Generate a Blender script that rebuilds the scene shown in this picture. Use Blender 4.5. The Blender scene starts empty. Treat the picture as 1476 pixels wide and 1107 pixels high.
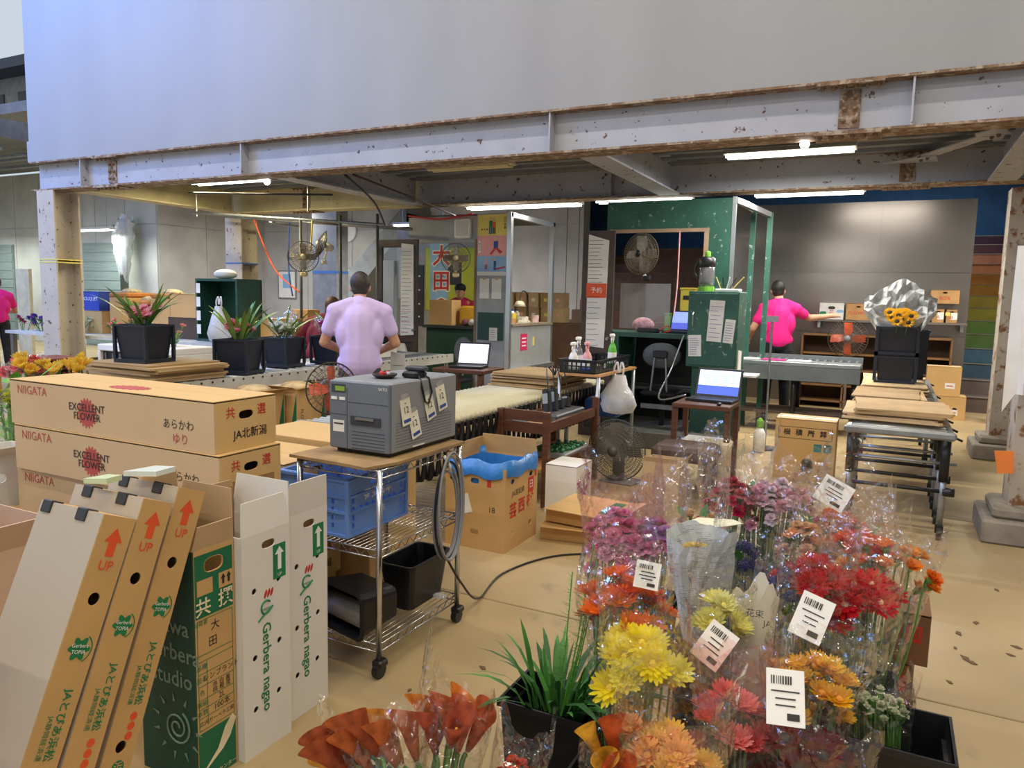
import bpy, math, random
from math import sin, cos, pi, radians as R
from mathutils import Vector as V, Matrix, Euler, noise
from mathutils.geometry import tessellate_polygon
random.seed(7)
scene = bpy.context.scene
col = scene.collection

# ------------------------------------------------------------------ camera, light, exposure
F, PITCH, ROLL, YAW, CH = 1075.0, R(6.6), R(1.3), R(26.8), 1.55
_bx = V((cos(YAW), -sin(YAW), 0)); _by = V((sin(YAW), cos(YAW), 0))
def _w(v): return V((v.dot(_bx), v.dot(_by), v.z))          # camera-facing frame -> building frame
_r0 = V((1, 0, 0)); _u0 = V((0, sin(PITCH), cos(PITCH)))
FW = _w(V((0, cos(PITCH), -sin(PITCH))))
RI = _w(_r0 * cos(ROLL) + _u0 * sin(ROLL)); UP = _w(_u0 * cos(ROLL) - _r0 * sin(ROLL))
CP = V((0, 0, CH))
def ray(px, py): return FW + RI * ((px - 738) / F) + UP * ((553.5 - py) / F)
def Z(px, py, z): d = ray(px, py); return CP + d * ((z - CH) / d.z)      # pixel on a level surface of height z
def Q(px, py, y): d = ray(px, py); return CP + d * (y / d.y)             # pixel on a wall of constant y
def P(px, py, x): d = ray(px, py); return CP + d * (x / d.x)             # pixel on a wall of constant x

cam = bpy.data.cameras.new('camera'); cam.sensor_width = 36; cam.lens = 36 * F / 1476
cam.clip_start = 0.05; cam.clip_end = 200
camo = bpy.data.objects.new('camera', cam); col.objects.link(camo)
camo.matrix_world = Matrix(((RI.x, UP.x, -FW.x, 0), (RI.y, UP.y, -FW.y, 0), (RI.z, UP.z, -FW.z, CH), (0, 0, 0, 1)))
scene.camera = camo

vs = scene.view_settings
scene.display_settings.display_device = 'sRGB'
vs.view_transform = 'Standard'; vs.look = 'None'; vs.gamma = 1; vs.use_curve_mapping = False
vs.exposure = 0.0
try:
    scene.cycles.transparent_max_bounces = 40
    scene.cycles.max_bounces = 8
    scene.cycles.sample_clamp_indirect = 4
except Exception: pass

world = bpy.data.worlds.new('world'); scene.world = world; world.use_nodes = True
bg = world.node_tree.nodes['Background']
bg.inputs[0].default_value = (0.80, 0.90, 1.0, 1); bg.inputs[1].default_value = 0.75

def area_light(name, loc, size, power, color, rot=(0, 0, 0)):
    l = bpy.data.lights.new(name, 'AREA'); l.shape = 'RECTANGLE'; l.size, l.size_y = size
    l.energy = power; l.color = color
    o = bpy.data.objects.new(name, l); col.objects.link(o); o.location = loc; o.rotation_euler = rot
    return o
# unseen overhead lamps of the hall, made long and thin to streak the film
for x in (-8.5, -4.6, -0.8, 3.0):
    for y in (-3.2, 0.4, 3.4):
        area_light('tube_light', (x, y, 6.6), (2.4, 0.18), 84, (1.0, 0.90, 0.74))
# daylight from the roof lights on the left of the hall
area_light('roof_daylight', (-12.2, 1.6, 7.1), (3.0, 5.0), 780, (0.14, 0.34, 1.0), (R(38), R(-30), 0))

# ------------------------------------------------------------------ materials
def lin(c):
    if isinstance(c, str):
        c = c.lstrip('#'); c = [int(c[i:i+2], 16) / 255 for i in (0, 2, 4)]
    return tuple((x / 12.92 if x <= .04045 else ((x + .055) / 1.055) ** 2.4) for x in c) + (1,)
MATS = {}
def mat(name, color, rough=.6, metal=0, var=.12, scale=6, bump=0, bscale=60, spec=.5, second=None, amount=.5, sscale=4, sharp=.08, trans=0, coat=0, stretch=None, sheen=0):
    """procedural surface: base colour with soft cloudy variation, optional second colour in patches (rust, dirt), fine relief"""
    if name in MATS: return MATS[name]
    m = bpy.data.materials.new(name); m.use_nodes = True; MATS[name] = m
    nt = m.node_tree; N = nt.nodes; L = nt.links; b = N['Principled BSDF']
    b.inputs['Roughness'].default_value = rough; b.inputs['Metallic'].default_value = metal
    b.inputs['Specular IOR Level'].default_value = spec
    if coat: b.inputs['Coat Weight'].default_value = coat; b.inputs['Coat Roughness'].default_value = .12
    if trans: b.inputs['Transmission Weight'].default_value = trans
    c = lin(color)
    tc = N.new('ShaderNodeTexCoord'); src = tc.outputs['Object']
    if stretch:
        mp = N.new('ShaderNodeMapping'); mp.inputs['Scale'].default_value = stretch
        L.new(src, mp.inputs[0]); src = mp.outputs[0]
    n = N.new('ShaderNodeTexNoise'); n.inputs['Scale'].default_value = scale; n.inputs['Detail'].default_value = 5
    L.new(src, n.inputs['Vector'])
    r = N.new('ShaderNodeValToRGB')
    lo = tuple(max(0, x * (1 - 1.3 * var)) for x in c[:3]) + (1,); hi = tuple(min(1, x * (1 + var)) for x in c[:3]) + (1,)
    r.color_ramp.elements[0].position = .32; r.color_ramp.elements[1].position = .68
    r.color_ramp.elements[0].color = lo; r.color_ramp.elements[1].color = hi
    L.new(n.outputs[0], r.inputs[0]); out = r.outputs[0]
    if second:
        n2 = N.new('ShaderNodeTexNoise'); n2.inputs['Scale'].default_value = sscale; n2.inputs['Detail'].default_value = 8
        n2.inputs['Roughness'].default_value = .65
        L.new(tc.outputs['Object'], n2.inputs['Vector'])
        r2 = N.new('ShaderNodeValToRGB'); r2.color_ramp.elements[0].position = 1 - amount; r2.color_ramp.elements[1].position = min(1, 1 - amount + sharp)
        L.new(n2.outputs[0], r2.inputs[0])
        mx = N.new('ShaderNodeMix'); mx.data_type = 'RGBA'
        L.new(r2.outputs[0], mx.inputs[0]); L.new(out, mx.inputs[6]); mx.inputs[7].default_value = lin(second); out = mx.outputs[2]
    L.new(out, b.inputs['Base Color'])
    if bump:
        nb = N.new('ShaderNodeTexNoise'); nb.inputs['Scale'].default_value = bscale; nb.inputs['Detail'].default_value = 4
        L.new(src, nb.inputs['Vector'])
        bp = N.new('ShaderNodeBump'); bp.inputs['Strength'].default_value = bump; bp.inputs['Distance'].default_value = .01
        L.new(nb.outputs[0], bp.inputs['Height']); L.new(bp.outputs[0], b.inputs['Normal'])
    return m
def flat(name, color, rough=.6, **k): return mat(name, color, rough, var=k.pop('var', .04), **k)
def emit(name, color, strength):
    if name in MATS: return MATS[name]
    m = bpy.data.materials.new(name); m.use_nodes = True; MATS[name] = m
    b = m.node_tree.nodes['Principled BSDF']; c = lin(color)
    b.inputs['Base Color'].default_value = c; b.inputs['Emission Color'].default_value = c; b.inputs['Emission Strength'].default_value = strength
    return m
def film(name, tint, haze, rough, bump=.6, bscale=14, gloss=.5):
    """clear plastic film or pane: mostly see-through, glossy sheen stronger at grazing angles, a little milky haze"""
    if name in MATS: return MATS[name]
    m = bpy.data.materials.new(name); m.use_nodes = True; MATS[name] = m
    nt = m.node_tree; N = nt.nodes; L = nt.links; N.remove(N['Principled BSDF']); out = N['Material Output']
    tc = N.new('ShaderNodeTexCoord'); nb = N.new('ShaderNodeTexNoise'); nb.inputs['Scale'].default_value = bscale; nb.inputs['Detail'].default_value = 3
    L.new(tc.outputs['Object'], nb.inputs['Vector'])
    bp = N.new('ShaderNodeBump'); bp.inputs['Strength'].default_value = bump; bp.inputs['Distance'].default_value = .05
    vo = N.new('ShaderNodeTexVoronoi'); vo.feature = 'DISTANCE_TO_EDGE'; vo.inputs['Scale'].default_value = bscale * 1.1
    L.new(tc.outputs['Object'], vo.inputs['Vector'])
    rp = N.new('ShaderNodeMath'); rp.operation = 'MINIMUM'; rp.inputs[1].default_value = .16; L.new(vo.outputs['Distance'], rp.inputs[0])
    sm = N.new('ShaderNodeMath'); sm.operation = 'ADD'; L.new(rp.outputs[0], sm.inputs[0]); L.new(nb.outputs[0], sm.inputs[1])
    L.new(sm.outputs[0], bp.inputs['Height'])
    t = N.new('ShaderNodeBsdfTransparent'); t.inputs[0].default_value = lin(tint)
    g = N.new('ShaderNodeBsdfGlossy'); g.inputs['Roughness'].default_value = rough; g.inputs[0].default_value = (1, 1, 1, 1)
    d = N.new('ShaderNodeBsdfDiffuse'); d.inputs[0].default_value = (.9, .9, .9, 1)
    L.new(bp.outputs[0], g.inputs['Normal'])
    lw = N.new('ShaderNodeLayerWeight'); lw.inputs[0].default_value = .35; L.new(bp.outputs[0], lw.inputs['Normal'])
    mu = N.new('ShaderNodeMath'); mu.operation = 'MULTIPLY'; mu.inputs[1].default_value = gloss; L.new(lw.outputs['Facing'], mu.inputs[0])
    ad = N.new('ShaderNodeMath'); ad.operation = 'ADD'; ad.inputs[1].default_value = .03; L.new(mu.outputs[0], ad.inputs[0])
    m1 = N.new('ShaderNodeMixShader'); m1.inputs[0].default_value = haze; L.new(t.outputs[0], m1.inputs[1]); L.new(d.outputs[0], m1.inputs[2])
    m2 = N.new('ShaderNodeMixShader'); L.new(ad.outputs[0], m2.inputs[0]); L.new(m1.outputs[0], m2.inputs[1]); L.new(g.outputs[0], m2.inputs[2])
    L.new(m2.outputs[0], out.inputs[0])
    return m

# ------------------------------------------------------------------ mesh builder
class MB:
    def __init__(s): s.v = []; s.f = []
    def add(s, vs_, fs, M=None):
        b = len(s.v); s.v += [tuple(M @ V(v)) if M else tuple(v) for v in vs_]; s.f += [tuple(b + i for i in f) for f in fs]; return s
    def box(s, x0, x1, y0, y1, z0, z1, M=None, bev=0):
        if bev:
            b = bev; pts = []
            for z, i in ((z0, b), (z0 + b, 0), (z1 - b, 0), (z1, b)):
                pts.append([(x0 + i + b, y0 + i, z), (x1 - i - b, y0 + i, z), (x1 - i, y0 + i + b, z), (x1 - i, y1 - i - b, z), (x1 - i - b, y1 - i, z), (x0 + i + b, y1 - i, z), (x0 + i, y1 - i - b, z), (x0 + i, y0 + i + b, z)])
            return s.loft(pts, True, M)
        vs_ = [(x, y, z) for z in (z0, z1) for y in (y0, y1) for x in (x0, x1)]
        return s.add(vs_, [(0, 2, 3, 1), (4, 5, 7, 6), (0, 1, 5, 4), (2, 6, 7, 3), (0, 4, 6, 2), (1, 3, 7, 5)], M)
    def loft(s, rings, caps=True, M=None, closed=True):
        n = len(rings[0]); vs_ = [p for r in rings for p in r]; fs = []
        for i in range(len(rings) - 1):
            for j in range(n if closed else n - 1):
                k = (j + 1) % n; fs.append((i * n + j, i * n + k, (i + 1) * n + k, (i + 1) * n + j))
        if caps: fs += [tuple(reversed(range(n))), tuple(range((len(rings) - 1) * n, len(rings) * n))]
        return s.add(vs_, fs, M)
    def cyl(s, a, b, r0, r1=None, n=10, caps=True):
        a, b = V(a), V(b); r1 = r0 if r1 is None else r1
        return s.tube([a, b], [r0, r1], n, caps)
    def tube(s, pts, r, n=6, caps=True, M=None):
        pts = [V(p) for p in pts]; rs = r if isinstance(r, (list, tuple)) else [r] * len(pts); rings = []; up = None
        for i, p in enumerate(pts):
            d = (pts[min(i + 1, len(pts) - 1)] - pts[max(i - 1, 0)])
            d = d.normalized() if d.length > 1e-9 else V((0, 0, 1))
            if up is None: up = V((0, 0, 1)) if abs(d.z) < .9 else V((1, 0, 0))
            u = (up - d * up.dot(d)); u = u.normalized() if u.length > 1e-6 else d.orthogonal().normalized(); w = d.cross(u); up = u
            rings.append([p + (u * cos(2 * pi * k / n) + w * sin(2 * pi * k / n)) * rs[i] for k in range(n)])
        return s.loft(rings, caps, M)
    def lathe(s, prof, n=16, M=None, caps=True):
        return s.loft([[(r * cos(2 * pi * k / n), r * sin(2 * pi * k / n), z) for k in range(n)] for r, z in prof], caps, M)
    def ball(s, c, r, n=10, m=6, sc=(1, 1, 1), M=None):
        pr = [[(c[0] + sc[0] * r * sin(pi * i / m) * cos(2 * pi * k / n), c[1] + sc[1] * r * sin(pi * i / m) * sin(2 * pi * k / n), c[2] - sc[2] * r * cos(pi * i / m)) for k in range(n)] for i in range(1, m)]
        b = len(s.v); s.loft(pr, False, M)
        lo = (c[0], c[1], c[2] - sc[2] * r); hi = (c[0], c[1], c[2] + sc[2] * r); e = len(s.v)
        s.v += [tuple(M @ V(lo)) if M else lo, tuple(M @ V(hi)) if M else hi]
        for k in range(n):
            s.f.append((e, b + (k + 1) % n, b + k)); s.f.append((e + 1, b + (m - 2) * n + k, b + (m - 2) * n + (k + 1) % n))
        return s
    def panel(s, outline, holes, t, M=None):
        """flat sheet in local xy with real holes, t thick from z=0 down"""
        loops = [[V((x, y, 0)) for x, y in outline]] + [[V((x, y, 0)) for x, y in h] for h in holes]
        tris = tessellate_polygon(loops); pts = [p for l in loops for p in l]; n = len(pts)
        vs_ = [tuple(p) for p in pts] + [(p.x, p.y, -t) for p in pts]; fs = []
        for a, b, c in tris:
            if (pts[b] - pts[a]).cross(pts[c] - pts[a]).z < 0: b, c = c, b
            fs += [(a, b, c), (n + a, n + c, n + b)]
        o = 0
        for l in loops:
            k = len(l)
            for i in range(k): fs.append((o + i, o + (i + 1) % k, n + o + (i + 1) % k, n + o + i))
            o += k
        return s.add(vs_, fs, M)
    def mesh(s, name, m=None, smooth=False):
        me = bpy.data.meshes.new(name); me.from_pydata(s.v, [], s.f); me.update()
        if m: me.materials.append(m)
        if smooth: me.polygons.foreach_set('use_smooth', [True] * len(me.polygons))
        return me
    def build(s, name, m, parent=None, smooth=False, label=None, loc=None, rot=None):
        return obj(name, s.mesh(name, m, smooth), parent, loc, rot, label)
def obj(name, data, parent=None, loc=None, rot=None, label=None):
    o = bpy.data.objects.new(name, data); col.objects.link(o); o.parent = parent
    if loc is not None: o.location = loc
    if rot is not None: o.rotation_euler = rot
    if label: o['label'] = label
    return o
def tag(o, label, cat, group=None):
    o['label'] = label; o['category'] = cat
    if group: o['group'] = group
    return o
def thing(name, label, cat, loc=(0, 0, 0), rotz=0, group=None, rot=None):
    o = obj(name, None, None, loc, rot or (0, 0, rotz)); o.empty_display_size = .1
    return tag(o, label, cat, group)
def struct(o): o['kind'] = 'structure'; return o
def box(name, m, b, parent=None, bev=0, label=None, loc=None, rot=None):
    return MB().box(*b, bev=bev).build(name, m, parent, label=label, loc=loc, rot=rot)
def copy_tree(o, parent=None):
    kids = list(o.children); c = o.copy(); col.objects.link(c); c.parent = parent
    for ch in kids: copy_tree(ch, c)
    return c
# face frames of a box: u to the right, v up, n out of the face (seen from outside)
def face(side, at):
    x, y, z = at
    if side == '-y': r = ((1, 0, 0), (0, 0, 1), (0, -1, 0))
    elif side == '+y': r = ((-1, 0, 0), (0, 0, 1), (0, 1, 0))
    elif side == '+x': r = ((0, 1, 0), (0, 0, 1), (1, 0, 0))
    elif side == '-x': r = ((0, -1, 0), (0, 0, 1), (-1, 0, 0))
    else: r = ((1, 0, 0), (0, 1, 0), (0, 0, 1))
    u, v, n = r
    return Matrix(((u[0], v[0], n[0], x), (u[1], v[1], n[1], y), (u[2], v[2], n[2], z), (0, 0, 0, 1)))
TXT = {}
def text(body, size, m, parent, M, u=0, v=0, rot=0, sx=1, bold=0, name='lettering', align='CENTER', lift=.0012, spacing=1):
    key = (body, align, bold, spacing)
    if key not in TXT:
        c = bpy.data.curves.new('lettering', 'FONT'); c.body = body; c.size = 1; c.align_x = align; c.align_y = 'CENTER'
        c.offset = bold; c.resolution_u = 2; c.space_character = spacing
        t = bpy.data.objects.new('t', c); TXT[key] = bpy.data.meshes.new_from_object(t); TXT[key].name = 'lettering'
        bpy.data.objects.remove(t); bpy.data.curves.remove(c)
    src = TXT[key]; me = src.copy(); me.materials.clear(); me.materials.append(m)
    o = obj(name, me, parent)
    o.matrix_local = M @ Matrix.Translation((u, v, lift)) @ Matrix.Rotation(rot, 4, 'Z') @ Matrix.Diagonal((size * sx, size, 1, 1))
    return o
def patch(outline, m, parent, M, u=0, v=0, rot=0, holes=(), name='print', t=.0004, lift=.001, label=None):
    o = MB().panel(outline, holes, t).build(name, m, parent, label=label)
    o.matrix_local = M @ Matrix.Translation((u, v, lift)) @ Matrix.Rotation(rot, 4, 'Z')
    return o
def rect(w, h, u=0, v=0): return [(u - w/2, v - h/2), (u + w/2, v - h/2), (u + w/2, v + h/2), (u - w/2, v + h/2)]
def oval(w, h, u=0, v=0, n=16, e=.7):
    f = lambda a: abs(a) ** e * (1 if a >= 0 else -1)
    return [(u + w/2 * f(cos(2*pi*k/n)), v + h/2 * f(sin(2*pi*k/n))) for k in range(n)]
def disc(r, u=0, v=0, n=14): return [(u + r * cos(2*pi*k/n), v + r * sin(2*pi*k/n)) for k in range(n)]

def smooth_path(pts, n=6):
    p = [V(q) for q in pts]; out = []
    for i in range(len(p) - 1):
        a, b, c, d = p[max(i - 1, 0)], p[i], p[i + 1], p[min(i + 2, len(p) - 1)]
        for k in range(n):
            t = k / n; out.append(.5 * ((2 * b) + (c - a) * t + (2 * a - 5 * b + 4 * c - d) * t * t + (3 * b - a - 3 * c + d) * t ** 3))
    return out + [p[-1]]
# shared surfaces
STEEL = mat('painted_steel', '#A9ACB6', .45, var=.06, scale=3, second='#5C3B22', amount=.385, sscale=11, sharp=.02, bump=.05, bscale=40)
RUST = mat('rusty_edge', '#806650', .8, var=.3, scale=22, second='#A89A88', amount=.5, sscale=14, bump=.3)
RUSTCOL = mat('rusty_column', '#B0A79B', .6, var=.1, scale=4, second='#7A5232', amount=.46, sscale=7, sharp=.06, bump=.1)
CREAM = mat('cream_column', '#BDB3A4', .55, var=.08, scale=3, second='#6A4A30', amount=.385, sscale=14, sharp=.03)
FASCIA = mat('fascia_paint', '#999A9D', .5, var=.05, scale=1.3, stretch=(1, 1, .25), bump=.04, bscale=3)
CONC = mat('concrete', '#B4B2AA', .85, var=.12, scale=1.2, bump=.15, bscale=20)
CONCD = mat('concrete_base', '#8E867A', .9, var=.2, scale=5, bump=.3)
CARD = mat('cardboard', '#CBA369', .75, var=.06, scale=3, bump=.04, bscale=90)
CARDG = mat('cardboard_grey', '#BFA179', .75, var=.05, scale=3, bump=.04, bscale=90)
CARDD = mat('cardboard_inside', '#9F7B4E', .8, var=.08, scale=3)
CARDEDGE = mat('cardboard_edge', '#A98961', .85, var=.3, scale=40)
WHITEBOX = mat('white_board', '#E4E0D8', .6, var=.03, scale=2)
BLACK = flat('black_plastic', '#15161A', .4)
DNAVY = flat('dark_bucket', '#1C2230', .42)
CHROME = mat('chrome_wire', '#C9CBCF', .22, 1, var=.1, scale=8)
GALV = mat('galvanised', '#9FA4A8', .38, .8, var=.12, scale=10)
GREEN = mat('green_paint', '#2C5A4D', .5, var=.15, scale=4, second='#8FA096', amount=.40, sscale=14, sharp=.04)
GREEND = mat('green_paint_plain', '#224C40', .5, var=.15, scale=4)
WOODB = mat('brown_wood', '#5A3521', .45, var=.2, scale=5, stretch=(1, 1, 8))
WOODL = mat('light_wood', '#B98A55', .55, var=.2, scale=5, stretch=(1, 6, 1))
PAPER = flat('white_paper', '#E8E6E0', .7)
INKG = flat('green_ink', '#147A4C', .6); INKR = flat('red_ink', '#C4352B', .6); INKO = flat('orange_ink', '#E2572A', .6)
INKK = flat('black_ink', '#2A2522', .6); INKB = flat('blue_ink', '#2B4C9A', .6); INKW = flat('white_ink', '#F0EFEA', .6)
INKBR = flat('faded_red_ink', '#B4504A', .7)
PLASTBAG = film('shopping_bag_film', '#F4F4F4', .55, .35, .6, 20, .3)
CELLO = film('cellophane', '#FEFEFE', .012, .05, 1.0, 13, .5)
GLASS = film('window_glass', '#EEF2F2', .03, .03, .02, 3, .5)
# ------------------------------------------------------------------ the hall
FLOORM = mat('floor_concrete', '#AE976E', .45, var=.15, scale=.9, second='#655640', amount=.40, sscale=2.2, sharp=.25, bump=.08, bscale=30)
fl = struct(box('floor', mat('floor_joint', '#5B5142', .9), (-34, 9, -8, 24, -.2, -.006)))
sl = MB().box(-1.495, 1.495, -1.495, 1.495, -.15, 0, bev=.004).mesh('slab', FLOORM)
for i in range(-9, 3):
    for j in range(-3, 7):
        obj('slab', sl, fl, (.95 + 3 * i, 3.26 + 1.5 + 3 * j, 0))
NB, FB, ZB, ZT = 5.88, 8.6, 2.76, 3.12       # front of the near and far beam, their underside and top
struct(box('ceiling', mat('deck_underside', '#7C7F86', .8, var=.1), (-9.7, 7, NB + .2, 9.4, ZT + .01, ZT + .2)))
struct(box('ceiling_rear', mat('rear_roof', '#8A8C90', .9), (-16.7, 7, 9.2, 19.9, 5.0, 5.2)))
dk = bpy.data.objects['ceiling']
rib = MB().box(-8, 8, -.05, .05, -.05, 0).mesh('deck_rib', MATS['deck_underside'])
for k in range(8): obj('deck_rib', rib, dk, (-1.5, 6.4 + .3 * k, ZT + .012))
struct(box('wall_upper', FASCIA, (-9.95, 7, NB + .03, NB + .2, ZT, 7.4)))
struct(box('trim_1', FASCIA, (-9.96, 7, NB + .012, NB + .03, ZT, ZT + .26)))
struct(box('ceiling_hall', mat('roof_underside', '#8E8F92', .9), (-10.5, 8, -7, 6.1, 7.4, 7.6)))

BOLT = MB().lathe([(.017, 0), (.017, .014), (.011, .016), (.011, .026), (.004, .028)], 6).mesh('bolt', RUST)
def i_beam(name, label, x0, x1, y0, y1, axis, stiff=(), splice=(), m=STEEL, z0=ZB, z1=ZT, side=-1):
    """H-section along axis; front flange edge faces the camera"""
    t = thing(name, label, 'beam', (0, 0, 0))
    if axis == 'x':
        mid = (y0 + y1) / 2
        MB().box(x0, x1, mid - .012, mid + .012, z0 + .018, z1 - .018).build('web', m, t)
        box('flange', RUST if m is not YELB else m, (x0, x1, y0, y1, z0, z0 + .018), t); box('flange', RUST if m is not YELB else m, (x0, x1, y0, y1, z1 - .018, z1), t)
        for s in stiff: box('stiffener', m, (s - .007, s + .007, y0 + .012, mid - .012, z0 + .018, z1 - .018), t)
        for s in splice:
            sp = box('splice_plate', RUST, (s - .07, s + .07, mid - .026, mid - .012, z0 + .05, z1 - .05), t)
            for a in (-.035, .035):
                for b in (-.08, 0, .08): obj('bolt', BOLT, sp, (s + a, mid - .026, (z0 + z1) / 2 + b), (R(90), 0, 0))
            for zz, zb, r in ((z0 - .014, z0 - .014, R(180)), (z1 - .032, z1 - .032, R(180))):
                fp = box('flange_plate', RUST, (s - .22, s + .22, y0 - .004, y1, zz, zz + .014), t)
                for k in range(6): obj('bolt', BOLT, fp, (s - .18 + .072 * k, y0 + .045, zb), (r, 0, 0))
    else:
        mid = (x0 + x1) / 2
        MB().box(mid - .01, mid + .01, y0, y1, z0 + .018, z1 - .018).build('web', m, t)
        box('flange', m, (x0, x1, y0, y1, z0, z0 + .018), t); box('flange', m, (x0, x1, y0, y1, z1 - .018, z1), t)
    return t
YELB = mat('warm_lit_steel', '#C2B792', .6, var=.12, scale=4, second='#7A5A2E', amount=.36, sscale=9, sharp=.05)  # beam steel with warm lamplight put into its colour, plus rust
i_beam('steel_beam', 'long grey steel beam with rusty edges under the pale upper wall', -9.9, 7, NB, NB + .26, 'x', (-8.92, -6.24, -2.68, .02, 3.2), (-8.45, -.378))
i_beam('steel_beam', 'rear grey steel beam over the booths, rusty lower flange', -5.9, 7, FB, FB + .26, 'x', (-3.1,), (.03,))
i_beam('steel_beam', 'steel beam coloured yellow as if warmly lit, with rust, left end of the rear row', -9.4, -5.9, FB, FB + .26, 'x', (), (-7.9,), m=YELB)
i_beam('cross_beam', 'cross beam running back from the left column', -9.45, -9.2, NB + .26, FB, 'y', m=YELB)
i_beam('cross_beam', 'dark cross beam between the front and rear beams left of centre', -6.0, -5.76, NB + .26, FB, 'y')
mb_ = i_beam('cross_beam', 'white cross beam with bolted joint right of centre', -2.5, -2.26, NB + .26, FB, 'y')
sp = box('splice_plate', RUST, (-2.404, -2.392, 7.7, 7.84, ZB + .05, ZT - .05), mb_)
for a in (7.735, 7.805):
    for b in (-.08, 0, .08): obj('bolt', BOLT, sp, (-2.404, a, (ZB + ZT) / 2 + b), (0, R(-90), 0))
i_beam('cross_beam', 'grey cross beam over the two right columns', .72, .96, NB + .26, FB, 'y')
# flat brace with gusset plates in the corner of the right bay
t = thing('corner_brace', 'flat grey steel brace with gusset plates by the top of the right columns', 'brace')
def plate(nm, pts, z, par=t): return MB().panel(pts, [], .012, Matrix.Translation((0, 0, z))).build(nm, STEEL, par)
plate('bar', [(.08, 8.42), (.64, 7.36), (.76, 7.42), (.2, 8.48)], 3.0)
plate('gusset', [(-.2, 8.6), (.3, 8.6), (.26, 8.3), (.1, 8.32)], 2.985); plate('gusset', [(.72, 7.0), (.72, 7.7), (.56, 7.62), (.5, 7.4)], 2.985)
for x, y in ((.14, 8.42), (.19, 8.34), (.63, 7.5), (.67, 7.42)): obj('bolt', BOLT, t, (x, y, 2.975), (R(180), 0, 0))
def column(label, cx, cy, w, m, base=None, top=ZB):
    t = thing('steel_column', label, 'column', (cx, cy, 0))
    h = w / 2
    MB().box(-h, h, -h, -h + .022, 0, top).build('flange', m, t); MB().box(-h, h, h - .022, h, 0, top).build('flange', m, t)
    MB().box(-.012, .012, -h + .022, h - .022, 0, top).build('web', m, t)
    MB().box(-h + .003, -h + .013, -h + .022, h - .022, 0, top).build('side_plate', m, t)
    if base: MB().box(-base, base, -base, base, 0, .16, bev=.015).build('footing', CONCD, t); MB().box(-base + .06, base - .06, -base + .06, base - .06, .16, .24, bev=.02).build('plinth', CONCD, t)
    return t
lc = column('cream steel column on the left with yellow tape around it', -9.62, NB + .17, .34, CREAM)
tp = MB()
for dz in (0, .035): tp.box(-.174, .174, -.174, .174, 1.86 + dz, 1.875 + dz)
tp.build('tape', flat('yellow_tape', '#E5D67A', .5), lc)
column('speckled cream column far left behind the pots, blue tape on it', -9.3, FB + .17, .34, CREAM)
box('tape', flat('blue_tape', '#3C6FB8', .5), (-.173, .173, -.173, .173, 1.98, 2.0), bpy.data.objects['steel_column.001'])
c3 = column('rust-stained column on a concrete footing, nearest at the right edge', .93, NB + .14, .3, RUSTCOL, .3)
c4 = column('rust-stained column on a concrete footing behind the right conveyor', 1.13, FB + .62, .3, RUSTCOL, .3)
# conduit pipes on the far right column
for k, dx in enumerate((.02, .1)):
    MB().tube([(dx, -.18, 2.76), (dx, -.18, 1.62)], .02, 8).build('conduit', flat('conduit_grey', '#C9C6BE', .5), c4)
box('switch_box', MATS['conduit_grey'], (-.02, .1, -.22, -.16, 1.5, 1.62), c4, bev=.008)

# the back of the hall: concrete walls, tiers of the auction gallery, partition panel
cw = struct(box('wall_left', CONC, (-34, -16.7, 13, 13.4, 0, 4.7)))
cw2 = struct(box('wall_concrete', CONC, (-17.1, -16.7, 13.4, 19, 0, 4.7)))
cwb = struct(box('wall_back', CONC, (-16.7, -6.6, 16.6, 17, 0, 5.0)))
# formwork panels are separate plates with joints and tie holes
def formwork(parent, axis, a0, a1, fixed, step, zs):
    k = 0; a = a0
    while a < a1 - .1:
        b = min(a + step, a1)
        for z0, z1 in zs:
            if axis == 'x': box('panel', CONC, (a + .01, b - .01, fixed - .02, fixed, z0 + .01, z1 - .01), parent)
            else: box('panel', CONC, (fixed, fixed + .02, a + .01, b - .01, z0 + .01, z1 - .01), parent)
        a = b
formwork(cw, 'x', -26.3, -16.7, 13, 1.2, ((0, 3.2), (3.2, 4.7)))
formwork(cw2, 'y', 13, 19, -16.7, 1.5, ((0, 3.2), (3.2, 4.7)))
formwork(cwb, 'x', -16.6, -6.7, 16.6, 1.6, ((0, 3.3), (3.3, 4.7)))
for nm, x0, x1 in (('door_1', -19.6, -17.9), ('door_2', -24.2, -22.8)):
    d = struct(box(nm, mat('shutter_grey_green', '#7E8B86', .6, var=.1, stretch=(1, 1, 14), scale=2), (x0, x1, 12.93, 12.98, 0, 2.75)))
    for k in range(11): box('slat', MATS['shutter_grey_green'], (x0 + .03, x1 - .03, 12.915, 12.93, .05 + .245 * k, .05 + .245 * k + .22), d)
# upper gallery at the far left
ug = struct(box('wall_gallery', mat('gallery_concrete', '#8F8A80', .9, var=.12), (-34, -18, 12.4, 13.0, 5.15, 7.1)))
for x in (-24.5, -23.4, -22.3, -21.2): box('slot_window', flat('dark_slot', '#33363A', .5), (x, x + .45, 12.37, 12.42, 5.6, 6.7), ug)
box('band', mat('gallery_band', '#B9AA98', .9), (-34, -18, 12.2, 12.45, 5.15, 5.5), ug)
box('eave', flat('eave_dark', '#4A4E58', .7), (-34, -18, 11.8, 12.6, 7.1, 7.35), ug)
struct(box('ceiling_gallery', mat('gallery_soffit', '#7A7E82', .9), (-34, -17.4, 9.2, 13, 4.75, 5.15)))
for k in range(4): MB().tube([(-34, 9.9 + .5 * k, 4.55 - .05 * (k % 2)), (-17.6, 9.9 + .5 * k, 4.55 - .05 * (k % 2))], .045, 6).build('ceiling_pipe', GALV, bpy.data.objects['ceiling_gallery'])
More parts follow.
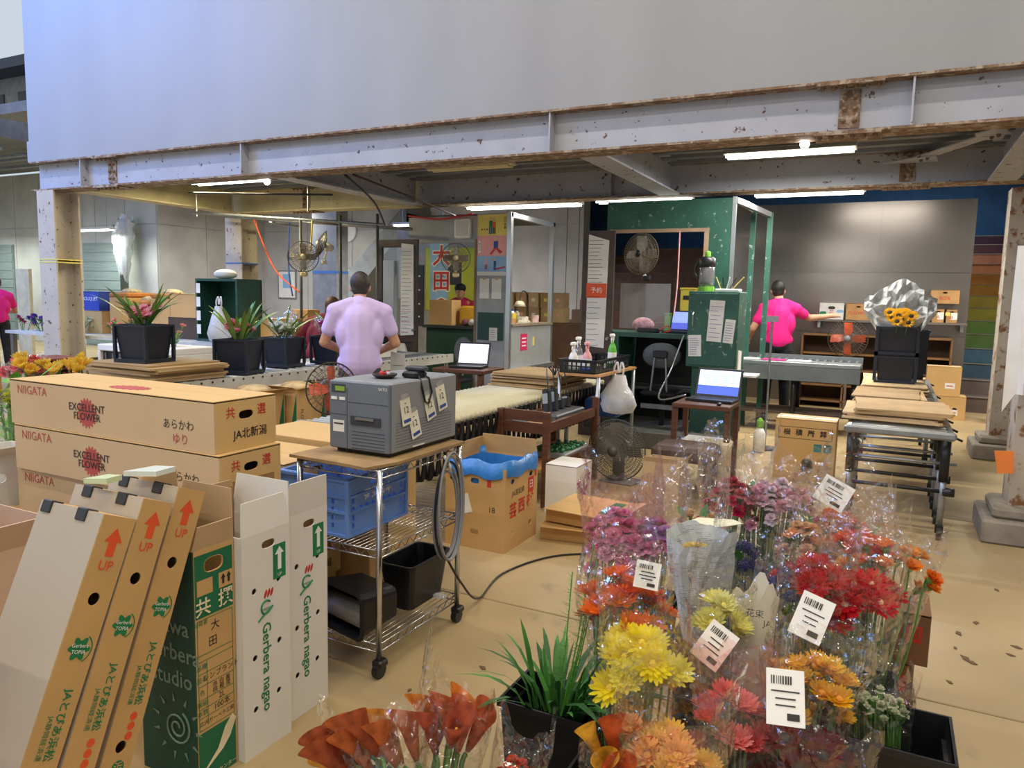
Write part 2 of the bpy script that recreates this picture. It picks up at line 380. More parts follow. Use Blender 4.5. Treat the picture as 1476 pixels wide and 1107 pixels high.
# stair flight seen from below behind the left pots
sf = thing('stair_flight', 'grey sloping underside of a concrete stair behind the pots', 'stairs')
MB().loft([[(-13.9, 15.4, .0), (-13.9, 16.5, .0), (-13.9, 16.5, .9), (-13.9, 15.4, .9)], [(-10.8, 15.4, 3.2), (-10.8, 16.5, 3.2), (-10.8, 16.5, 3.8), (-10.8, 15.4, 3.8)]]).build('soffit', mat('stair_grey', '#6E7375', .9), sf)
for k in range(11): box('step', MATS['stair_grey'], (-13.9 + .28 * k, -13.6 + .28 * k, 15.45, 16.45, .55 + .26 * k, .95 + .26 * k), sf)

navy = struct(box('wall_rear', mat('navy_wall', '#2E5A88', .8, var=.12), (-16.7, 8, 19.6, 19.9, 0, 5.0)))
TIERC = ['#6A5A55', '#6F5F59', '#3E5A6A', '#46687A', '#5E7A35', '#66843A', '#A79A2E', '#A8962F', '#B4802C', '#B07E30', '#A8704A', '#A06A50', '#4A2A34', '#3A2030']
tierR = struct(thing('wall_tiers', 'rainbow coloured stepped gallery seats behind the right column', 'tiers'))
tierL = struct(thing('wall_tiers_brown', 'brown stepped gallery seats behind the booths', 'tiers'))
for t in (tierR, tierL):
    for k in ('label', 'category'): del t[k]
BRN = mat('tier_brown', '#6B4F3C', .75, var=.12)
for k, c in enumerate(TIERC):
    y, z = 12.95 + .47 * k, .02 + .22 * k
    m = mat('tier_paint_%d' % k, c, .6, var=.1)
    box('step', m, (1.02, 4.2, y, y + .5, max(0, z - .25), z + .205), tierR)
    if k < 13: box('step', BRN, (-6.3, -2.7, y, y + .5, max(0, z - .25), z + .205), tierL)
    box('nosing', mat('tier_edge', '#8A8478', .6), (1.02, 4.2, y - .012, y + .02, z + .205, z + .22), tierR)
pw = struct(box('wall_partition', mat('partition_grey', '#8A847E', .26, .85, var=.1, stretch=(.2, 1, 1.2), scale=1.6), (-2.7, .98, 12.78, 12.84, 0, 3.12)))
for x in (-2.68, -1.46, -.24):
    for z0, z1 in ((0, 1.12), (1.13, 2.05), (2.06, 3.1)): box('panel', MATS['partition_grey'], (x, x + 1.21, 12.765, 12.78, z0 + .004, z1 - .004), pw)
struct(box('wall_right', mat('right_wall_grey', '#9A9690', .8), (6.5, 6.7, -7, 20, 0, 7.4)))

# ------------------------------------------------------------------ lamps
def tube_lamp(label, x0, x1, y, z, color=(1, .97, .9), power=22, lit=6, w=.12, axis='x', hang=None):
    hang = hang or max(.1, ZT + .01 - z)
    t = thing('fluorescent_lamp', label, 'lamp', ((x0 + x1) / 2, y, z)); h = (x1 - x0) / 2
    MB().loft([[(-h, -w, .05), (-h, w, .05), (-h, w * .4, .1), (-h, -w * .4, .1)], [(h, -w, .05), (h, w, .05), (h, w * .4, .1), (h, -w * .4, .1)]]).build('reflector', flat('lamp_white', '#DAD8CE', .5), t)
    tm = emit('tube_glow', '#FFFDF4', lit) if lit > 1 else flat('tube_off', '#D8CDA0', .4)
    for dy in (-w * .45, w * .45): MB().tube([(-h + .02, dy, .035), (h - .02, dy, .035)], .015, 8).build('tube', tm, t)
    for dx in (-h * .7, h * .7): MB().cyl((dx, 0, .09), (dx, 0, hang), .008, n=6).build('hanger', GALV, t)
    if power:
        a = area_light('tube_light', ((x0 + x1) / 2, y, z - .01), (x1 - x0, .15), power, color)
    return t
tube_lamp('lit fluorescent lamp under the deck at upper right', -1.58, -.40, 7.66, 2.93, power=60)
tube_lamp('yellowed unlit lamp fixture under the deck above the poster', -5.0, -3.9, 7.6, 2.98, power=0, lit=0)
tube_lamp('lit lamp strip just behind the rear beam above the poster', -5.25, -3.6, 8.95, 2.7, power=60, color=(1, .93, .75))
tube_lamp('lit lamp strip behind the rear beam above the open door', -3.4, -2.2, 8.95, 2.72, power=45)
tube_lamp('lit lamp strip behind the rear beam right of the green booth', -1.5, -.35, 8.95, 2.72, power=60)
tube_lamp('lamp under the deck near the left column, warm light', -8.6, -7.3, 7.3, 2.95, power=70, color=(1, .86, .5))
tube_lamp('bright lamp on the far concrete wall right of the left column', -18.2, -16.9, 11.9, 2.92, power=80, color=(.9, 1, .97), lit=9, hang=1.9)
tube_lamp('bright lamp at the left edge below the gallery', -23.4, -21.4, 11.6, 3.0, power=80, color=(.9, 1, .97), lit=9, hang=1.76)
tube_lamp('bright lamp high at the left edge under the gallery pipes', -19.9, -18.0, 9.4, 3.75, power=80, color=(.9, 1, .97), lit=9, hang=1.01)
tube_lamp('lamp over the sorting floor behind the left booth', -9.4, -8.0, 13.0, 2.95, power=150, color=(1, .96, .86), hang=2.06)
tube_lamp('lamp added to brighten the far concrete wall behind the pipe frame', -13.6, -12.2, 13.2, 3.5, power=230, color=(1, .96, .88), hang=1.51)  # added lamp, lifts the dark concrete at the back
tube_lamp('lamp over the grey roller table at the right', -.9, .4, 10.4, 3.3, power=70, color=(1, .95, .85), hang=1.71)
tube_lamp('unseen lamp added high up to light the navy rear wall', -.6, 1.0, 17.0, 4.6, power=70, color=(.9, .95, 1), hang=.41)  # added out of sight behind the beam, lights the navy wall
tube_lamp('lamp added to brighten the rainbow tiers behind the right column', 1.6, 2.8, 11.6, 3.3, power=110, color=(1, .95, .85), hang=1.71)  # added lamp, the tiers were too dark without it
for lb, p, r in (('small bright bulb under the front beam at right', Z(1160, 208, 2.74), .035), ('small bright bulb under the front beam at left', Z(385, 262, 2.74), .035)):
    t = thing('bulb', lb, 'lamp', p)
    MB().ball((0, 0, 0), r, 10, 7).build('globe', emit('bulb_glow', '#FFFFFF', 14), t, True); MB().cyl((0, 0, r * .8), (0, 0, r + .03), .02).build('socket', BLACK, t)
# ------------------------------------------------------------------ cartons
def carton(name, label, x0, x1, y0, y1, z0, h, m=CARD, holes=None, top='closed', group=None, rot=None, flaps=None, tape=None, seam='x', mats=None, loc=None, cat='carton'):
    """corrugated carton: walls with real hand holes, two top flaps meeting at a seam, or raised open flaps"""
    w, d = x1 - x0, y1 - y0
    t = thing(name, label, cat, loc or ((x0 + x1) / 2, (y0 + y1) / 2, z0), group=group, rot=rot)
    fr = {'-y': face('-y', (0, -d/2, h/2)), '+y': face('+y', (0, d/2, h/2)), '+x': face('+x', (w/2, 0, h/2)), '-x': face('-x', (-w/2, 0, h/2)), 'top': face('top', (0, 0, h))}
    mats = mats or {}; b = MB(); th = .005; groups_ = {}
    for s, (fw, fh) in (('-y', (w, h)), ('+y', (w, h)), ('+x', (d - 2*th, h)), ('-x', (d - 2*th, h))):
        (groups_.setdefault(mats.get(s, m), MB())).panel(rect(fw, fh), (holes or {}).get(s, []), th, fr[s])
    groups_.setdefault(m, MB()).box(-w/2 + th, w/2 - th, -d/2 + th, d/2 - th, 0, th)
    for k, (mm, g) in enumerate(groups_.items()): g.build('body' if k == 0 else 'printed_side', mm, t)
    if top == 'closed':
        tm = mats.get('top', m)
        if seam == 'x':
            box('top_flap', tm, (-w/2, w/2, -d/2, -.001, h - th + .001, h + .003), t); box('top_flap', tm, (-w/2, w/2, .001, d/2, h - th + .001, h + .003), t)
        else:
            box('top_flap', tm, (-w/2, -.001, -d/2, d/2, h - th + .001, h + .003), t); box('top_flap', tm, (.001, w/2, -d/2, d/2, h - th + .001, h + .003), t)
        if tape: box('tape', tape, (-w/2, w/2, -.025, .025, h + .003, h + .0036) if seam == 'x' else (-.025, .025, -d/2, d/2, h + .003, h + .0036), t)
        fr['top'] = face('top', (0, 0, h + .003))
    for s, L, ang in (flaps or []):        # raised flaps: side, length, angle from vertical (outward positive)
        fw = w if s in ('-y', '+y') else d
        mm = fr[s] @ Matrix.Translation((0, h/2, 0)) @ Matrix.Rotation(ang, 4, 'X')
        MB().panel([(-fw/2, 0), (fw/2, 0), (fw/2 - .012 - .02 * L, L), (-fw/2 + .012 + .02 * L, L)], [], .004, mm).build('top_flap', mats.get('flap', mats.get(s, m)), t)
    return t, fr
SEP = pi / 2
# --- six long lily cartons in a stack at the left
TAN = mat('carton_tan_dim', '#CDB28D', .72, var=.04, scale=2, bump=.03, bscale=90)  # carton fronts: greyer tone of their dimmer light put into the colour
TANLIT = mat('carton_tan_lit', '#D2AE74', .72, var=.04, scale=2, bump=.03, bscale=90)  # same board for ends and tops, coloured as the brighter lit sides
def gear(r, n=18, d=.16):
    p = []
    for k in range(n * 4): a = 2 * pi * k / (n * 4); rr = r * (1 if k % 4 in (0, 1) else 1 - d); p.append((rr * cos(a), rr * sin(a)))
    return p
stack_words = ['topmost', 'second from the top', 'third from the top', 'fourth from the top', 'fifth from the top', 'lowest']
BH = .192
for k in range(6):
    dx = [0, .03, .0, -.06, .0, -.02][k]; dy = [0, -.008, .012, 0, .01, 0][k]
    z0 = 1.158 - BH * (k + 1) + .0
    X0, X1, Y0, Y1 = -3.36 + dx, -2.13 + dx, 1.865 + dy, 2.165 + dy
    t, fr = carton('flower_carton', 'long tan lily carton with red gear emblem, %s of the left stack' % stack_words[k], X0, X1, Y0, Y1, z0, BH - .004,
                   TAN, {'+x': [oval(.07, .032, 0, .035)], '-x': [oval(.07, .032, 0, .035)]}, group='long lily cartons', mats={'+x': TANLIT, 'top': TANLIT}, seam='x', tape=None)
    text('NIIGATA', .052, INKBR, t, fr['-y'], -.46, .055, sx=1.0)
    patch(gear(.062), INKBR, t, fr['-y'], -.10, -.008, name='emblem', lift=.0008, label='red gear emblem')
    text('EXCELLENT', .043, INKK, t, fr['-y'], -.10, .012, lift=.002, bold=.006); text('FLOWER', .043, INKK, t, fr['-y'], -.10, -.024, lift=.002, bold=.006)
    text('あらかわ', .042, INKK, t, fr['-y'], .43, -.005); text('ゆり', .045, INKBR, t, fr['-y'], .44, -.058)
    text('共', .045, INKR, t, fr['+x'], -.075, .045, bold=.01); text('選', .045, INKR, t, fr['+x'], .075, .045, bold=.01)
    text('JA北新潟', .042, INKK, t, fr['+x'], .02, -.038, bold=.01)
    if k == 0: patch(gear(.05), INKBR, t, fr['top'] @ Matrix.Diagonal((2.2, 1, 1, 1)), .02, -.06, name='emblem')
# second stack behind, ends towards the wire cart
for k in range(4):
    z0 = .0 + .2 * k
    t, fr = carton('flower_carton', 'tan lily carton behind the wire cart, %s of four' % ['lowest', 'second from below', 'third from below', 'topmost'][k], -3.36, -2.37 + .03 * (k % 2), 2.42, 2.80, z0, .195,
                   TAN, {'+x': [oval(.075, .036, 0, .035)]}, group='long lily cartons', mats={'+x': TANLIT, 'top': TANLIT})
    text('共', .05, INKR, t, fr['+x'], -.1, .045, bold=.01); text('選', .05, INKR, t, fr['+x'], .1, .045, bold=.01)
    text('JA北新潟', .048, INKK, t, fr['+x'], .03, -.04, bold=.01)
# --- three flat gerbera boxes leaning against the stack
WGREY = mat('lid_pale_grey', '#B7AC9B', .6, var=.03, scale=1.5)
def flower_badge(parent, M, u, v, rot):
    pts = []
    for k in range(40): a = 2 * pi * k / 40; pts.append(((.026 + .006 * cos(6 * a)) * cos(a), (.026 + .006 * cos(6 * a)) * sin(a)))
    o = patch(pts, INKG, parent, M, u, v, rot, name='emblem', label='green flower emblem')
    text('Gerbera', .014, INKW, o, Matrix.Identity(4), 0, .008, lift=.001); text('TOPIA', .014, INKW, o, Matrix.Identity(4), 0, -.008, lift=.001)
    arc = [(.037 * cos(a), .037 * sin(a)) for a in [R(x) for x in range(-60, 70, 12)]] + [(.034 * cos(a), .034 * sin(a)) for a in [R(x) for x in range(60, -70, -12)]]
    patch(arc, INKG, parent, M, u, v, rot, name='print')
for k, (T, LEAN, W_) in enumerate(((Z(151, 741, .965), R(23.0), .265), (Z(208, 718, .98), R(22.0), .296), (Z(258.5, 702, .98), R(21.1), .298))):
    D_ = .098; L_ = (T.z - .042) / cos(LEAN)
    base = V((T.x, T.y - L_ * sin(LEAN), .042))
    wh = ['front one', 'middle one', 'rear one'][k]
    t = thing('gerbera_box', 'flat brown box with red arrow and pale lid, leaning, ' + wh + ' of three', 'carton', base, group='leaning gerbera boxes', rot=(-LEAN, 0, 0))
    hole = [disc(.017, .049, L_ - .215), disc(.017, .049, L_ - .72)]
    Mx = face('+x', (0, 0, 0)); b = MB().panel([(0, 0), (D_, 0), (D_, L_), (0, L_)], hole, .005, Mx)
    b.panel([(-D_, 0), (0, 0), (0, L_), (-D_, L_)], [], .005, face('-x', (-W_, 0, 0)))
    b.box(-W_ + .005, -.005, D_ - .005, D_, 0, L_).box(-W_ + .005, -.005, .004, D_, 0, .005).box(-W_ + .005, -.005, .004, D_, L_ - .005, L_)
    b.build('body', CARD, t)
    box('lid', WGREY, (-W_ - .002, -.002, -.001, .004, 0, L_), t, label='pale grey lid')
    for xx in (-.235, -.085): box('clip', flat('clip_black', '#2B2B2E', .5), (xx - .02, xx + .02, -.006, .03, L_ - .03, L_ + .004), t, bev=.002)
    ar = [(-.012, -.03), (.012, -.03), (.012, .008), (.026, .008), (0, .045), (-.026, .008), (-.012, .008)]
    patch(ar, INKO, t, Mx, .05, L_ - .075, name='arrow', label='red up arrow')
    text('UP', .036, INKO, t, Mx, .05, L_ - .13, bold=.01)
    flower_badge(t, Mx, .052, L_ - .34, 0)
    text('JAとぴあ浜松', .029, INKG, t, Mx, .062, L_ - .525, rot=-SEP, bold=.015)
    text('JA静岡経済連', .018, INKG, t, Mx, .036, L_ - .555, rot=-SEP)
    for j in range(3): patch(disc(.0115), INKO, t, Mx, .062, L_ - .640 - .026 * j, name='dot')
    for j, ch in enumerate('浜松'):
        o = patch(disc(.020), INKG, t, Mx, .055, L_ - .775 - .044 * j, name='print'); text(ch, .03, CARD, o, Matrix.Identity(4), lift=.001, bold=.01)
for lb, px, py, s, c in (('white plastic packet on top of the farthest leaning box', 218, 690, .13, '#D8E4DE'), ('green printed slip on the middle leaning box', 150, 702, .09, '#CFE0B8')):
    p = Z(px, py, .99); pts = [(-s/2, -s/3), (s/2, -s/4), (s/2.4, s/3), (-s/3, s/2.6)]
    b = MB(); b.loft([[(x, y, .012 * sin(9 * x + k) + .02) for x, y in pts] for k in (0,)] + [[(x, y, .012 * sin(9 * x) + .035) for x, y in pts]])
    tag(b.build('packet', flat('packet_' + c[1:], c, .3), loc=(p.x, p.y, .985)), lb, 'packet')

# --- green carton and two white cartons standing on end
GRN = mat('carton_green_print', '#146B46', .6, var=.06)
GRNSHADE = mat('carton_green_shaded', '#17493A', .6, var=.06)  # left face of the green carton, its shade put into a darker green
t, fr = carton('gerbera_carton', 'tall green printed gerbera carton standing on end with open flaps', -2.08, -1.83, 1.508, 1.668, 0, .765, CARD, {'+x': [oval(.07, .045, 0, .325)]}, top='open',
               flaps=[('+x', .075, R(8)), ('+y', .16, R(4)), ('-y', .06, R(-25)), ('-x', .2, R(-3))], mats={'-y': GRNSHADE, 'flap': CARDG})
X = fr['+x']
patch(rect(.146, .20, 0, 0), GRN, t, X, 0, .265, holes=[oval(.074, .05, 0, .06), rect(.06, .05, -.035, -.005)], name='print', lift=.0006, label='green panel with cut-out')
patch(rect(.055, .05), CARD, t, X, .045, .262, name='print', lift=.0015)
for dx in (-.011, .011): patch([(-.004, -.016), (.004, -.016), (.004, .002), (.009, .002), (0, .018), (-.009, .002), (-.004, .002)], INKK, t, X, .045 + dx, .265, name='arrow', lift=.003)
text('共', .06, mat('pale_print', '#E9DDB9', .6), t, X, -.045, .195, lift=.003, bold=.015); text('撰', .06, MATS['pale_print'], t, X, .042, .20, lift=.003, bold=.015)
def lines(parent, M, us, vs_, th=.0016, m=INKG):
    for (a, b, v) in vs_: patch(rect(b - a, th, (a + b) / 2, v), m, parent, M, name='rule', lift=.0012)
    for (u, a, b) in us: patch(rect(th, b - a, u, (a + b) / 2), m, parent, M, name='rule', lift=.0012)
lines(t, X, [(-.068, -.2, .158), (.068, -.2, .158), (-.035, -.19, .025)], [(-.068, .068, v) for v in (.158, .045, .025, -.015, -.055, -.1, -.13, -.16, -.2)])
text('大', .036, INKK, t, X, .0, .125); text('田', .036, INKK, t, X, -.01, .075); text('出荷者', .018, INKG, t, X, -.055, .147)
for a, b in (('品種', .005), ('色', -.078), ('等級', -.115), ('本数', -.145), ('品名', -.035)): text(a, .02, INKG, t, X, -.055, b)
text('レンブラント', .024, INKK, t, X, .02, -.035); text('赤 白 黄', .02, INKK, t, X, .02, -.07); text('桃 橙 混', .02, INKK, t, X, .02, -.088)
text('2L', .026, INKK, t, X, .02, -.115); text('100本', .026, INKK, t, X, .02, -.145); text('広沢ガーベラ工房', .017, INKK, t, X, 0, -.18)
patch(rect(.146, .17), GRN, t, X, 0, -.295, name='print', lift=.0006)
patch([(-.07, -.08), (.0, -.02), (.03, .04), (.06, .07), (.075, .05), (.05, .0), (.02, -.03)], MATS['pale_print'], t, X, 0, -.27, name='print', lift=.0016)
text('フラワーセンター', .018, MATS['pale_print'], t, X, 0, -.365, lift=.002)
Yf = fr['-y']
PG = mat('pale_green_print', '#7E9B86', .6)
for w_, v in (('Kawa', .13), ('Gerbera', .045), ('studio', -.04)): text(w_, .075, GRNSHADE if 0 else PG, t, Yf, .02, v, bold=.01)
sp_ = [(.012 * (1 + a / 3) * cos(a) * .9, .012 * (1 + a / 3) * sin(a) * .9) for a in [x * .35 for x in range(0, 40)]]
sp2 = [((.012 * (1 + a / 3) * .9 - .005) * cos(a), (.012 * (1 + a / 3) * .9 - .005) * sin(a)) for a in [x * .35 for x in range(39, -1, -1)]]
o = MB(); o.tube([(x, y, 0) for x, y in sp_], .0035, 5); so = o.build('sun_emblem', PG, t, label='pale green spiral sun'); so.matrix_local = Yf @ Matrix.Translation((.04, -.2, .002))
for k in range(11):
    a = 2 * pi * k / 11; r_ = patch([(.085, -.006), (.115, 0), (.085, .006)], PG, so, Matrix.Rotation(a, 4, 'Z'), name='ray', lift=0)
def white_carton(lab, y0, y1, flp, x1, hole2):
    t, fr = carton('white_gerbera_carton', lab, x1 - .27, x1, y0, y1, 0, .765, WHITEBOX, {'+x': [oval(.06, .028, .01, .335)] + [disc(.011, u, v) for u, v in ((.055, .2), (-.055, .19), (.055, -.02), (-.055, -.04), (.05, -.2), (-.055, -.22))]}, top='open', flaps=flp, mats={'-y': WHITEBOX, '-x': CARDG}, group='white gerbera cartons')
    X = fr['+x']
    box('liner', CARDD, (-.125, -.12, -.1, .1, .1, .86), t); box('liner', CARDD, (.105, .112, -.1, .1, .01, .74), t)  # second kraft sheet added close behind the holes so they look dark
    patch(rect(.058, .12), INKG, t, X, .058, .262, name='print', lift=.0008)
    patch([(-.008, -.035), (.008, -.035), (.008, .02), (.02, .02), (0, .045), (-.02, .02), (-.008, .02)], INKW, t, X, .058, .268, name='arrow', lift=.0018); text('UP', .016, INKW, t, X, .058, .215, lift=.002)
    text('Gerbera nagao', .052, INKG, t, X, -.005, -.09, rot=-SEP, bold=.015)
    ring = MB().tube([(.022 * cos(a), .022 * sin(a), 0) for a in [R(x) for x in range(40, 330, 15)]] + [(.03, -.005, 0), (-.02, -.03, 0), (-.035, -.04, 0)], .0035, 5).build('emblem', INKG, t, label='green hand emblem with red petals'); ring.matrix_local = X @ Matrix.Translation((-.005, .12, .001))
    for j in range(3): patch(oval(.011, .03, 0, 0, 10, 1), INKR, ring, Matrix.Identity(4), -.002 + .014 * j, .045, rot=-.35, name='petal', lift=0)
    text('nagao', .016, INKG, ring, Matrix.Identity(4), 0, -.004, lift=.001)
    return t
white_carton('white gerbera carton standing on end, nearer one beside the green carton', 1.672, 1.885, [('+x', .11, R(-6)), ('+y', .14, R(6)), ('-x', .12, R(-5))], -1.80, 0)
white_carton('white gerbera carton standing on end, farther one beside the wire cart', 1.91, 2.125, [('+x', .12, R(5)), ('-x', .1, R(10))], -1.84, 1)
# open carton at the lower left corner with pale pink lining, flap towards the camera
t, fr = carton('open_carton', 'open carton with pale flap at the lower left corner', -2.28, -1.88, .5, .78, .0, .66, CARD, top='open', flaps=[('+x', .12, R(62)), ('+y', .2, R(25))], mats={'flap': CARDG})
t, fr = carton('open_carton', 'pinkish open carton leaning at the left edge behind the grey lid', -3.3, -2.62, 1.3, 1.72, 0, .66, mat('pink_board', '#CDB3A0', .7, var=.04), top='open', flaps=[('-y', .16, R(30)), ('+x', .1, R(20))])
text('花', .1, INKBR, t, fr['+x'], 0, 0)
t, fr = carton('white_carton', 'small white carton at the left edge beside the lily cartons', -3.80, -3.48, 1.75, 2.1, .0, .80, WHITEBOX, {'+x': [disc(.02, -.05, .3)]}, top='open', flaps=[('-y', .12, R(70)), ('+x', .1, R(60))])

# ------------------------------------------------------------------ wire cart with printer
CX0, CX1, CY0, CY1 = -2.17, -1.76, 2.34, 2.95
t = thing('wire_cart', 'chrome wire shelf cart on black castors carrying the label printer', 'cart')
for x in (CX0, CX1):
    for y in (CY0, CY1):
        MB().cyl((x, y, .075), (x, y, .86), .0125, n=10).build('post', CHROME, t, True)
        c = MB().cyl((x - .014, y, .032), (x + .014, y, .032), .032, n=14).cyl((x - .02, y, .032), (x - .014, y, .032), .02, n=10)
        c.box(x - .024, x + .024, y - .02, y + .035, .045, .075, bev=.006); c.build('castor', BLACK, t)
for z in (.105, .50, .825):
    sh = obj('wire_shelf', None, t)
    fr_ = MB()
    loop = [(CX0, CY0), (CX1, CY0), (CX1, CY1), (CX0, CY1), (CX0, CY0)]
    for dz in (0, .032): fr_.tube([(x, y, z + dz) for x, y in loop], .004, 6)
    for (a, b) in zip(loop[:-1], loop[1:]):
        L = math.dist(a, b); n = int(L / .03); fr_.tube([(a[0] + (b[0] - a[0]) * i / n, a[1] + (b[1] - a[1]) * i / n, z + (.032 if i % 2 else 0)) for i in range(n + 1)], .0025, 5)
    fr_.build('rim', CHROME, sh, True)
    w = MB().tube([(0, CY0, 0), (0, CY1, 0)], .0022, 5).mesh('wire', CHROME, True)
    for k in range(1, 16): obj('wire', w, sh, (CX0 + (CX1 - CX0) * k / 16, 0, z + .034))
b = MB(); pts = [(CX0 - .04, CY0 - .02), (-1.95, CY0 - .03), (CX1 - .03, CY0 - .05), (CX1 + .015, CY0 + .1), (CX1 + .02, CY1 + .02), (-1.95, CY1 + .05), (CX0 - .01, CY1 + .04)]
b.panel(pts, [], .012, Matrix.Translation((0, 0, .878)))
tag(b.build('cardboard_sheet', mat('worn_cardboard', '#A08257', .8, var=.2, scale=7)), 'worn cardboard sheet under the label printer', 'cardboard')
# printer
PX0, PX1, PY0, PY1, PZ0, PZ1 = -2.115, -1.80, 2.46, 2.985, .888, 1.19
PG1 = mat('printer_grey', '#8C9096', .45, var=.03); PG2 = mat('printer_blue_grey', '#6C7480', .45, var=.03); PG3 = flat('printer_dark', '#3A4048', .5)
t = thing('label_printer', 'grey label printer with paper slips on its side, on the wire cart', 'printer', ((PX0 + PX1) / 2, (PY0 + PY1) / 2, PZ0))
hw, hd, hh = (PX1 - PX0) / 2, (PY1 - PY0) / 2, PZ1 - PZ0
box('foot_plate', BLACK, (-hw + .02, hw - .02, -hd + .03, hd - .02, -.01, .012), t)
box('housing', PG1, (-hw, hw, -hd + .02, hd, .008, hh), t, bev=.006)
fp = box('front_panel', PG2, (-hw + .002, hw - .002, -hd, -hd + .022, .01, hh - .004), t, bev=.004)
FY = face('-y', (0, -hd, hh / 2))
patch(rect(.002, .28, -.06, -.02), PG3, fp, FY, name='groove'); patch(rect(.205, .002, .048, .06), PG3, fp, FY, name='groove'); patch(rect(.09, .002, -.108, 0.005), PG3, fp, FY, name='groove')
d = patch(rect(.075, .036), PG3, fp, FY, -.105, .115, name='display_bezel'); patch(rect(.05, .02), emit('lcd_green', '#6F8F2A', .35), d, Matrix.Identity(4), .008, 0, name='screen')
for u in (-.128, -.085): patch(rect(.03, .012), INKW, fp, FY, u, .073, name='button', t=.003, lift=.003)
box('slot', PG3, (-.04, .115, -hd - .004, -hd + .004, .118, .155), fp); box('tear_bar', GALV, (-.01, .085, -hd - .012, -hd, .142, .152), fp)
for k in range(6): patch(rect(.17, .0022), PG3, fp, FY, .05, -.062 - .014 * k, name='vent')
text('SATO', .018, INKW, fp, FY, .125, .125); patch(rect(.06, .05), PAPER, fp, FY, -.105, -.045, name='sticker'); patch(rect(.05, .006), INKK, fp, FY, -.105, -.035, name='print', lift=.002)
SX = face('+x', (hw, 0, hh / 2))
for k in range(9): patch(rect(.44, .0025), mat('printer_line', '#6B6E73', .5), t, SX, 0, -.02 - .0125 * k, name='vent')
patch(rect(.09, .006), INKW, t, SX, -.05, -.135, name='sticker')
for k, (u, v, r_) in enumerate(((-.15, .03, .12), (-.085, -.035, .22), (.03, .03, .25), (.125, .06, .2))):
    M_ = SX @ Matrix.Translation((u, v, .004)) @ Matrix.Rotation(r_, 4, 'Z') @ Matrix.Rotation(-.08, 4, 'X')
    o = MB().panel(rect(.072, .125), [], .0006, M_).build('paper_slip', mat('slip_paper', '#E6E3CF', .7), t, label='cream paper slip')
    text('12', .04, INKK, o, M_, 0, .0, lift=.0012); patch(rect(.05, .014), INKB, o, M_, 0, -.045, name='print'); patch(rect(.012, .003), INKK, o, M_, 0, .03, name='print')
    patch(rect(.05, .02), film('tape_film', '#FFFFFF', .15, .2, .1, 5, .4), o, M_, 0, .06, name='tape', lift=.002)
dsh = thing('small_dish', 'dark oval dish holding red and silver bits on the printer', 'dish', (-1.95, 2.63, PZ1))
MB().lathe([(.038, .002), (.052, .012), (.056, .02), (.05, .02), (.036, .006)], 18).build('rim', flat('dish_brown', '#3A2A26', .4), dsh, True)
for k, (x, y, c) in enumerate(((-.015, 0, INKR), (.02, .005, GALV), (0, .02, INKR))): MB().ball((x, y, .018), .013, 8, 6).build('bead', c, dsh, True)
sc = thing('strap_reader', 'black hand scanner with looped strap on the printer edge', 'scanner', (-1.85, 2.72, PZ1))
box('body', BLACK, (-.05, .03, -.04, .05, 0, .03), sc, bev=.008); box('head', flat('scanner_grey', '#3D4044', .5), (-.06, .04, .0, .05, .03, .05), sc, bev=.006)
MB().tube([(.02, -.02, .02), (.045, -.03, .0), (.056, -.03, -.04), (.058, -.01, -.1), (.057, .02, -.11), (.057, .045, -.06), (.05, .03, .0), (.02, .02, .02)], .005, 6).build('strap', BLACK, sc, True)

# blue crate on the middle shelf
BLUE = mat('crate_blue', '#6C96DC', .45, var=.06)
cx0, cx1, cy0, cy1, cz, chh = -2.33, -1.955, 2.385, 2.80, .537, .25
t = thing('blue_crate', 'blue plastic crate with white lettering on the wire cart', 'crate', ((cx0 + cx1) / 2, (cy0 + cy1) / 2, cz))
hw, hd = (cx1 - cx0) / 2, (cy1 - cy0) / 2
gr = [rect(.016, .022, u, v) for u in (-.17, .17) for v in (-.08, -.045, -.01, .025)] + [rect(.018, .022, u, -.01) for u in (-.12, -.08, -.04, 0, .04, .08, .12)] + [oval(.12, .028, 0, .085)]
b = MB().panel(rect(2 * hd, chh), gr, .012, face('+x', (hw, 0, chh / 2))).panel(rect(2 * hd, chh), gr, .012, face('-x', (-hw, 0, chh / 2)))
g2 = [rect(.016, .022, u, v) for u in (-.11, .11) for v in (-.08, -.045, -.01, .025)] + [oval(.1, .028, 0, .085)]
b.panel(rect(2 * hw - .024, chh), g2, .012, face('-y', (0, -hd, chh / 2))).panel(rect(2 * hw - .024, chh), g2, .012, face('+y', (0, hd, chh / 2))).box(-hw + .012, hw - .012, -hd + .012, hd - .012, 0, .01)
b.build('body', BLUE, t)
for z in (.0, .1, .165, .235): MB().panel(rect(2 * hw + .016, 2 * hd + .016), [rect(2 * hw, 2 * hd)], .012, Matrix.Translation((0, 0, z + .013))).build('rib', BLUE, t)
for s in (-1, 1):
    for q in (-1, 1): box('corner_rib', BLUE, (s * hw - .01, s * hw + .01, q * hd - .01, q * hd + .01, 0, chh), t, bev=.004)
text('荷受日本', .05, INKW, t, face('+x', (hw, 0, chh / 2)), .0, .035, bold=.02)
text('お花', .03, INKW, t, face('+x', (hw, 0, chh / 2)), .02, -.05)
box('cardboard_scrap', CARD, (-.1, -.02, -.15, -.145, .14, .262), t)
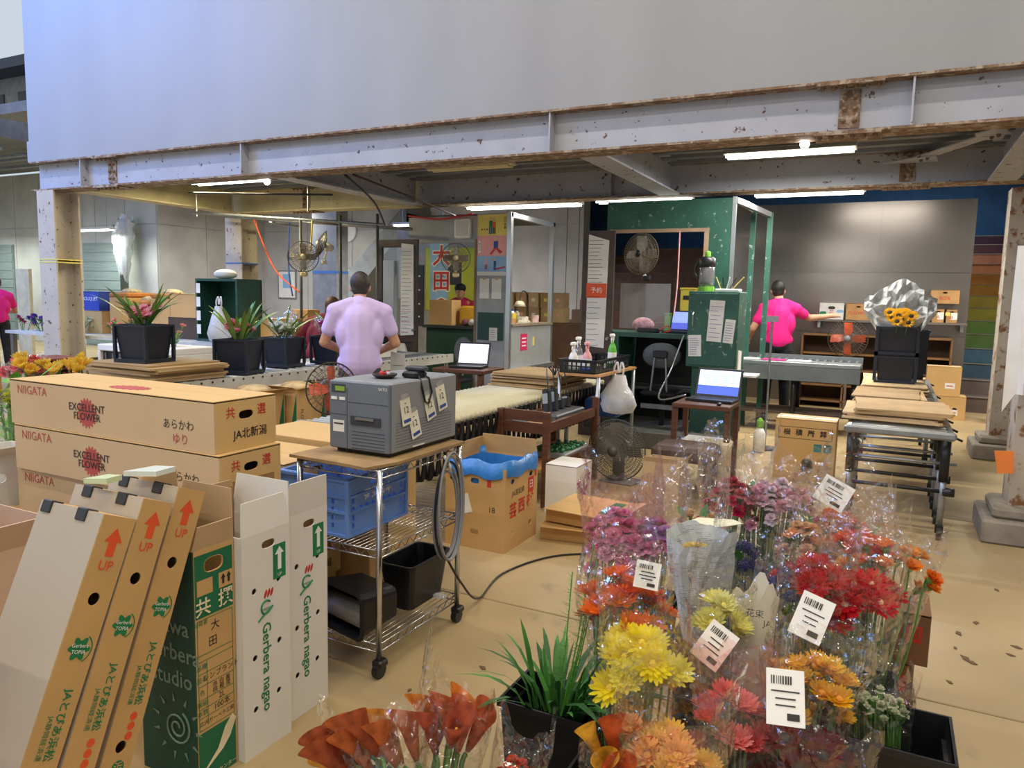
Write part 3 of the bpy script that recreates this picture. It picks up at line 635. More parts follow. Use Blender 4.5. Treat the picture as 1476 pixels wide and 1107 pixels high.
# two black containers on the bottom shelf
def tub(name, lab, loc, rot, s=1):
    t = thing(name, lab, 'container', loc, rot=rot)
    def ring(a, b, z, r=.03):
        out = []
        for cx_, cy_, a0 in ((a - r, b - r, 0), (-a + r, b - r, 90), (-a + r, -b + r, 180), (a - r, -b + r, 270)):
            for k in range(4): an = R(a0 + 30 * k); out.append((cx_ + r * cos(an), cy_ + r * sin(an), z))
        return out
    MB().loft([ring(.07, .135, 0), ring(.092, .16, .20), ring(.1, .168, .20), ring(.1, .168, .212), ring(.088, .156, .212), ring(.066, .13, .012)], False).build('shell', BLACK, t, False)
    MB().add(ring(.067, .132, .008), [tuple(range(16))]).build('bottom', BLACK, t)
    return t
tub('black_container', 'black plastic container standing upright at the back of the cart', (-1.9, 2.80, .142), (0, 0, 0))
tb = tub('black_container', 'black plastic container lying on its side with a paper roll inside', (-1.93, 2.55, .243), (Matrix.Rotation(R(-14), 4, 'Z') @ Matrix.Rotation(R(90), 4, 'X') @ Matrix.Rotation(R(90), 4, 'Z')).to_euler())
rl = MB().cyl((-.02, -.13, .15), (-.02, .13, .15), .05, n=20)
rl.build('paper_roll', mat('roll_grey', '#7C7A78', .7), tb, True, label='grey roll of paper')
# coiled cable hanging on the right post of the cart
t = thing('coiled_cable', 'coil of grey cable hanging from the right post of the wire cart', 'cable')
cg = flat('cable_grey', '#8F9094', .45); ck = flat('cable_black', '#1B1B1D', .45)
for k in range(5):
    a = .10 + .006 * (k % 3); bb = .2 + .012 * k; ph = .01 * k
    MB().tube([(CX1 + .03 + .006 * k, CY1 - .16 + a * sin(x) + ph * .3, .60 + ph - .03 + bb * cos(x)) for x in [2 * pi * j / 32 for j in range(33)]], .006, 6, False).build('loop', ck if k == 2 else cg, t, True)
MB().tube([(CX1 + .02, CY1 - .16, .84), (CX1 + .05, CY1 - .16, .8), (CX1 + .045, CY1 - .15, .77)], .008, 6).build('tie', flat('tie_white', '#D9D7D2', .5), t, True)
MB().tube(smooth_path([(-1.74, 2.79, .40), (-1.74, 2.95, .2), (-1.78, 3.2, .02), (-1.85, 3.6, .008), (-1.72, 4.0, .008), (-1.42, 4.25, .008), (-1.0, 4.6, .008)]), .006, 6).build('lead', ck, t, True)
sc = MB().ball((0, 0, .012), .03, 8, 5, (1.3, 1, .4)).build('crumpled_wrapper', film('scrap_film', '#F8F8F8', .4, .2, .8, 30, .4), loc=(-1.8, 2.86, .14)); tag(sc, 'crumpled clear scrap of film on the cart bottom shelf', 'wrapper')
# ------------------------------------------------------------------ people
def blob(items, voxel, iters=6):
    """one continuous surface from overlapping limbs: voxel remesh of tapered capsules and ellipsoids"""
    b = MB()
    for it in items:
        if it[0] == 'c':
            _, a, c, ra, rc = it; a, c = V(a), V(c); d = (c - a).normalized() if (c - a).length > 1e-6 else V((0, 0, 1)); pts, rs = [], []
            for k in range(5): an = pi / 2 * k / 5; pts.append(a - d * ra * cos(an)); rs.append(max(.0008, ra * sin(an)))
            for k in range(5): t_ = k / 4; pts.append(a.lerp(c, t_)); rs.append(ra + (rc - ra) * t_)
            for k in range(1, 6): an = pi / 2 * k / 5; pts.append(c + d * rc * sin(an)); rs.append(max(.0008, rc * cos(an)))
            b.tube(pts, rs, 12)
        else:
            _, c, s = it[:3]; b.ball((0, 0, 0), 1, 16, 12, M=Matrix.Translation(c) @ (it[3].to_4x4() if len(it) > 3 else Matrix.Identity(4)) @ Matrix.Diagonal((*s, 1)))
    me = b.mesh('tmp'); o = bpy.data.objects.new('tmp', me); col.objects.link(o)
    r = o.modifiers.new('r', 'REMESH'); r.mode = 'VOXEL'; r.voxel_size = voxel; r.use_smooth_shade = True
    s = o.modifiers.new('s', 'SMOOTH'); s.iterations = iters; s.factor = .5
    dg = bpy.context.evaluated_depsgraph_get(); out = bpy.data.meshes.new_from_object(o.evaluated_get(dg))
    bpy.data.objects.remove(o); bpy.data.meshes.remove(me)
    return out
SKIN = mat('skin', '#C69476', .55, var=.06, scale=9); HAIR = mat('dark_hair', '#1A1512', .5, var=.3, scale=40, bump=.4, bscale=150)
def hand(w, d, side, palm_n, curl=.5):
    """palm, four unequal bent fingers and a thumb; w wrist, d forearm direction"""
    w, d = V(w), V(d).normalized(); n = V(palm_n); n = (n - d * n.dot(d)).normalized(); s = d.cross(n) * side; it = [('c', w, w + d * .05, .025, .03), ('c', w + d * .04 + s * .015, w + d * .085 + s * .02, .022, .02), ('c', w + d * .04 - s * .015, w + d * .085 - s * .022, .022, .018)]
    for k, L in enumerate((.062, .074, .068, .05)):
        a = w + d * .088 + s * (.03 - .02 * k); b = a + d * L * .5 + n * L * .2 * curl; c = b + d * L * .5 * (1 - curl) + n * L * .5 * curl
        it += [('c', a, b, .0095, .009), ('c', b, c, .009, .0075)]
    a = w + d * .025 + s * .028; b = a + d * .03 + s * .028; c = b + d * .03 + s * .006 + n * .012
    return it + [('c', a, b, .012, .0105), ('c', b, c, .0105, .009)]
def person(label, loc, rotz, arms, shirt, trousers=None, head=(0, .02, 0), h=1.0, seated=False, lean=0, hair=HAIR, sleeve=.55, hairstyle='short', cap=None, mask=False, glasses=False, tail=.0, legs=True, wide=1.0):
    t = thing('person', label, 'person', loc, rotz); t.scale = (h, h, h)
    zb = -.48 if seated else 0           # seated: torso drops to the seat
    def T(x, y, z):                       # lean the torso about the hips
        zz = z - .95; return V((x, y + zz * sin(lean) , .95 + zb + zz * cos(lean)))
    pelvis, waist, chest, neck = T(0, 0, .95), T(0, .0, 1.08), T(0, .01, 1.30), T(0, -.005, 1.46)
    hc = neck + V(head) + V((0, .035, .145)); jaw = hc + V((0, .035 + head[1] * .3, -.07)); fy = V((0, 1, 0)); dn = V((0, 0, -1))
    body = [('e', pelvis, (.15, .10, .12)), ('c', pelvis, waist, .115, .11), ('e', chest, (.155, .10, .19)), ('c', T(-.12, 0, 1.40), T(.12, 0, 1.40), .06, .06), ('c', neck - V((0, 0, .03)), hc - V((0, .01, .05)), .055, .052),
            ('e', hc, (.073, .093, .105)), ('e', jaw, (.052, .055, .055)), ('c', hc + V((0, .088, -.005)), hc + V((0, .108, -.035)), .010, .015), ('e', hc + V((.076, -.005, -.02)), (.012, .022, .034)), ('e', hc + V((-.076, -.005, -.02)), (.012, .022, .034))]
    sh = [('e', chest + V((0, -.005, 0)), (.175 * wide, .118, .20)), ('c', pelvis + V((0, 0, .06 - tail)), waist, .152 * wide, .152 * wide), ('e', pelvis + V((0, 0, .05 - tail)), (.172 * wide, .13, .11)), ('c', T(-.125 * wide, -.01, 1.385), T(.125 * wide, -.01, 1.385), .066, .066), ('c', waist, chest, .15 * wide, .15 * wide), ('c', T(-.06, -.012, 1.45), T(-.19 * wide, -.008, 1.385), .05, .06), ('c', T(.06, -.012, 1.45), T(.19 * wide, -.008, 1.385), .05, .06), ('e', T(-.10 * wide, -.01, 1.20), (.09, .11, .16)), ('e', T(.10 * wide, -.01, 1.20), (.09, .11, .16)), ('c', neck - V((0, 0, .06)), neck - V((0, 0, .012)), .075, .064)]
    for side, (el, wr) in zip((-1, 1), arms):
        s = T(side * .178 * wide, -.005, 1.365); el, wr = V(el) + V((0, 0, zb)), V(wr) + V((0, 0, zb)); d = (wr - el).normalized()
        body += [('c', s, el, .05, .042), ('c', el, wr, .043, .029)] + hand(wr, d, side, (-side * .7, .1, -.7))
        e2 = s.lerp(el, sleeve); sh += [('c', s, e2, .068, .066)]
        if sleeve > 1: sh[-1] = ('c', s, el, .07, .058); sh.append(('c', el, el.lerp(wr, .9), .055, .042))
    tr = [('e', pelvis + V((0, -.005, .0)), (.165, .122, .12)), ('c', pelvis, pelvis + V((0, 0, .08)), .13, .132)]
    shoes = []
    for side in (-1, 1):
        hip = pelvis + V((side * .085, 0, -.06)); kn = V((side * .10, .42, .50)) if seated else V((side * .105, .03, .50)); an = V((side * .11, .38, .09)) if seated else V((side * .12, -.02, .09))
        body += [('c', hip, kn, .075, .052), ('c', kn, an, .05, .036), ('c', an, an + V((0, .12, -.05)), .036, .03)]
        tr += [('c', hip, kn, .092, .07), ('c', kn, an + V((0, 0, .02)), .068, .058)]
        shoes.append([('c', an + V((0, -.04, -.045)), an + V((0, .15, -.055)), .042, .034)])
    obj('body', blob(body, .0075, 4), t).data.materials.append(SKIN)
    o = obj('shirt', blob(sh, .010, 6), t); o.data.materials.append(shirt)
    co = MB().loft([[neck + V((.066 * cos(a) * r, .062 * sin(a) * r + dy, dz)) for a in [2 * pi * k / 20 for k in range(20)]] for r, dz, dy in ((1.22, -.025, 0), (1.02, .03, .005), (.97, .03, .005), (1.1, -.025, 0))], False); co.build('collar', shirt, o, True)
    o = obj('trousers', blob(tr, .011, 5), t); o.data.materials.append(trousers or flat('black_trousers', '#17181C', .75))
    bl = MB().loft([[pelvis * 1.0 + V(((.162 if tail == 0 else .12) * cos(a), (.125 if tail == 0 else .09) * sin(a), dz)) for a in [2 * pi * k / 24 for k in range(24)]] for dz in (.045, .075)], False); bl.build('belt', BLACK, o, True)
    for s_ in shoes: obj('shoe', blob(s_, .008, 3), t).data.materials.append(flat('shoe_black', '#1B1B1D', .5))
    if hairstyle == 'short': hr = [('e', hc + V((0, -.014, .022)), (.084, .096, .098)), ('e', hc + V((0, -.045, -.03)), (.07, .055, .06)), ('e', hc + V((0, .05, .07)), (.06, .045, .035))]
    elif hairstyle == 'bob': hr = [('e', hc + V((0, -.012, .02)), (.092, .102, .105)), ('e', hc + V((0, -.05, -.06)), (.085, .06, .09)), ('e', hc + V((.05, -.02, -.05)), (.04, .06, .08)), ('e', hc + V((-.05, -.02, -.05)), (.04, .06, .08))]
    obj('hair', blob(hr, .009, 3), t).data.materials.append(hair)
    if cap:
        c = obj('cap', blob([('e', hc + V((0, -.005, .05)), (.096, .108, .075))], .009, 2), t); c.data.materials.append(cap)
        MB().loft([[hc + V((x, .085 + (.075 * (1 - (x / .085) ** 2)) * k, .035 - .012 * k - dz)) for x in [-.08 + .02 * i for i in range(9)]] for k, dz in ((0, 0), (1, 0))], False, closed=False).build('brim', cap, c)
    for s_ in (-1, 1):
        e = MB().ball(hc + V((s_ * .03, .083, .004)), .012, 8, 6).build('eye', INKW, t, True); MB().ball(hc + V((s_ * .03, .0925, .004)), .006, 8, 5).build('pupil', BLACK, e, True)
    MB().tube([hc + V((x, .094 - abs(x) * .35, -.062 - abs(x) * .05)) for x in (-.024, -.01, 0, .01, .024)], .004, 6).build('mouth', flat('lips', '#9A5F54', .5), t, True)
    if mask or glasses:
        for s_ in (-1, 1): MB().tube([hc + V((s_ * .08, -.02, -.005)), hc + V((s_ * .082, .03, -.02)), hc + V((s_ * .06, .085, -.03))], .0025, 5).build('ear_loop', INKW if mask else BLACK, t)
    if mask: obj('mask', blob([('e', hc + V((0, .075, -.05)), (.058, .042, .045))], .008, 2), t).data.materials.append(INKW)
    return t
LAV = mat('lavender_cloth', '#D4C0F2', .8, var=.05, scale=7, bump=.25, bscale=9); PINK = mat('magenta_cloth', '#E8147F', .75, var=.06, scale=7, bump=.25, bscale=9)
MAROON = mat('maroon_cloth', '#7E1C2C', .8, var=.1, scale=7, bump=.25, bscale=9)
pl = person('person in a lavender short-sleeved shirt seen from behind at the sorting conveyor', (-3.98, 5.02, 0), R(36), (((-.29, .05, 1.12), (-.14, .27, 1.03)), ((.29, .05, 1.12), (.15, .27, 1.03))), LAV, flat('charcoal_trousers', '#35353C', .8), head=(0, .05, -.015), h=1.02, hair=mat('greying_hair', '#332C28', .5, var=.4, scale=30, bump=.3, bscale=150), mask=True, tail=.04, wide=1.1)
person('person in a magenta shirt and black trousers reaching right, behind the roller table', (-1.32, 10.35, .0), R(12), (((-.30, -.02, 1.13), (-.33, .17, 1.0)), ((.36, .16, 1.27), (.60, .24, 1.30))), PINK, head=(-.03, .03, 0), h=1.08, wide=1.02)
person('person in a maroon long-sleeved top bending over a desk, behind the pots', (-6.25, 7.1, .26), R(20), (((-.30, .18, 1.16), (-.18, .40, 1.08)), ((.28, .2, 1.14), (.14, .42, 1.06))), MAROON, seated=True, head=(.05, .07, -.02), lean=R(24), hair=mat('brown_hair', '#5B3524', .5, var=.3, scale=40, bump=.4, bscale=150), sleeve=1.2, hairstyle='bob', h=1.06)
person('person in a red shirt and dark cap inside the booth under the fan', (-6.42, 10.75, .0), R(205), (((-.29, .16, 1.14), (-.1, .36, 1.08)), ((.29, .16, 1.14), (.1, .36, 1.08))), mat('crimson_cloth', '#C0224A', .75, bump=.2, bscale=9), head=(0, .03, -.01), lean=R(6), cap=flat('cap_navy', '#23242E', .7), h=1.03)
person('person in a magenta shirt at the far left edge behind the column', (-13.75, 7.5, 0), R(70), (((-.28, .12, 1.12), (-.2, .36, 1.12)), ((.28, .12, 1.12), (.2, .36, 1.12))), PINK, head=(0, .03, 0), h=1.0)
pb = thing('paper_bag', 'pale paper sheet held by the person in the lavender shirt', 'paper', Q(570, 530, 5.3)); pb.rotation_euler = (0, 0, R(30))
MB().panel([(-.05, -.14), (.09, -.10), (.08, .12), (-.04, .14)], [], .002, face('-y', (0, 0, 0))).build('sheet', flat('grey_paper', '#B9B9B4', .7), pb); MB().panel(rect(.09, .004), [], .002, face('-y', (.02, -.002, .02))).build('print', INKK, pb)

# ------------------------------------------------------------------ conveyors
def roller_run(t, x0, x1, y0, y1, z, step, r, m, rail_m, rail_h=.09, rail_t=.03):
    for x in (x0, x1):
        rl = box('rail', rail_m, (x - rail_t/2, x + rail_t/2, y0, y1, z - rail_h, z - .004), t)
    rm = MB().cyl((x0 + rail_t/2 + .004, 0, 0), (x1 - rail_t/2 - .004, 0, 0), r, n=12).mesh('roller', m, True)
    am = MB().cyl((x0 - rail_t/2 - .006, 0, 0), (x1 + rail_t/2 + .006, 0, 0), .009, n=8).mesh('axle', flat('axle_dark', '#2C2C2E', .5))
    n = int((y1 - y0) / step)
    for k in range(n):
        o = obj('roller', rm, t, (0, y0 + step * (k + .5), z - r)); obj('axle', am, o)
def leg(t, x, y, z, m=GALV, r=.022, foot=True, wheel=False):
    MB().cyl((x, y, .08 if wheel else 0), (x, y, z), r, n=10).build('leg', m, t, True)
    if wheel:
        MB().cyl((x - .015, y, .045), (x + .015, y, .045), .045, n=14).box(x - .024, x + .024, y - .02, y + .03, .05, .1).build('castor', BLACK, t)
# A: expandable conveyor in the middle with black scissor links
RCREAM = mat('roller_cream', '#CFC7A6', .5, var=.05, scale=3); RGREY = mat('roller_grey', '#A9ABA6', .4, .3, var=.05)
A0, A1, AY0, AY1, AZ = -3.42, -2.62, 3.72, 7.35, .72
t = thing('expandable_conveyor', 'expandable roller conveyor with black scissor links behind the printer', 'conveyor')
rm = MB().cyl((A0 + .02, 0, 0), (A1 - .02, 0, 0), .027, n=12).mesh('roller', RCREAM, True); rg = MB().cyl((A0 + .02, 0, 0), (A1 - .02, 0, 0), .027, n=12).mesh('roller', RGREY, True)
k = 0; y = AY0 + .02
while y < AY1: obj('roller', rg if y < 4.3 else rm, t, (0, y, AZ - .027)); y += .068; k += 1
lk = MB().loft([[(0, 0, .0), (.012, 0, .0), (.012, .03, 0), (0, .03, 0)], [(0, .07, -.32), (.012, .07, -.32), (.012, .1, -.32), (0, .1, -.32)]]).mesh('scissor_link', BLACK)
lk2 = MB().loft([[(0, .07, .0), (.012, .07, .0), (.012, .1, 0), (0, .1, 0)], [(0, 0, -.32), (.012, 0, -.32), (.012, .03, -.32), (0, .03, -.32)]]).mesh('scissor_link', BLACK)
for x in (A0 - .008, A1):
    y = AY0
    while y < AY1 - .08: obj('scissor_link', lk, t, (x, y, AZ - .03)); obj('scissor_link', lk2, t, (x + .013, y, AZ - .03)); y += .085
lkx = MB().loft([[(0, 0, .0), (.03, 0, .0), (.03, .012, 0), (0, .012, 0)], [(.1, 0, -.32), (.13, 0, -.32), (.13, .012, -.32), (.1, .012, -.32)]]).mesh('end_link', BLACK)
lky = MB().loft([[(.1, 0.013, .0), (.13, 0.013, .0), (.13, .025, 0), (.1, .025, 0)], [(0, 0.013, -.32), (.03, 0.013, -.32), (.03, .025, -.32), (0, .025, -.32)]]).mesh('end_link', BLACK)
for k in range(6): obj('end_link', lkx, t, (A0 + .02 + .125 * k, AY0 - .035, AZ - .06)); obj('end_link', lky, t, (A0 + .02 + .125 * k, AY0 - .035, AZ - .06))
box('end_bar', mat('end_bar_grey', '#7C8084', .5), (A0 - .02, A1 + .02, AY0 - .06, AY0, AZ - .055, AZ + .002), t, bev=.01)
for y in (AY0 + .05, 5.2, 6.4, AY1 - .1):
    for x in (A0 + .03, A1 - .03): leg(t, x, y, AZ - .06, wheel=True)
# B: left conveyor with pale rail
t = thing('roller_conveyor', 'roller conveyor with pale drilled side rail under the left pots', 'conveyor')
roller_run(t, -5.75, -4.95, 3.6, 8.1, .83, .11, .025, GALV, mat('rail_pale', '#C4C4BC', .5, var=.06), .11)
for y in (3.7, 5.2, 6.8, 8.0):
    for x in (-5.72, -4.98): leg(t, x, y, .74)
# C: right conveyor with wheel lanes and castored legs
C0, C1, CYa, CYb, CZ = -.21, .40, 5.58, 9.6, .74
t = thing('roller_conveyor', 'black legged roller conveyor under cardboard sheets at the right', 'conveyor')
roller_run(t, C0, C1, CYa, CYb, CZ, .14, .026, RGREY, GALV, .06)
box('end_bar', GALV, (C0 - .03, C1 + .03, CYa - .05, CYa, CZ - .05, CZ), t, bev=.012)
for k, y in enumerate((CYa + .06, 6.05, 6.5, 6.95, 8.2, 9.5)):
    for x in (C0 + .02, C1 - .02):
        MB().cyl((x, y, .40), (x, y, CZ - .05), .03, n=10).build('upper_leg', BLACK, t, True); leg(t, x, y, .5, GALV, .02, wheel=True)
    MB().cyl((C0, y, .52), (C1 + .05, y, .52), .011, n=8).build('crossbar', GALV, t, True); MB().cyl((C0, y, .33), (C1 + .04, y, .33), .014, n=8).build('crossbar', BLACK, t, True)
    MB().cyl((C1 - .02, y, .33), (C1 + .05, y, .33), .03, n=10).build('knob', BLACK, t, True)
    MB().cyl((C1 + .0, y, CZ - .03), (C1 + .07, y, CZ - .06), .008, n=8).build('hook', BLACK, t, True)
# D: grey steel roller table at the back right
t = thing('roller_table', 'grey steel roller table in front of the person in magenta', 'table')
D0, D1, DY0, DY1, DZ = -1.75, -.28, 9.45, 10.15, .86
TG = mat('table_steel', '#8F9598', .35, .5, var=.08)
box('top', TG, (D0, D1, DY0, 9.85, DZ - .05, DZ), t, bev=.006); box('apron', mat('apron_grey', '#5E6468', .5), (D0, D1, DY0 - .01, DY0 + .01, DZ - .22, DZ - .05), t)
box('rail', TG, (D0, D1, 10.12, 10.15, DZ - .04, DZ + .05), t)
wm = MB().cyl((0, -.11, 0), (0, .11, 0), .025, n=12).mesh('roller', flat('roller_dark', '#565A5E', .4), True)
for k in range(16): obj('roller', wm, t, (D0 + .06 + .09 * k, 9.98, DZ - .01))
box('bed', MATS['apron_grey'], (D0, D1, 9.85, 10.12, DZ - .09, DZ - .055), t)
for x in (D0 + .06, -1.0, D1 - .06):
    for y in (DY0 + .06, 10.05): leg(t, x, y, DZ - .06, BLACK, .03)
box('shelf', mat('shelf_brown', '#4A3A30', .7), (D0, D1, DY0 + .05, 10.1, .22, .25), t)
for k in range(3): tag(box('cloth_roll', mat('cloth_mag', '#C92A73', .8) if k == 1 else PAPER, (D0 + .05 + .3 * k, D0 + .32 + .3 * k, 9.55, 9.75, DZ + .001, DZ + .012), bev=.004), ['white paper sheet on the left of the grey roller table', 'magenta cloth lying on the grey roller table', 'white paper sheet beside the magenta cloth'][k], 'sheet')

# ------------------------------------------------------------------ flattened cardboard in stacks
KR = [mat('kraft_%d' % i, c, .8, var=.1, scale=4, bump=.06) for i, c in enumerate(('#BC9C6E', '#C9AD80', '#A98B60', '#B59A78'))]
def sheets(label, group, x0, x1, y0, y1, z0, n, th, jit=.03, seed=1, grey=False):
    rnd = random.Random(seed)
    for k in range(n):
        dx, dy = rnd.uniform(-jit, jit), rnd.uniform(-jit, jit); cx, cy = (x0 + x1) / 2 + dx, (y0 + y1) / 2 + dy; w, d = (x1 - x0) / 2 - rnd.uniform(0, jit), (y1 - y0) / 2 - rnd.uniform(0, jit)
        c = .02; pts = [(-w, -d + c), (-w + c, -d), (w * .2, -d + rnd.uniform(0, .012)), (w - c, -d), (w, -d + c), (w - rnd.uniform(0, .012), 0), (w, d), (-w, d), (-w + rnd.uniform(0, .012), 0)]
        o = MB().panel(pts, [], th - .0008, Matrix.Translation((0, 0, th))).build('cardboard_sheet', KR[rnd.randrange(4)] if not grey or k % 3 else mat('grey_board', '#A9A498', .8), loc=(cx, cy, z0 + k * th), rot=(0, 0, rnd.uniform(-.05, .05)))
        tag(o, label if k < n - 1 else 'topmost ' + label, 'cardboard', group)
sheets('flattened cardboard in the stack under the left pot', 'cardboard stack under the pot', -5.74, -4.95, 3.75, 4.5, .832, 9, .0155, .035, 3)
sheets('flattened cardboard in the stack on the expandable conveyor', 'cardboard stack on the middle conveyor', -3.38, -2.66, 6.2, 6.95, AZ + .002, 9, .014, .04, 4)
sheets('flattened cardboard in the nearest stack on the right conveyor', 'cardboard on the right conveyor', -.24, .40, 5.75, 6.5, CZ + .002, 7, .013, .04, 5)
sheets('flattened cardboard in the middle stack on the right conveyor', 'cardboard on the right conveyor', -.24, .30, 6.7, 7.5, CZ + .002, 6, .013, .05, 6, True)
sheets('flattened cardboard under the sunflower bucket on the right conveyor', 'cardboard on the right conveyor', -.22, .36, 7.7, 9.1, CZ + .002, 6, .012, .05, 7)
# ------------------------------------------------------------------ booths
GREYP = mat('booth_grey', '#9DA1A4', .5, var=.08, second='#6E6F6C', amount=.35, sscale=8, sharp=.1); ALU = mat('aluminium', '#C4C8CA', .3, .85, var=.05)
BRNF = mat('brown_door_frame', '#4A3B33', .5, var=.1); DARKIN = flat('booth_shade', '#121614', .7)
NOTE = mat('note_paper', '#E4E2DC', .7, var=.03); YEL = flat('yellow_print', '#E6D36A', .6); PNK = flat('pink_print', '#E8A7A6', .6); SKY = flat('blue_print', '#8DB6DE', .6)
def scribble(parent, M, w, h, n, m=INKK, seed=1, th=.004, u=0, v=0, lift=.0012):
    """lines of small printed text as separate bars"""
    rnd = random.Random(seed)
    for k in range(n):
        L = w * rnd.uniform(.55, .9); patch(rect(L, th, u - w * .45 + L / 2, v + h/2 - (k + .7) * h / n), m, parent, M, name='print_line', lift=lift)
# --- left booth with posters
B = thing('ticket_booth', 'grey booth with aluminium frame, posters and a green counter', 'booth')
yb = 8.6
box('poster_panel', GREYP, (-4.9, -4.46, yb, yb + .05, 0, 2.62), B, label='grey panel carrying posters')
box('wood_edge', mat('edge_wood', '#8A715A', .7), (-4.93, -4.9, yb - .01, yb + .05, 0, 2.3), B)
box('header', GREYP, (-5.98, -4.9, yb, yb + .06, 2.26, 2.6), B)
for y in (yb + .02, 9.95):
    box('post', ALU, (-4.46, -4.4, y - .03, y + .03, 0, 2.63), B)
box('top_rail', ALU, (-4.46, -4.4, yb, 9.98, 2.57, 2.63), B); box('roof_sheet', mat('booth_roof', '#55585A', .7), (-5.98, -4.46, yb + .06, 9.98, 2.6, 2.63), B)
box('side_panel', GREYP, (-4.45, -4.41, yb + .05, 9.92, .62, 1.18), B); box('side_ledge', mat('ledge_wood', '#8D8170', .6), (-4.75, -4.38, yb + .05, 9.92, 1.18, 1.21), B)
box('sill', ALU, (-4.46, -4.36, yb, 9.98, .58, .63), B)
cn = box('counter', GREEND, (-5.95, -4.95, 9.0, 9.4, 0, 1.1), B, bev=.01, label='dark green counter'); box('counter_top', mat('counter_top_dark', '#2C3633', .5), (-5.98, -4.93, 8.95, 9.5, 1.1, 1.14), B)
BX = face('-y', (-4.68, yb, 0)); SX_ = face('+x', (-4.41, 0, 0))
bp = obj('poster', None, None); tag(bp, 'three-band yellow, pink and blue poster on the grey booth panel', 'poster'); 
for nm, m, v0, v1 in (('band', YEL, 2.34, 2.61), ('band', PNK, 2.08, 2.34), ('band', SKY, 1.88, 2.08), ('band', PAPER, 1.83, 1.88)): patch(rect(.43, v1 - v0, 0, (v0 + v1) / 2), m, bp, BX, name=nm, t=.002, lift=.004)
# simple cut-paper figures as printed on the poster
def figure(u, v, s, top, legs, parent=bp, M=BX, run=False):
    f = patch(rect(.05 * s, .08 * s), top, parent, M, u, v, name='figure', lift=.006); I = Matrix.Identity(4)
    patch(disc(.022 * s), flat('print_skin', '#E3B899', .6), f, I, 0, .065 * s, name='head', lift=.001)
    if run: patch([(-.07 * s, -.09 * s), (-.05 * s, -.10 * s), (0, -.04 * s), (.05 * s, -.09 * s), (.08 * s, -.07 * s), (.02 * s, -.03 * s), (-.02 * s, -.03 * s)], legs, f, I, name='legs', lift=.001)
    else:
        for d in (-.013, .013): patch(rect(.018 * s, .09 * s, d * s, -.085 * s), legs, f, I, name='legs', lift=.001)
figure(-.02, 2.49, 1, INKG, INKB); figure(.03, 2.48, .9, INKO, INKK); figure(.06, 2.22, 1.25, INKB, INKR, run=True); figure(-.08, 2.0, .7, PNK, INKR); figure(.05, 1.99, .7, INKB, INKB)
text('花の市場', .04, INKK, bp, BX, .185, 2.5, rot=-SEP, lift=.008); patch(rect(.04, .16), PAPER, bp, BX, -.18, 2.2, name='caption', lift=.006); text('まつり', .036, INKK, bp, BX, -.18, 2.2, rot=-SEP, lift=.008)
for k in range(3): patch(disc(.012), [INKR, INKO, INKG][k], bp, BX, -.15 + .04 * k, 2.42, name='flower_print', lift=.006)
patch([(.05, 1.9), (.2, 1.93), (.2, 1.95), (.05, 1.92)], INKR, bp, BX, name='ribbon_print', lift=.006)
for k, u in enumerate((-.1, .08)):
    n = patch(rect(.14, .26), PAPER, None, BX, u, 1.66, name='notice', t=.002, lift=.004); tag(n, ['blank white notice taped under the poster, left one', 'blank white notice taped under the poster, right one'][k], 'notice'); patch(rect(.05, .03), flat('tape_tan', '#C8A878', .6), n, Matrix.Identity(4), 0, .13, name='tape')
n = patch(rect(.38, .36), GREEND, None, BX, .0, 1.17, name='green_board', t=.006, lift=.008); tag(n, 'dark green scratched board on the booth panel', 'board')
n2 = patch(rect(.12, .17), PAPER, None, BX, .05, 1.07, name='notice', t=.002, lift=.014); tag(n2, 'small white paper on the dark green board', 'notice'); scribble(n2, Matrix.Identity(4), .1, .14, 5, INKK, 3)
sp_ = thing('wall_speaker', 'white square speaker on the grey booth header', 'speaker', (-5.1, yb, 2.44)); box('case', PAPER, (-.12, .12, -.06, 0, -.13, .12), sp_, bev=.012); patch(rect(.19, .2), flat('grille', '#C9CAC8', .8), sp_, face('-y', (0, -.06, 0)), name='grille')
st = patch(rect(.2, .22), flat('hot_pink', '#D8215E', .6), None, SX_, 9.05, .96, name='pink_sign', t=.003, lift=.004); tag(st, 'pink notice with white lines on the grey side panel', 'sign'); 
for v in (.05, .0, -.05): patch(rect(.13, .018, 0, v), INKW, st, Matrix.Identity(4), name='print_line')
sw = patch(rect(.06, .12), YEL, None, SX_, 9.35, .96, name='yellow_slip', t=.003, lift=.004); tag(sw, 'small yellow slip beside the pink notice', 'notice')
# clutter on the side ledge
for lb, x, y, w, d, h, c in (('blue carton of tissues on the booth ledge', -4.7, 8.8, .06, .1, .22, '#2A4A9A'), ('crumpled brown wrapping on the booth ledge', -4.6, 9.05, .12, .18, .06, '#B58455'), ('white paper bundle on the booth ledge', -4.58, 9.35, .16, .2, .08, '#D8D3C6'), ('red and white packet at the end of the booth ledge', -4.55, 9.7, .1, .12, .1, '#C7A9A0'), ('yellow packet on the booth ledge', -4.66, 9.25, .04, .14, .13, '#D9C24A')):
    b = MB().loft([[(w/2 * cos(a) * (1 + .12 * sin(5 * a + i)) , d/2 * sin(a) * (1 + .12 * cos(3 * a + i)), h * f) for a in [2 * pi * k / 10 for k in range(10)]] for i, f in enumerate((0, .5, 1))]); tag(b.build('packet', mat('pk' + c[1:], c, .6, var=.2), loc=(x, y, 1.21)), lb, 'packet')
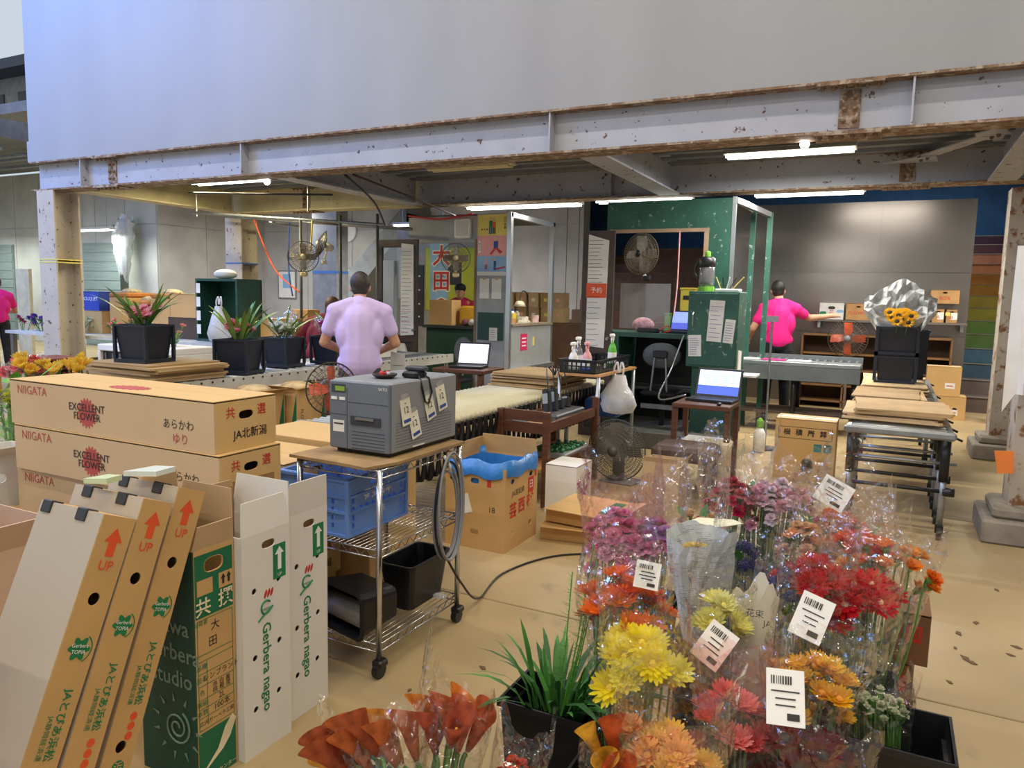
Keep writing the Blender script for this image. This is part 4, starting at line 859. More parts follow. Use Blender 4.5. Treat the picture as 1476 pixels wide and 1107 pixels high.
for k in range(4):
    bt = thing('white_bottle', 'white bottle on the booth ledge, number %s from the front' % ['first', 'second', 'third', 'fourth'][k], 'bottle', (-4.68, 8.95 + .14 * k, 1.21), group='white bottles on the ledge')
    MB().lathe([(.03, 0), (.034, .02), (.034, .13), (.015, .16)], 12).build('body', INKW, bt, True); MB().lathe([(.015, .16), (.015, .19)], 10).build('cap', INKB, bt); MB().lathe([(.0345, .05), (.0345, .1)], 12, caps=False).build('label', flat('label_grey', '#B9C2C6', .6), bt, True)
lmp = thing('desk_lamp', 'small arched desk lamp on the booth ledge', 'lamp', (-4.62, 9.55, 1.21)); MB().lathe([(.06, 0), (.06, .02), (.02, .03)], 12).build('base', flat('lamp_cream', '#CFC6AE', .5), lmp); MB().tube(smooth_path([(0, 0, .02), (0, .05, .25), (0, 0, .4), (0, -.15, .43), (0, -.22, .3)]), .008, 6).build('arm', BLACK, lmp); MB().lathe([(.09, 0), (.05, .07), (.02, .08)], 14, Matrix.Translation((0, -.22, .22))).build('shade', MATS['lamp_cream'], lmp, True)
# inside the left booth
bn = thing('banner', 'blue vertical banner with red and white characters inside the booth', 'banner', Q(633, 348, 10.3))
o = MB().panel(rect(.34, 1.75, 0, -.86), [], .004, face('-y', (0, 0, 0))).build('cloth', SKY, bn)
for k, ch in enumerate('大田の市'): text(ch, .34, INKW, bn, face('-y', (0, 0, 0)), .05, -.25 - .40 * k, bold=.07, lift=.004); text(ch, .34, INKR, bn, face('-y', (0, 0, 0)), .05, -.25 - .40 * k, bold=.02, lift=.008)
gp = patch(rect(1.0, 1.1), flat('lime_board', '#B9C03A', .7), None, face('-y', (-7.05, 11.4, 1.85)), name='lime_board', t=.02); tag(gp, 'lime yellow board behind the person in the cap', 'board'); patch(rect(.3, .4), BLACK, gp, Matrix.Identity(4), .1, .1, name='photo_print')
bk = struct(box('wall_booth', mat('booth_back_wall', '#A09C92', .8), (-8.2, -6.1, 11.42, 11.5, 0, 2.75)))
bd = patch(rect(.3, 1.1), flat('black_board', '#2B2E30', .6), None, face('-y', (-7.75, 11.4, 1.55)), name='menu_board', t=.02); tag(bd, 'narrow dark board with white lines left of the banner', 'board')
for v in (.35, .1, -.15, -.38): patch(rect(.2, .025, -.02, v), INKW, bd, Matrix.Identity(4), name='print_line')
tag(box('carton_small', CARD, (-5.93, -5.55, 9.05, 9.3, 1.14, 1.5), bev=.004), 'plain brown carton on the green counter', 'carton')
tag(box('yellow_bag', mat('yellow_bag', '#E0A92A', .6, var=.1), (-5.5, -5.2, 9.15, 9.3, 1.14, 1.42), bev=.03), 'yellow paper bag on the green counter', 'bag')
for k, c in enumerate(('#7A4A4E', '#C9C2BE', '#4A4E66', '#B04A4A', '#D8D2C8')): tag(MB().ball((0, 0, .052), .06, 10, 7, (1, .9, .85)).build('yarn_ball', mat('yarn%d' % k, c, .8, var=.2, scale=40, bump=.5), loc=(-5.33 + .11 * k, 9.06, 1.14), smooth=True), 'small wrapped bundle on the green counter, %s from the left' % ['first', 'second', 'third', 'fourth', 'fifth'][k], 'bundle', 'bundles on the counter')
ch = thing('office_chair', 'grey backed swivel chair at the green counter', 'chair', (-5.05, 8.55, 0)); MB().ball((0, 0, .82), .2, 14, 10, (.75, .2, 1)).build('backrest', flat('chair_grey', '#6E7276', .6), ch, True); box('seat', BLACK, (-.2, .2, -.42, -.02, .44, .5), ch, bev=.03); MB().cyl((0, -.22, .05), (0, -.22, .44), .025).build('stem', BLACK, ch); MB().tube([(0, -.02, .5), (0, .05, .6), (0, .04, .7)], .015).build('back_bar', GALV, ch)
for k in range(5): a = 2 * pi * k / 5; MB().tube([(0, -.22, .07), (.24 * cos(a), -.22 + .24 * sin(a), .04)], .018).build('foot', BLACK, ch)
# --- glazed door leaves
def door(label, x0, x1, y, z1, note, zg=.95):
    t = thing('glazed_door', label, 'door', (x0, y, 0)); w = x1 - x0
    for a, b, c, d in ((0, .07, 0, z1), (w - .07, w, 0, z1), (.07, w - .07, z1 - .1, z1), (.07, w - .07, zg - .06, zg + .03), (.07, w - .07, 0, .1)): box('frame_bar', BRNF, (a, b, -.02, .02, c, d), t)
    box('pane', GLASS, (.07, w - .07, -.003, .003, zg + .03, z1 - .1), t); box('lower_panel', mat('door_dark_panel', '#3A3330', .5), (.07, w - .07, -.008, .008, .1, zg - .06), t)
    MB().cyl((w - .035, -.02, zg + .1), (w - .035, -.07, zg + .1), .018).build('knob', GALV, t)
    return t
d1 = door('brown framed glass door with a long paper list, beside the left booth', -6.15, -5.52, 8.15, 2.27, 1, 1.0)
d2 = door('brown framed glass door with an orange banded paper list, left of green booth', -3.14, -2.78, 7.95, 2.31, 1, 1.02)
M1 = face('-y', (-5.67, 8.12, 1.6)); n = patch([(-.1, -.58), (.11, -.56), (.1, .6), (-.09, .62)], NOTE, None, M1, name='paper_list', t=.003); tag(n, 'long white paper list with printed rows on the left door', 'notice'); scribble(n, Matrix.Identity(4), .18, 1.1, 22, INKK, 5); scribble(n, Matrix.Identity(4), .18, .4, 6, INKR, 8, u=-.01, v=-.35)
M2 = face('-y', (-2.98, 7.92, 1.65)); n = patch([(-.1, -.62), (.12, -.64), (.14, .55), (-.1, .62)], NOTE, None, M2, name='paper_list', t=.003); tag(n, 'long white paper list with orange band on the right door', 'notice'); scribble(n, Matrix.Identity(4), .2, .5, 12, INKK, 6, v=.33); scribble(n, Matrix.Identity(4), .2, .6, 10, INKK, 7, v=-.33); patch(rect(.24, .16), INKO, n, Matrix.Identity(4), .01, .0, name='orange_band'); text('予約', .07, INKW, n, Matrix.Identity(4), .01, 0, lift=.003)
bg_ = tag(MB().panel([(-.13, -.2), (.12, -.17), (.16, .05), (.1, .2), (-.12, .2)], [], .03, face('-y', (-5.8, 8.1, .72))).build('paper_bag', PAPER), 'white paper bag hanging on the left door', 'bag')
gp_ = tag(box('plastic_folder', film('folder_film', '#BFD0E0', .35, .2, .1, 4, .4), (-6.03, -5.86, 8.09, 8.11, 1.15, 2.0)), 'pale translucent folder on the left door glass', 'folder')
# --- green booth
G = thing('green_booth', 'chipped dark green steel booth with open window and cabinet', 'booth')
yg = 8.5
box('header', GREEN, (-3.08, -1.63, yg, yg + .05, 2.36, 2.69), G); box('pier', GREEN, (-1.88, -1.63, yg, yg + .05, .0, 2.36), G)
for a, b, c, d in ((-3.04, -1.88, 2.33, 2.37), (-1.93, -1.88, 1.2, 2.33), (-3.08, -3.03, 1.2, 2.33)): box('window_trim', mat('trim_tan', '#A98E74', .6), (a, b, yg - .02, yg + .03, c, d), G)
box('edge_angle', ALU, (-1.64, -1.6, yg - .01, yg + .03, 0, 2.7), G)
for x, y in ((-1.42, 9.75), (-1.62, 9.75)): box('post', GREEN, (x - .03, x + .03, y - .03, y + .03, 0, 2.66), G)
MB().loft([[(-1.63, yg, 2.63), (-1.58, yg, 2.63), (-1.58, yg, 2.69), (-1.63, yg, 2.69)], [(-1.46, 9.75, 2.6), (-1.4, 9.75, 2.6), (-1.4, 9.75, 2.66), (-1.46, 9.75, 2.66)]]).build('top_rail', ALU, G)
box('roof_sheet', mat('booth_roof', '#55585A', .7), (-3.08, -1.63, yg + .05, 9.75, 2.66, 2.69), G)
box('desk_top', mat('desk_green', '#20483B', .5), (-3.05, -1.9, 7.95, 8.6, 1.15, 1.2), G); box('desk_side', GREEND, (-2.78, -2.7, 7.95, 8.6, 0, 1.15), G); box('desk_shade', DARKIN, (-3.05, -1.9, 8.62, 8.66, 0, 1.15), G)  # last sheet is near black, standing for the dark interior under the desk
box('floor_plinth', mat('plinth_grey', '#5D5F5C', .7), (-2.7, -1.46, 7.55, 8.6, 0, .18), G, bev=.01); box('inner_shelf', mat('inner_shelf', '#3A3F3D', .6), (-2.68, -1.92, 8.2, 8.6, .55, .58), G); box('inner_rail', GALV, (-2.4, -2.0, 7.9, 7.94, .38, .43), G)
box('plexi_screen', film('plexi', '#F4F0F2', .12, .06, .05, 3, .4), (-2.9, -2.3, 8.55, 8.56, 1.22, 1.75), G)
cb = thing('green_cabinet', 'dark green metal cabinet with taped papers, right of the booth desk', 'cabinet', (-1.63, 7.95, 0))
box('upper_body', GREEN, (-.26, .25, -.2, .25, .88, 1.66), cb, bev=.006); box('lower_body', GREEND, (-.2, .25, -.16, .25, .18, .88), cb); dr = box('door', GREEN, (-.25, .24, -.212, -.2, .9, 1.64), cb, bev=.004); MB().tube([(-.2, -.215, 1.3), (-.2, -.235, 1.32), (-.2, -.235, 1.42), (-.2, -.215, 1.44)], .007).build('handle', GALV, dr)
CF = face('-y', (-1.63, 7.738, 1.3))
for lb, u, v, w, h, r in (('printed list in a plastic sleeve on the cabinet door', .03, .06, .15, .42, -.05), ('small paper on the lower left of the cabinet door', -.17, -.2, .13, .22, .05), ('small paper on the right of the cabinet door', .17, -.04, .1, .24, -.08)):
    n = patch(rect(w, h), NOTE, None, CF, u, v, rot=r, name='notice', t=.002, lift=.004); tag(n, lb, 'notice'); scribble(n, Matrix.Identity(4), w * .9, h * .85, 8, INKB, int(100 * w))
jg = thing('water_jug', 'black and clear drink jug with green cap on the cabinet', 'jug', (-1.76, 7.95, 1.66)); MB().lathe([(.085, 0), (.085, .05)], 16).build('foot', flat('lime_plastic', '#79B53A', .5), jg); MB().lathe([(.075, .05), (.08, .1), (.08, .24), (.07, .26)], 16).build('tank', film('smoky', '#5A5E62', .15, .08, .05, 4, .4), jg, True); MB().lathe([(.078, .255), (.085, .27), (.085, .34), (.05, .36)], 16).build('lid', BLACK, jg, True); MB().lathe([(.03, .36), (.03, .41), (.01, .42)], 12).build('cap', MATS['lime_plastic'], jg); MB().tube(smooth_path([(-.09, 0, .33), (-.13, 0, .2), (-.08, 0, .12)]), .012).build('handle', BLACK, jg)
tr_ = thing('stationery_tray', 'white tray of pens and scissors on the cabinet', 'tray', (-1.52, 7.9, 1.66)); box('tray', PAPER, (-.12, .12, -.1, .1, 0, .03), tr_, bev=.008)
for k in range(5): MB().tube([(-.08 + .03 * k, 0, .03), (-.13 + .07 * k, -.02, .15)], .006).build('pen', [YEL, BLACK, INKW, BLACK, YEL][k], tr_)
# hanging papers at the side of the cabinet
n = patch([(-.08, -.35), (.1, -.3), (.09, .3), (-.09, .32)], PAPER, None, face('+x', (-1.375, 7.9, .75)), name='paper_sheaf', t=.01, lift=.006); tag(n, 'sheaf of white papers hanging beside the green cabinet', 'notice')
bk_ = thing('wall_shelf', 'small white bracket shelf on the side of the green cabinet', 'shelf', (-1.37, 7.95, .8)); box('board', PAPER, (0, .18, -.15, .15, 0, .02), bk_)
# chair in the booth
ch = thing('task_chair', 'grey task chair with chrome bars under the green booth desk', 'chair', (-2.2, 7.95, .18)); MB().ball((0, 0, .78), .19, 14, 10, (1.15, .3, .75)).build('backrest', flat('chair_mesh', '#4C5256', .6), ch, True); box('emblem_plate', flat('chair_plate', '#24272A', .4), (-.08, .08, -.085, -.05, .76, .84), ch, bev=.01)
for s in (-1, 1): MB().tube([(s * .06, -.06, .78), (s * .09, -.07, .4)], .012).build('back_bar', GALV, ch)
box('seat', BLACK, (-.2, .2, -.1, .3, .34, .4), ch, bev=.02); MB().cyl((0, .1, .0), (0, .1, .34), .03).build('stem', BLACK, ch)
# fans
def fan(label, loc, rot, r, cage, blade, hub, stand=None, rings=3, spokes=28, base=None):
    t = thing('electric_fan', label, 'fan', loc, rot=rot)      # disc in local xz plane, facing -y
    ci = lambda rr, y: [(rr * cos(a), y, rr * sin(a)) for a in [2 * pi * k / 28 for k in range(29)]]
    g = obj('front_guard', None, t); gb = obj('rear_guard', None, t)
    for par, s in ((g, -1), (gb, 1)):
        MB().tube(ci(r, 0), .006, 6, False).build('rim', cage, par)
        for q in range(1, rings + 1): MB().tube(ci(r * q / (rings + 1), s * r * .30 * (1 - (q / (rings + 1)) ** 2)), .0022, 5, False).build('ring', cage, par)
        wm = MB().tube([(r * f, s * r * .30 * (1 - f * f), 0) for f in (.12, .4, .7, 1)], .0018, 4).mesh('wire', cage)
        for k in range(spokes): obj('wire', wm, par, None, (0, 2 * pi * k / spokes, 0))
    MB().lathe([(r * .17, -.02), (r * .18, 0), (r * .05, .02)], 16, Matrix.Rotation(R(90), 4, 'X') @ Matrix.Translation((0, 0, r * .3))).build('badge', hub, g, True)
    bl = MB().loft([[(r * .1, .02, -.02), (r * .45, .05, -r * .22), (r * .85, .03, -r * .16), (r * .86, -.02, r * .22), (r * .4, -.03, r * .2), (r * .1, -.02, .02)], [(r * .1, .024, -.02), (r * .45, .054, -r * .22), (r * .85, .034, -r * .16), (r * .86, -.016, r * .22), (r * .4, -.026, r * .2), (r * .1, -.016, .02)]]).mesh('blade', blade)
    for k in range(4): obj('blade', bl, t, None, (0, pi / 2 * k, 0))
    MB().lathe([(r * .3, 0), (r * .32, .05), (r * .2, .12), (.01, .13)], 16, Matrix.Rotation(R(-90), 4, 'X') @ Matrix.Translation((0, 0, r * .28))).build('motor', hub, t, True)
    if stand == 'wall': MB().tube([(0, r * .5, -.02), (0, r * .55, -r * .9), (0, r * .8, -r * 1.2)], .018).build('bracket', hub, t); box('control_box', hub, (-.05, .05, r * .4, r * .7, -r * 1.3, -r * .95), t, bev=.02)
    if stand == 'floor': MB().tube([(0, .12, 0), (0, .14, -r * .8), (0, .12, -r * 1.05)], .02).build('neck', cage, t); box('foot', cage, (-r * .6, r * .6, -.02, .22, -r * 1.12, -r * 1.05), t, bev=.01)
    if stand == 'pole': MB().cyl((0, .1, 0), (0, .1, -base), .018).build('pole', cage, t); MB().lathe([(.2, -base), (.2, -base + .03), (.03, -base + .06)], 18, Matrix.Translation((0, .1, 0))).build('foot', cage, t)
    return t
FC = flat('fan_wire_dark', '#3E3A36', .5); FB2 = film('fan_blade_smoke', '#8F8676', .25, .3, .1, 6, .3); CRM = flat('fan_cream', '#D8C9A0', .5)
fan('wall fan with dark wire guard inside the green booth window', Q(924, 366, 8.35), (0, 0, R(-18)), .235, flat('fan_wire_tan', '#8E8069', .5), FB2, BLACK, 'wall', 4, 56)
fan('wall fan with cream hub hanging on the left pipe frame', Q(437, 370, 7.6), (0, 0, R(40)), .2, flat('fan_wire_tan', '#8E8069', .5), FB2, CRM, 'wall', 3, 40)
fan('cream fan turned sideways behind the left pipe frame', Q(463, 352, 8.4), (R(-20), 0, R(-40)), .2, FC, FB2, PAPER, 'wall', 3, 40)
fan('pale wall fan above the person in the cap', Q(657, 372, 9.3), (0, 0, R(30)), .21, MATS['fan_wire_tan'], FB2, CRM, 'wall', 3, 40)
fan('big grey industrial floor fan standing by the green booth', (-2.0, 5.95, .29), (0, 0, R(-6)), .26, flat('fan_wire_grey', '#6A6862', .45), mat('fan_blade_grey', '#6B645A', .5), flat('fan_hub_dark', '#57534E', .5), 'floor', 8, 72)
fan('orange bladed fan in front of the grey partition', Q(1222, 488, 11.2), (0, 0, R(-4)), .255, flat('fan_wire_dark2', '#6A5A50', .5), mat('fan_blade_orange', '#D2562E', .4), flat('fan_hub_grey', '#77797C', .5), 'pole', 3, 40, 1.09)
fan('dark orange floor fan behind the lavender shirted person', Q(478, 560, 4.45), (0, 0, R(60)), .2, flat('fan_wire_dark2', '#6A5A50', .5), MATS['fan_blade_orange'], MATS['fan_hub_grey'], 'pole', 3, 30, .80)
# things on the booth desk
def laptop(label, loc, rz, w=.34, d=.24, tilt=R(20), screen=None):
    t = thing('laptop', label, 'laptop', loc, rz); box('keyboard_base', BLACK, (-w/2, w/2, -d/2, d/2, 0, .025), t, bev=.005)
    for j in range(4):
        patch(rect(w * .82, .022), flat('key_grey', '#2C2E33', .6), t, face('top', (0, 0, .025)), 0, -.01 + .03 * j, name='key_row')
    s = box('lid', BLACK, (-w/2, w/2, 0, .012, 0, d * .98), t, bev=.004, loc=(0, d/2 - .01, .02), rot=(-tilt, 0, 0)); MF = face('-y', (0, 0, d * .49))
    patch(rect(w * .9, d * .82), emit('screen_' + screen[0][1:], screen[0], 1.0), s, MF, name='screen', lift=.002)
    if len(screen) > 1: patch(rect(w * .9, d * .3), emit('screen_' + screen[1][1:], screen[1], .9), s, MF, 0, -d * .26, name='window_print', lift=.003)
    for j in range(5): patch(rect(w * .7, .004, 0, d * (.3 - .07 * j)), emit('screen_line', '#9AB4D8', .6), s, MF, name='text_line', lift=.004)
    return t
laptop('open black laptop with a blue window on the brown side table', Z(1027, 578, .70), R(-4), .40, .27, screen=('#CFE0F4', '#4A62C8'))
laptop('open laptop with purple blue screen on the green booth desk', (-2.08, 8.25, 1.2), R(-5), .36, .25, screen=('#7F8FE0', '#4E58B8'))
laptop('open laptop with white screen beside the middle conveyor', (-3.98, 6.85, .80), R(12), .36, .26, screen=('#E4E4F4',))
tb_ = thing('laptop_stand', 'low dark wooden stand carrying the laptop by the middle conveyor', 'table', (-3.98, 6.85, 0)); box('top', WOODB, (-.3, .3, -.25, .25, .76, .8), tb_, bev=.005)
for x in (-.26, .26):
    for y in (-.2, .2): box('leg', WOODB, (x - .025, x + .025, y - .025, y + .025, 0, .76), tb_)
pk = thing('cloth_bundle', 'pink striped cloth bundle on the green booth desk', 'cloth', (-2.5, 8.2, 1.2)); MB().ball((0, 0, .08), .13, 14, 9, (1, .7, .65)).build('cloth', mat('pink_check', '#D8A6AE', .8, var=.25, scale=30, bump=.5), pk, True)
bb = thing('card_reader', 'black card reader with red cable on the green booth desk', 'device', (-2.4, 8.08, 1.2)); box('case', BLACK, (-.12, .12, -.05, .05, 0, .05), bb, bev=.01); MB().tube(smooth_path([(.12, 0, .03), (.2, .02, .08), (.25, -.02, .03), (.18, -.05, .01)]), .006).build('cable', INKR, bb)
for lb, px0, py0, px1, py1, y, c in (('yellow plastic crate seen through the booth window', 980, 402, 1003, 440, 10.6, '#B7A83C'), ('green plastic crate under the yellow one in the booth window', 957, 432, 1003, 470, 10.5, '#4E8A3C')):
    a, b = Q(px0, py1, y), Q(px1, py0, y); t = thing('plastic_crate', lb, 'crate', ((a.x + b.x) / 2, y, 1.0 if 'green' in lb else 1.0 + Q(957, 432, 10.5).z - Q(957, 470, 10.5).z)); w = (b.x - a.x) / 2; h = b.z - a.z; m_ = flat('crate' + c[1:], c, .5); box('body', m_, (-w, w, 0, .4, 0, h), t, bev=.01); box('rim', m_, (-w - .01, w + .01, -.015, .41, h - .03, h), t, bev=.005); box('hand_slot', BLACK, (-.06, .06, -.012, .0, h * .55, h * .7), t)
    
for lb, pts, m_ in (('thin pink cable hanging in the green booth window', [(-2.2, 8.46, 2.34), (-2.2, 8.45, 1.7), (-2.24, 8.44, 1.2)], PNK), ('grey cable hanging below the green desk edge', [(-2.76, 7.93, 1.16), (-2.7, 7.88, .7), (-2.6, 7.86, .5)], GALV), ('grey cable looping from the cabinet to the laptop', [(-1.92, 7.74, 1.2), (-2.0, 7.6, .85), (-1.95, 7.0, .62), (-1.62, 6.7, .71)], GALV)):
    MB_ = thing('hanging_cable', lb, 'cable', pts[0]); MB().tube([p - V(pts[0]) for p in smooth_path(pts)], .008).build('cord', m_, MB_, True)
tag(box('crate_bench', BRN, (-3.3, -2.1, 10.3, 11.0, 0, .999)), 'brown bench behind the green booth carrying plastic crates', 'bench')
# brown side table with laptop
lt = Z(1017, 580, .70)
t = thing('side_table', 'dark brown wooden side table under the blue screened laptop', 'table', (lt.x, lt.y + .05, 0)); box('top', WOODB, (-.24, .24, -.24, .22, .66, .70), t, bev=.006); box('shelf', WOODB, (-.22, .22, -.2, .2, .33, .35), t)
for x in (-.22, .22):
    for y in (-.2, .18): box('leg', WOODB, (x - .022, x + .022, y - .022, y + .022, 0, .66), t)
tag(box('paper_pile', PAPER, (lt.x - .17, lt.x + .2, lt.y - .13, lt.y + .16, .352, .38), bev=.004), 'pile of papers on the side table shelf', 'papers')
ms = tag(MB().ball((0, 0, .012), .03, 10, 6, (.7, 1.1, .45)).build('mouse', BLACK, loc=(lt.x + .14, lt.y - .13, .70), smooth=True), 'black computer mouse on the side table', 'mouse')
# stool and bag in front
sx = Z(990, 640, .42)
t = thing('stool', 'dark brown padded stool beside the side table', 'stool', (sx.x, sx.y, 0)); box('cushion', mat('brown_pad', '#4E372E', .6, var=.1), (-.24, .24, -.2, .2, .30, .42), t, bev=.03)
for x in (-.2, .2):
    for y in (-.16, .16): box('leg', WOODB, (x - .02, x + .02, y - .02, y + .02, 0, .3), t)
t, fr = carton('open_carton', 'open tan carton with folded rim in front of the stool', sx.x - .20, sx.x + .08, sx.y - .52, sx.y - .26, 0, .36, CARDG, top='open', flaps=[('-y', .04, R(20)), ('+x', .05, R(40))])
t = thing('cream_box', 'cream box behind the stool legs', 'box', (sx.x + .15, sx.y + .34, 0)); box('body', mat('cream_board', '#CFC09A', .7), (-.1, .12, -.12, .12, 0, .38), t, bev=.004); box('lid', MATS['cream_board'], (-.105, .125, -.125, .125, .36, .4), t)
# --- brown trolley with chargers, steel table with basket
t = thing('wooden_trolley', 'brown wooden trolley with shelves holding chargers', 'trolley', (-2.40, 5.46, 0))
for x in (-.19, .19):
    for y in (-.5, .52): box('post', WOODB, (x - .025, x + .025, y - .025, y + .025, 0, .72), t, bev=.004)
for z in (.26, .58): box('shelf', WOODL, (-.18, .18, -.5, .52, z, z + .02), t); box('side_rail', WOODB, (.165, .2, -.5, .52, z - .02, z + .05), t); box('side_rail', WOODB, (-.2, -.165, -.5, .52, z - .02, z + .05), t)
for zz in (.60, .69): box('end_rail', WOODB, (-.19, .19, -.51, -.485, zz - .05, zz + .03), t)
cg_ = thing('charger_dock', 'black charger dock with handsets on the brown trolley', 'charger', (-2.36, 5.55, .60)); box('base', flat('dock_grey', '#4A4C50', .5), (-.1, .1, -.3, .3, 0, .05), cg_, bev=.01)
for k in range(4):
    hs = box('handset', BLACK, (-.03, .03, -.035, .035, 0, .2 if k < 2 else .1), cg_, bev=.012, loc=(-.02, -.2 + .13 * k, .04), rot=(R(-12), R(-10), 0)); box('face_plate', flat('plate_light', '#8E9498', .4), (-.022, .022, -.038, -.034, .08, .16 if k < 2 else .095), hs)
    MB().tube(smooth_path([(-.02, -.2 + .13 * k, .22), (-.08, -.1 + .1 * k, .4), (-.1, .1, .32)]), .005).build('cord', BLACK, cg_)
gt = thing('green_tray', 'grey tray of green beads on the trolley lower shelf', 'tray', (-2.36, 5.6, .28)); box('tray', flat('tray_grey', '#8A8C88', .5), (-.14, .14, -.25, .25, 0, .05), gt, bev=.01)
b = MB()
for k in range(90): b.ball((random.uniform(-.12, .12), random.uniform(-.23, .23), .055 + random.uniform(0, .015)), .017, 6, 4)
o = b.build('green_clips', mat('green_bits', '#2E7A4A', .4, var=.3, scale=30), gt, True); o['kind'] = 'stuff'
tag(box('magazine', SKY, (-2.58, -2.46, 5.1, 5.4, .605, .62), bev=.003), 'blue magazine on the trolley top', 'magazine')
t = thing('steel_table', 'slim steel table behind the trolley carrying the basket', 'table', (-2.38, 6.5, 0)); box('top', WOODL, (-.22, .18, -.48, .55, .885, .905), t)
for x in (-.2, .16):
    for y in (-.46, .53): MB().cyl((x, y, 0), (x, y, .885), .018).build('leg', GALV, t, True)
box('lower_bin', mat('blue_bin', '#24468A', .5), (-.18, .15, .1, .5, .45, .62), t, bev=.02)
bs = thing('wire_basket', 'black plastic mesh basket holding spray bottles', 'basket', (-2.42, 6.5, .906)); w, d, h = .17, .45, .12
hl = [rect(.03, .026, -d + .05 + .044 * i, v) for i in range(19) for v in (-.018, .02)]; hs_ = [rect(.03, .026, -w + .05 + .044 * i, v) for i in range(6) for v in (-.018, .02)]
MB().panel(rect(2 * d, h), hl, .006, face('+x', (w, 0, h/2))).panel(rect(2 * d, h), hl, .006, face('-x', (-w, 0, h/2))).panel(rect(2 * w - .012, h), hs_, .006, face('-y', (0, -d, h/2))).panel(rect(2 * w - .012, h), hs_, .006, face('+y', (0, d, h/2))).box(-w, w, -d, d, 0, .006).build('mesh', BLACK, bs)
MB().panel(rect(2 * w + .03, 2 * d + .03), [rect(2 * w - .01, 2 * d - .01)], .01, Matrix.Translation((0, 0, h))).build('rim', BLACK, bs); text('01', .06, INKW, bs, face('+x', (w, 0, h/2)), -.22, 0, lift=.003)
def spray(label, x, y, body, head, z=.912, h=.2):
    t = thing('spray_bottle', label, 'bottle', (x, y, z)); MB().lathe([(.03, 0), (.042, .01), (.042, h * .6), (.03, h * .78), (.014, h * .9), (.014, h)], 14).build('body', body, t, True); MB().lathe([(.016, h), (.016, h + .03)], 10).build('collar', head, t)
    box('trigger_head', head, (-.016, .016, -.05, .03, h + .03, h + .06), t, bev=.006); MB().tube([(0, -.03, h + .03), (0, -.04, h), (0, -.03, h - .03)], .006).build('trigger', head, t); MB().lathe([(.0425, h * .15), (.0425, h * .55)], 14, caps=False).build('label', INKW, t)
spray('white spray bottle in the basket', -2.50, 6.15, INKW, INKW); spray('pink spray bottle in the basket', -2.42, 6.28, PNK, PNK); spray('clear bottle in the basket behind the white one', -2.52, 6.32, film('clear_bottle', '#F2F4F6', .1, .05, .05, 3, .4), INKW, h=.24)
spray('green detergent bottle in the basket', -2.36, 6.78, flat('lime_liquid', '#62B53C', .35), INKW, h=.26)
tag(box('blue_cloth', INKB, (-2.42, -2.32, 6.1, 6.2, .912, .96), bev=.015), 'folded blue cloth in the basket', 'cloth'); tag(box('sponge', CARDG, (-2.5, -2.4, 6.48, 6.6, .912, .95), bev=.01), 'tan sponge in the basket', 'sponge')
def bag(label, loc, w, h, seed=1, m=PLASTBAG, handles=True):
    """soft plastic carrier bag with puckers and two handle loops"""
    t = thing('plastic_bag', label, 'bag', loc); rings = []
    prof = ((0, .25), (.05, .7), (.25, 1.0), (.5, .85), (.72, .6), (.88, .4), (1, .3))
    for f, r in prof: rings.append([(w/2 * r * cos(a) * (1 + .45 * noise.noise((2.4 * cos(a), 2.4 * sin(a), f * 4 + seed))), w/2.6 * r * sin(a) * (1 + .5 * noise.noise((3 * cos(a), 3 * sin(a), f * 5 + seed + 9))), -h + h * f) for a in [2 * pi * k / 20 for k in range(20)]])
    MB().loft(rings, False).build('sack', m, t, True)
    if handles:
        for s in (-1, 1): MB().tube(smooth_path([(s * .03, 0, -.04), (s * .045, 0, .05), (s * .02, .01, .11), (s * .006, 0, .02)]), .009, 5).build('handle', m, t, True)
    return t
bag('white carrier bag hanging from the steel table beside the floor fan', Z(892, 540, .88) + V((0, 0, 0)), .32, .36, 2)
# --- boxes on the floor in the middle
t, fr = carton('recycling_carton', 'brown carton lined with a blue bag, red characters on its side', -2.42, -2.0, 3.9, 4.36, 0, .52, CARD, {'+x': [oval(.05, .03, u, v, 12) for u in (-.13, .13) for v in (.17, -.15)], '-y': [oval(.06, .035, 0, .17, 12), oval(.06, .035, .0, -.15, 12), oval(.06, .035, -.15, .17, 12)]}, top='open', flaps=[('-x', .1, R(-4)), ('+y', .12, R(-6))])
X = fr['+x']; Y = fr['-y']
for k, ch_ in enumerate('芸西村'): text(ch_, .1, INKR, t, X, -.12 + .12 * k, -.02 + .01 * k, bold=.03)
text('JA高知県', .045, INKK, t, X, -.05, .09); patch(rect(.08, .1), INKR, t, X, .13, .1, name='print'); text('日', .06, INKW, t, X, .13, .1, lift=.003)
for u, MM in ((.1, Y), (.2, X)): patch([(-.014, -.05), (.014, -.05), (.014, .01), (.032, .01), (0, .05), (-.032, .01), (-.014, .01)], INKR, t, MM, u, .19, name='arrow')
n = patch(rect(.06, .12), PAPER, t, Y, -.06, .02, rot=.3, name='sticker'); text('18', .05, INKK, t, Y, .12, 0)
BB = film('blue_bag_film', '#3E86D8', .75, .3, .5, 20, .3)
w, d = .216, .236; rg_ = lambda k, z, j: [((w + k) * (1 if abs(cos(a)) > abs(sin(a)) else abs(cos(a)) / abs(sin(a))) * (1 if cos(a) >= 0 else -1) * (1 + 0), (d + k) * (1 if abs(sin(a)) >= abs(cos(a)) else abs(sin(a)) / abs(cos(a))) * (1 if sin(a) >= 0 else -1), z + j * .012 * sin(7 * a + k * 40)) for a in [2 * pi * (i + .5) / 32 for i in range(32)]]
